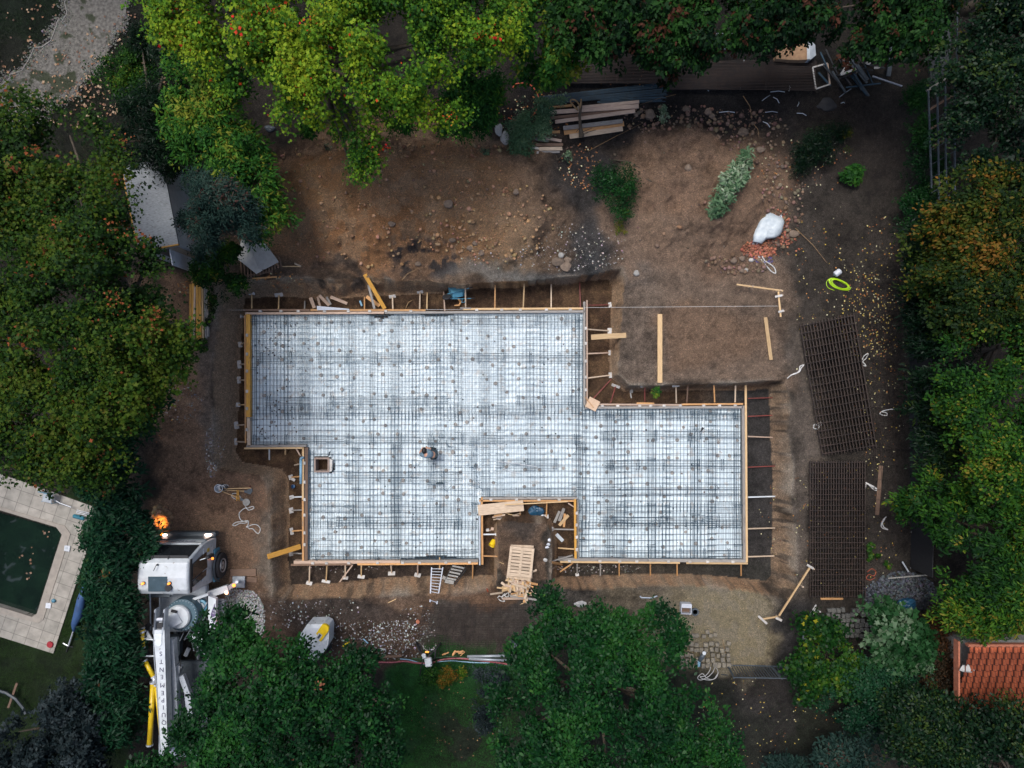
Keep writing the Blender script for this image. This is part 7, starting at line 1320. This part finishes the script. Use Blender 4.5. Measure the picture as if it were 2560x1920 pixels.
plant('fresh green fern-like plant on the dark soil of the upper right', [(2130,435,.4,.36,.3,.2),(2145,420,.4,.25,.2,.15),(2115,440,.3,.2,.15,.1)], 'bamboo', 'fern', .15, 600, .2, tone=.35)
plant('light green leaves on the left rim of the tangled brush', [(2010,395,.3,.15,.2,.1),(1995,410,.2,.1,.1,.1),(2020,370,.3,.12,.15,.1)], 'vivid', 'broad', .08, 240, .12, tone=.6)
for i, (a, b_, z, rx, ry) in enumerate([(2290,240,.8,.4,.4),(2310,340,1.,.45,.7),(2320,430,1.2,.6,.7),(2290,510,1.2,.55,.5),(2300,580,1.2,.5,.5)]):
    plant(f'{ORD[i]} green bush from the top along the right fence', [(a,b_,z,rx,ry,.4),(a+20,b_-15,z+.1,rx*.8,ry*.7,.35)], 'magn', 'broad', .10, 1900, .22, tone=.45, gaps=.4, name='fence_bush', cat='bush')
plant('pale green leafy shoot beside the lower mesh stack', [(2178,1368,.3,.14,.12,.08),(2188,1385,.2,.14,.1,.08),(2172,1392,.2,.12,.1,.08)], 'vine', 'maple', .17, 70, .14, tone=.75)
plant('pale green leafy shoot above the dark stone heap', [(2220,1412,.2,.10,.14,.08)], 'vine', 'maple', .14, 36, .12, tone=.65)
plant('small bright weed in the trench above the right wing', [(1626,978,.12,.14,.18,.1)], 'bamboo', 'broad', .09, 170, .12, tone=.55)
plant('green and yellow shrub on the lawn below the junction box', [(1080,1690,.7,.25,.3,.25),(1068,1700,.6,.2,.2,.2)], 'vivid', 'broad', .09, 520, .16, tone=.55)
plant('yellow leafed shrub on the lawn right of the green one', [(1118,1690,.7,.35,.28,.25),(1108,1700,.6,.25,.2,.2)], 'gold', 'broad', .09, 700, .16, tone=.92)
plant('small green shrub on the lawn, right of the yellow one', [(1156,1682,.4,.16,.2,.15)], 'vivid', 'broad', .08, 240, .12, tone=.5)
plant('grey-leaved ground shrub on the right of the lawn', [(1230,1700,.4,.6,.5,.3),(1220,1760,.4,.5,.6,.3),(1210,1810,.3,.4,.4,.25)], 'blue', 'broad', .08, 3200, .2, tone=.45, gaps=.45)
plant('little pale plant at the upper left of the big heap', [(813,370,.2,.2,.12,.12),(1212,380,.2,.14,.14,.1)][:1], 'silver', 'lance', .10, 120, .14, tone=.6)
plant('little pale green plant on the upper edge of the big heap', [(1212,380,.2,.15,.13,.1)], 'silver', 'lance', .10, 120, .13, tone=.5)
for i, (a, b_) in enumerate([(530, 760), (520, 800), (600, 710), (645, 660), (610, 735), (505, 865)]):
    plant(f'{["small yellowish weed upper","small yellowish weed lower","low green weed right","thin green weed","pale green weed","short green weed"][i]} {["right of the yellow beams","right of the yellow beams","of the bright green shrub","below the tip of the grey tarp","on the pit corner below the tarp","at the foot of the yellow beams"][i]}', [(a, b_, .25, .2, .28, .15)], 'vivid' if i > 1 else 'gold', 'broad', .09, 240, .14, tone=.55)
# ------------------------------------------------------------ shed, tarp, neighbours
def roofbox(t, q, z0, z1, th, mroof, mwall, over=0.):
    """q: plan corners (world) of the walls"""
    MB().prism(q, z0, z1-th).build('wall', mwall, t); c = sum((Vector((*p, 0)) for p in q), Vector())/len(q)
    return MB().prism([tuple((Vector((*p, 0))+(Vector((*p, 0))-c).normalized()*over)[:2]) for p in q], z1-th, z1).build('roof', mroof, t)
zr = 2.5
a, b_, c = P(303, 416, zr), P(345, 629, zr), P(446, 611, zr); d = a+(c-b_)
t = thing('shed', 'grey roofed white site shed with yellow edging, half under the blue-green conifer', 'shed', Vector(((a.x+c.x)/2, (a.y+c.y)/2, 0)))
rf = roofbox(t, [tuple(v[:2]) for v in (a, b_, c, d)], 0, zr, .10, M['roofsheet'], M['white'], .0)
for p, q in ((b_, c), (a, b_)):
    mb = MB(); boxr(mb, p+Vector((0, 0, .015)), q+Vector((0, 0, .015)), .05, .13); mb.build('edge_trim', M['yellow'], rf)
wv = (c-b_).normalized(); nv = Vector((wv.y, -wv.x, 0))
def wq(u0, u1, z0, z1, off, m_, nm):
    p0, p1 = b_+wv*u0+nv*off, b_+wv*u1+nv*off; MB().add([(p0.x, p0.y, z0), (p1.x, p1.y, z0), (p1.x, p1.y, z1), (p0.x, p0.y, z1), (p0.x-nv.x*.02, p0.y-nv.y*.02, z0), (p1.x-nv.x*.02, p1.y-nv.y*.02, z0), (p1.x-nv.x*.02, p1.y-nv.y*.02, z1), (p0.x-nv.x*.02, p0.y-nv.y*.02, z1)], [(0, 1, 2, 3), (4, 7, 6, 5), (0, 4, 5, 1), (1, 5, 6, 2), (2, 6, 7, 3), (3, 7, 4, 0)]).build(nm, M[m_], t)
wq(.5, 1.05, .1, 2.2, .03, 'dgrey', 'doorway'); wq(1.08, 1.42, .1, 2.2, .035, 'pale', 'door')
mb = MB(); p0 = b_+wv*1.05+nv*.04; mb.box((p0.x+nv.x*.3, p0.y+nv.y*.3, 1.15), (.04, .62, 2.0), rot('Z', math.atan2(nv.y, nv.x)-math.pi/2)); mb.build('open_door', M['whitep'], t)
# tarp over dark slats
t = thing('tarp', 'pale grey sheet of board thrown over dark slats at the corner of the pit', 'tarp', G(628, 645)); zt_ = .55
for i in range(14):
    x0_ = 600+i*7.5; MB().tube([G(x0_, 612+i*2.2, .35), G(x0_+6, 702-i*2.6, .3)], .035, 5).build('slat', M['brownw'], t)
q = [P(*p, zt_) for p in ((603,600),(640,605),(634,640),(656,676),(641,685),(592,646))]; MB().prism([tuple(v[:2]) for v in q], zt_-.02, [zt_, zt_+.02, zt_+.05, zt_, zt_, zt_-.03+.04]).build('sheet', M['tarp'], t)
q = [P(*p, zt_+.04) for p in ((640,605),(664,609),(697,655),(660,674),(646,672),(634,640))]; MB().prism([tuple(v[:2]) for v in q], zt_+.025, [zt_+.05, zt_+.06, zt_+.03, zt_+.05, zt_+.05, zt_+.08]).build('sheet', M['tarp'], t)
# red tiled house
t = thing('house', 'corner of a house with an orange-red tiled roof at the right edge', 'house', P(2520, 1690, 0))
za, zb_ = 2.6, 3.6
x0, x1 = P(2396, 0, 3).x, P(2720, 0, 3).x; ya, yb = P(0, 1616, zb_).y, P(0, 1775, za).y
MB().box(((x0+x1)/2+.15, (ya+yb)/2, 1.2), (x1-x0-.5, ya-yb-.4, 2.4)).build('wall', M['concrete'], t)
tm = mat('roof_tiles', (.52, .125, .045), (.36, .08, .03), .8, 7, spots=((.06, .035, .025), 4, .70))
nc_, nr = 34, 11
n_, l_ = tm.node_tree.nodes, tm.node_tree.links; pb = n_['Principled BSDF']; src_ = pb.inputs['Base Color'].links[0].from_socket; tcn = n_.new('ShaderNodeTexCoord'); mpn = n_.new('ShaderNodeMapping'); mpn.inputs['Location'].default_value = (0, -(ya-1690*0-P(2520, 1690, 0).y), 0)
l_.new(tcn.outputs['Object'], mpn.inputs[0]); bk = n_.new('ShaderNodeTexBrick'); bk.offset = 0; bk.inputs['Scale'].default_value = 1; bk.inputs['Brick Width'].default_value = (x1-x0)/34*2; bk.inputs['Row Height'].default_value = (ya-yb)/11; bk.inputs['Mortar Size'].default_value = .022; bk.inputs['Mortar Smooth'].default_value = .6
bk.inputs['Color1'].default_value = (1, 1, 1, 1); bk.inputs['Color2'].default_value = (.8, .78, .76, 1); bk.inputs['Mortar'].default_value = (.16, .13, .12, 1); l_.new(mpn.outputs[0], bk.inputs['Vector'])  # dark joint lines painted in for the shadow between tile courses
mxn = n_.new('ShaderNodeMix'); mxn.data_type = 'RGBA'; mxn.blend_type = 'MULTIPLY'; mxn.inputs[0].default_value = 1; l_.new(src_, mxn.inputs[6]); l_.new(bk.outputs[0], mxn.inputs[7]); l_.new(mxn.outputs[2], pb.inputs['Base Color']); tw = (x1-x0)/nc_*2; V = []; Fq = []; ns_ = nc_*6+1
for r_ in range(nr):
    for e in (0, 1):
        f = (r_+e)/nr; y = ya+(yb-ya)*f; z = zb_+(za-zb_)*f+(.0 if e else .0)+(.09 if e == 1 else .0)
        for i in range(ns_): x = x0+(x1-x0)*i/(ns_-1); V.append((x+.01*math.sin(r_*5), y, z+.07*math.cos(i/6*math.pi)))
for r_ in range(nr):
    for i in range(ns_-1): a0 = r_*2*ns_+i; Fq.append((a0, a0+1, a0+ns_+1, a0+ns_))
    if r_ < nr-1:
        for i in range(ns_-1): a0 = (r_*2+1)*ns_+i; Fq.append((a0, a0+1, a0+ns_+1, a0+ns_))
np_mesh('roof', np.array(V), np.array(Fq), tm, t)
MB().box(((x0+x1)/2, ya+.02, zb_-.1), (x1-x0, .10, .2)).build('gable_board', M['brick'], t); MB().box((x0-.03, (ya+yb)/2, (za+zb_)/2-.15), (.06, ya-yb, .3)).build('verge_board', M['brick'], t)
MB().lump(P(2417, 1672, 3.3), .16, .3, (1.4, .9, .4), 2).build('mortar_patch', M['tarp'], t)
# slab path and timber frame on the right
q = [(2312,52),(2372,30),(2372,178),(2322,218)]; tag(MB().prism([tuple(P(*p)[:2]) for p in q], -.1, .16).build('concrete_slab', mat('dark_concrete', (.045,.048,.05), (.022,.026,.028), .9, 3)), kind='structure')
t = thing('pergola', 'dark timber frame with long grey rails along the right boundary', 'pergola', G(2355, 350)); zp = 1.9
for a, b_, c_x, d in [(2322,225,2330,470),(2344,214,2350,560),(2364,204,2367,560),(2388,190,2388,560),(2394,30,2392,190)]: mb = MB(); boxr(mb, P(a, b_, zp+.05), P(c_x, d, zp+.05), .055, .06); mb.build('rail', M['concrete' if 0 else 'dgrey'], t)
for i, (a, b_, c_x, d) in enumerate([(2318,226,2384,184),(2322,275,2390,234),(2326,322,2390,288),(2330,366,2390,334),(2338,460,2390,442),(2340,520,2390,500)]): mb = MB(); boxr(mb, P(a, b_, zp), P(c_x, d, zp), .08, .08); mb.build('cross_beam', M['grey' if i == 0 else 'brownw'], t)
for a, b_ in [(2320,228),(2386,186),(2388,560),(2348,560)]: MB().box(P(a, b_, zp/2), (.09, .09, zp)).build('post', M['brownw'], t)
for i in range(9): MB().box(P(2355+random.uniform(-8, 8), 250+i*36, zp-.12), (1.0, .03, .03), rot('Z', R(30))).build('lath', M['dgrey'], t)
t = thing('boundary_fence', 'black netting fence running down the right side of the plot', 'fence', G(2274, 900))
fp = [(2276, 470), (2273, 640), (2270, 760), (2273, 900), (2271, 1000), (2275, 1120), (2273, 1250), (2278, 1330), (2276, 1420)]
for a, b_ in zip(fp, fp[1:]):
    A, B = G(*a, .0), G(*b_, .0); MB().add([A, B, B+Vector((.03, 0, 1.5)), A+Vector((.03, 0, 1.5)), A+Vector((.03, 0, 0)), B+Vector((.03, 0, 0)), B+Vector((.06, 0, 1.5)), A+Vector((.06, 0, 1.5))], [(0, 1, 2, 3), (5, 4, 7, 6), (0, 4, 5, 1), (3, 2, 6, 7), (0, 3, 7, 4), (1, 5, 6, 2)]).build('netting', M['black'], t)
for a in fp: MB().tube([G(*a, 0), G(*a, 1.6)], .03, 6).build('post', M['black'], t)
# things under the cedars
t = thing('padded_box', 'tan fabric covered box with a white edge strip and grey end, under the cedars', 'box', G(1985, 130)); z = .55
q = [P(*p, z) for p in ((1941,146),(1948,116),(1962,108),(2022,96),(2018,150),(1990,150))]; MB().prism([tuple(v[:2]) for v in q], .05, [z-.05, z-.02, z, z+.06, z+.05, z]).build('body', M['canvas'], t)
q = [P(*p, z+.03) for p in ((2016,96),(2024,94),(2024,149),(2017,149))]; MB().prism([tuple(v[:2]) for v in q], .05, z+.07).build('edge_strip', M['white'], t)
q = [P(*p, z) for p in ((2025,100),(2038,112),(2040,138),(2025,150))]; MB().prism([tuple(v[:2]) for v in q], .05, z).build('end_panel', M['lgrey'], t)
for i, (a, b_, c_x, d, lb) in enumerate([(1790, 84, 1842, 122, 'left metal tube chair frame lying under the cedars'), (1874, 74, 1926, 102, 'right metal tube chair frame lying under the cedars')]):
    t = thing('chair_frame', lb, 'chair frame', G((a+c_x)/2, (b_+d)/2)); z = .5
    q = [P(a+3, b_, z), P(c_x-1, b_, z), P(c_x, d-8, z), P(c_x-8, d, z), P(a+6, d, z), P(a, d-6, z), P(a, b_+3, z)]
    MB().tube(q, .022, 6, closed=True).build('frame_tube', M['alu' if i == 0 else 'dgrey'], t); MB().tube([P(a+2, (b_+d)/2+3, z), P(c_x, (b_+d)/2+3, z)], .03, 6).build('cross_tube', M['lgrey'], t)
    for x, y in ((a+4, b_+2), (c_x-2, b_+2), (a+4, d-4), (c_x-5, d-4)): MB().tube([P(x, y, z), P(x, y, .02)], .018, 5).build('leg', M['dgrey'], t)
t = thing('garden_chair', 'small reddish white chair frame half hidden under the second cedar', 'chair', G(1525, 120))
for a, b_, c_x, d in [(1497,114,1540,114),(1497,123,1540,124),(1538,115,1548,95),(1541,126,1537,136),(1544,126,1542,138),(1548,120,1546,134)]: MB().tube([P(a, b_, .5), P(c_x, d, .5)], .018, 5).build('tube', M['pink'], t)
MB().lump(P(1548, 103, .5), .14, .3, (1.1, 1, .4), 2).build('cushion', M['redm'], t)
bagm(1440, 122, .22, 'plate', 'paper_sack', 'torn pale sack half hidden under the first cedar', 'sack', (1.3, .9, .5))
tag(MB().lump(G(1420, 190, .1), .10, .5, (1.3, 1, .7), 1).build('purple_rag', M['purple']), 'small purple rag beside the long dark mesh stack', 'rag')
for a, b_, r_, lb in [(1246, 325, .2, 'upper crumpled pale film in the weeds left of the timber'), (1262, 345, .24, 'lower crumpled pale film in the weeds left of the timber')]: bagm(a, b_, r_, 'tarp', 'plastic_film', lb, 'plastic film', (.8, 1.2, .4))
bagm(676, 322, .2, 'dgrey', 'dark_sack', 'dark sack at the edge of the bamboo by the big heap', 'sack', (1, .8, .5))
# scrap metal heap
t = thing('window_frame', 'pale empty window frame lying at the left of the scrap metal heap', 'frame', G(2053, 195)); z = .3
fq = [P(2032, 168, z), P(2069, 158, z), P(2075, 210, z), P(2040, 222, z)]
for i in range(4): mb = MB(); boxr(mb, fq[i], fq[(i+1) % 4], .055, .05); mb.build('frame_bar', M['plate'] if i != 1 else M['pink'], t)
for i in range(26):
    cx, cy = random.uniform(2060, 2200), random.uniform(140, 225); an = random.choice([random.uniform(-1.2, -.8), random.uniform(-.5, .3), random.uniform(-1.2, -.8)]); L = random.uniform(30, 90); zc = random.uniform(.1, .5)
    A = P(cx-math.cos(an)*L/2, cy-math.sin(an)*L/2*-1, zc); B = P(cx+math.cos(an)*L/2, cy+math.sin(an)*L/2*-1, zc+.05)
    A.y, B.y = max(min(A.y, P(0, 130).y), P(0, 245).y), max(min(B.y, P(0, 130).y), P(0, 245).y)
    mb = MB(); boxr(mb, A, B, random.uniform(.03, .09), .04); tag(mb.build('scrap_bar', M[random.choice(['dgrey', 'black', 'black', 'steel', 'rust'])]), 'dark metal bar lying in the scrap heap below the cedars', 'metal bar', 'bars of the scrap metal heap')
for a, b_, c_x, d, w_, m_, lb in [(2126,140,2170,200,9,'dgrey','broad dark channel slanting across the scrap metal heap'),(2182,190,2256,215,3,'alu','long bright thin bar sticking out right of the scrap metal heap'),(2238,62,2222,190,10,'dgrey','long black trough standing right of the scrap metal heap'),(2103,185,2120,160,5,'plate','pale bent bracket on the scrap metal heap, upper part'),(2103,186,2140,172,5,'plate','pale bent bracket on the scrap metal heap, lower part'),(2246,108,2244,90,6,'alu','short bright strip above the black trough')]:
    mb = MB(); boxr(mb, P(a, b_, .55), P(c_x, d, .5), px2m(w_), .06); tag(mb.build('scrap_bar', M[m_]), lb, 'metal bar')
for i, (a, b_) in enumerate([(2245, 70), (2233, 75), (2280, 87), (2176, 138), (2170, 158), (2192, 170)]): tag(MB().lump(G(a, b_, .5), .09, .5, (1.3, .8, .4), 1).build('metal_scrap', M['plate']), f'{ORD[i]} crumpled pale metal scrap on the heap below the cedars, from the top', 'metal scrap')
bagm(2068, 262, .34, 'black', 'net_bundle', 'round bundle of black netting on the dark soil below the scrap heap', 'net', (1.3, .8, .15))
# pool side things
t = thing('garden_chair', 'grey garden chair with blue frame on the pool tiles', 'chair', P(119, 1245, .06)); c = P(119, 1244, .5)
MB().bevbox(c, (.40, .40, .04), .05, rot('Z', R(-12))).build('seat', M['lgrey'], t); rr = rot('Z', R(-12))
for sx_, sy_ in ((-1, -1), (1, -1), (1, 1), (-1, 1)): MB().tube([c+rr @ Vector((sx_*.2, sy_*.2, 0)), c+rr @ Vector((sx_*.22, sy_*.22, -.44))], .016, 6).build('leg', M['blue'], t)
MB().tube([c+rr @ Vector((-.2, .19, .0)), c+rr @ Vector((-.19, .26, .38)), c+rr @ Vector((.19, .26, .38)), c+rr @ Vector((.2, .19, 0))], .018, 6).build('backrest_frame', M['blue'], t); MB().bevbox(c+rr @ Vector((0, .24, .2)), (.36, .03, .28), .01, rr).build('backrest', M['lgrey'], t)
t = thing('garden_chair', 'teal garden chair lying tipped near the hedge on the pool tiles', 'chair', P(198, 1292, .06)); rr = rot('Z', R(-14)); c = P(197, 1293, .3)
MB().bevbox(c, (.50, .16, .12), .04, rr).build('seat', mat('teal_fabric', (.01,.12,.17), (.01,.09,.13), .6), t)
for o_ in (.18, .24, .30): MB().tube([c+rr @ Vector((-.1, o_, .1)), c+rr @ Vector((.45, o_, .1))], .014, 6).build('leg', M['alu'], t)
MB().tube([P(133, 1248, .3), P(150, 1258, .3), P(178, 1268, .3)], .02, 6).build('frame_tube', M['alu'], t)
for a, b_, w_, m_, lb in [(168, 1371, .24, 'whitep', 'white square skimmer lid on the pool tiles, upper one'), (121, 1514, .22, 'whitep', 'white square skimmer lid on the pool tiles, lower one')]: tag(MB().bevbox(P(a, b_, .085), (w_, w_, .04), .01, rot('Z', R(-8))).build('skimmer_lid', M[m_]), lb, 'lid')
tag(MB().cyl(P(166, 1370, .108), .05, .01, 12).build('lid_knob', M['lgrey']), 'round grey knob on the upper white skimmer lid', 'knob')
tag(MB().lump(P(134, 1502, .1), .09, .05, (1, 1, .7), 2).build('ball', M['blue'], smooth=True), 'small grey-blue ball on the pool tiles', 'ball')
tag(MB().lathe(P(126, 1611, .06), [(.10, 0), (.14, .03), (.12, .06), (.04, .06)], 18).build('dish', mat('red_plastic', (.30,.02,.03), (.22,.015,.02), .4)), 'dark red round dish at the corner of the pool tiles', 'dish')
t = thing('parasol', 'closed blue parasol lying on the dark lawn beside the pool', 'parasol', G(200, 1530))
MB().tube([G(222, 1420, .25), G(214, 1462, .3), G(203, 1500, .3), G(195, 1540, .25), G(186, 1560, .2), G(184, 1578, .15)], [.05, .11, .17, .19, .13, .05], 12).build('canopy', M['bluec'], t, smooth=True)
MB().tube([G(185, 1572, .15), G(171, 1615, .12)], .035, 8).build('pole', M['alu'], t)
for a, b_ in ((158, 1608), (166, 1630), (183, 1618), (172, 1604)): MB().tube([G(171, 1615, .06), G(a, b_, .04)], .022, 5).build('base_arm', M['black' if a > 160 else 'alu'], t)
t = thing('wooden_bench', 'dark curved rail with a cross bar on the lawn at the left edge', 'bench', G(20, 1740))
MB().tube([G(x, y, .35) for x, y in [(-20, 1722), (15, 1732), (40, 1748), (58, 1770), (64, 1785)]], .06, 6).build('curved_rail', M['dgrey'], t); mb = MB(); boxr(mb, G(42, 1708, .3), G(20, 1770, .3), .09, .05); mb.build('cross_bar', M['brownw'], t)
bagm(945, 1760, .35, 'brownw', 'crate_box', 'brown slatted crate in the shade of the left magnolia', 'crate', (.8, 1., .4))
# machine with yellow band
t = thing('compressor', 'white machine hood with a yellow band, half under the bottom left tree', 'machine', G(780, 1620)); zc = 1.15
o5 = [(768,1561),(808,1560),(819,1566),(822,1576),(820,1612),(812,1628),(792,1650),(760,1660),(728,1618),(738,1604)]
q = [P(*p, zc) for p in o5]; MB().prism([tuple(v[:2]) for v in q], .25, [zc-.02, zc, zc-.05, zc-.08, zc-.05, zc-.08, zc, zc, zc, zc]).build('hood', M['white'], t)
q = [P(*p, zc+.03) for p in ((806,1560.5),(815,1562),(822,1568),(821,1578),(802,1604),(797,1601),(802,1592),(793,1588),(790,1584))]; MB().prism([tuple(v[:2]) for v in q], zc-.12, zc+.03).build('yellow_band', M['yel'], t)
q = [P(*p, zc+.035) for p in ((797,1582),(806,1588),(798,1600),(790,1594))]; MB().prism([tuple(v[:2]) for v in q], zc, zc+.035).build('label_plate', M['whitep'], t)
q = [P(*p, zc+.04) for p in ((799,1585),(803,1588),(797,1597),(793,1594))]; MB().prism([tuple(v[:2]) for v in q], zc, zc+.04).build('dark_window', M['dgrey'], t)
q = [P(*p, zc+.01) for p in ((775,1570),(798,1570),(770,1606),(748,1600))]; MB().prism([tuple(v[:2]) for v in q], zc, zc+.015).build('lid_panel', M['whitep'], t)
for a, b_ in ((772, 1568), (816, 1575), (740, 1620), (800, 1640)): rr = rot('Y', R(90)); MB().lathe(G(a, b_, .28), [(.1, -.08), (.27, -.08), (.27, .08), (.1, .08)], 18, rr).build('wheel', M['black'], t)
MB().prism([tuple(P(*p, .4)[:2]) for p in ((762,1556),(812,1554),(826,1564),(828,1620),(816,1634),(820,1570),(808,1560))], .3, .4).build('bumper', M['black'], t)
# junction box with black cables, pipes
t = thing('junction_box', 'white electric box on a black tripod at the edge of the lawn', 'electric box', G(1068, 1655)); z = .9
MB().bevbox(P(1071, 1655, z), (.28, .34, .22), .04, rot('Z', R(8))).build('housing', M['white'], t); MB().bevbox(P(1060, 1640, z), (.16, .2, .12), .03, rot('Z', R(20))).build('side_box', M['white'], t); MB().cyl(P(1078, 1661, z+.11), .025, .02, 10).build('knob', M['black'], t)
for pts in ([(1066,1645),(1052,1632),(1044,1618),(1041,1606)],[(1067,1644),(1080,1632),(1092,1620),(1101,1608)],[(1058,1648),(1052,1670),(1050,1688)],[(1088,1622),(1088,1644),(1082,1650)]): MB().tube([P(*pts[0], .8)]+[P(a, b_, .8-.22*(i+1)) for i, (a, b_) in enumerate(pts[1:])], .03, 6).build('leg', M['black'], t, smooth=True)
MB().tube([P(1041, 1606, .1), P(1048, 1622, .35), P(1056, 1638, .6), P(1064, 1648, .8)], .05, 6).build('cable', M['black'], t, smooth=True); MB().tube([P(1063, 1630, .7), P(1072, 1630, .7)], .03, 6).build('orange_clip', M['amber'], t)
for a, b_, c_x, d, lb in [(1168,1641,1292,1639,'upper grey plastic pipe lying at the right end of the hoses'),(1172,1647,1290,1652,'lower grey plastic pipe lying at the right end of the hoses')]: tag(MB().tube([G(a, b_, .12), G(c_x, d, .12)], .055, 12).build('plastic_pipe', M['lgrey'], smooth=True), lb, 'pipe')
mb = MB(); q = [P(*p, .5) for p in ((1275,1610),(1302,1604),(1306,1640),(1284,1642))]; mb.prism([tuple(v[:2]) for v in q], .05, .5); tag(mb.build('metal_box', M['dgrey']), 'dark grey metal box tucked under the left edge of the bottom centre tree', 'box')
tag(MB().cyl(G(1045, 1553, .03), .08, .10, 14).build('stump', M['brick']), 'round orange-brown stump beside the white pebbles', 'stump')
tag(MB().tube([G(858, 1616, .05), G(864, 1610, .06), G(874, 1606, .05)], .035, 6).build('yellow_tool', M['yel']), 'small bent yellow tool on the pebbles right of the white machine', 'tool'); tag(MB().tube([G(908, 1597, .05), G(920, 1608, .05)], .03, 6).build('grey_tube', M['hblue']), 'small grey-blue tube on the pebbles right of the yellow tool', 'tube')

# unseen trees added round the plot to block sky light and darken its edges
WL = []
for i in range(15): WL += [(-22+i*3.2, 20.6+random.uniform(0, 1.5)), (-22+i*3.2, -20.6-random.uniform(0, 1.5))]
for i in range(11): WL += [(-25.4-random.uniform(0, 1.2), -16+i*3.2), (25.4+random.uniform(0, 1.2), -16+i*3.2)]
k = len(WL); u = rng.standard_normal((k*700, 3)); u /= np.linalg.norm(u, axis=1)[:, None]; ix = np.repeat(np.arange(k), 700)
pos = np.array([(x, y, 7.5) for x, y in WL])[ix]+u*np.array([2.3, 2.3, 4.2])*(.6+.4*rng.random((k*700, 1)))
V, F = scatter(BROAD, pos, .75*(.6+.7*rng.random(k*700)), 1.2*rng.standard_normal(k*700), rng.random(k*700)*6.28)
tag(np_mesh('woodland', V, F, LM['dark'], attr={'tint': np.repeat(.2+.4*rng.random(k*700), 6)}), 'unseen ring of tall dark green trees added to shade the edges of the garden', 'woodland', kind='stuff')
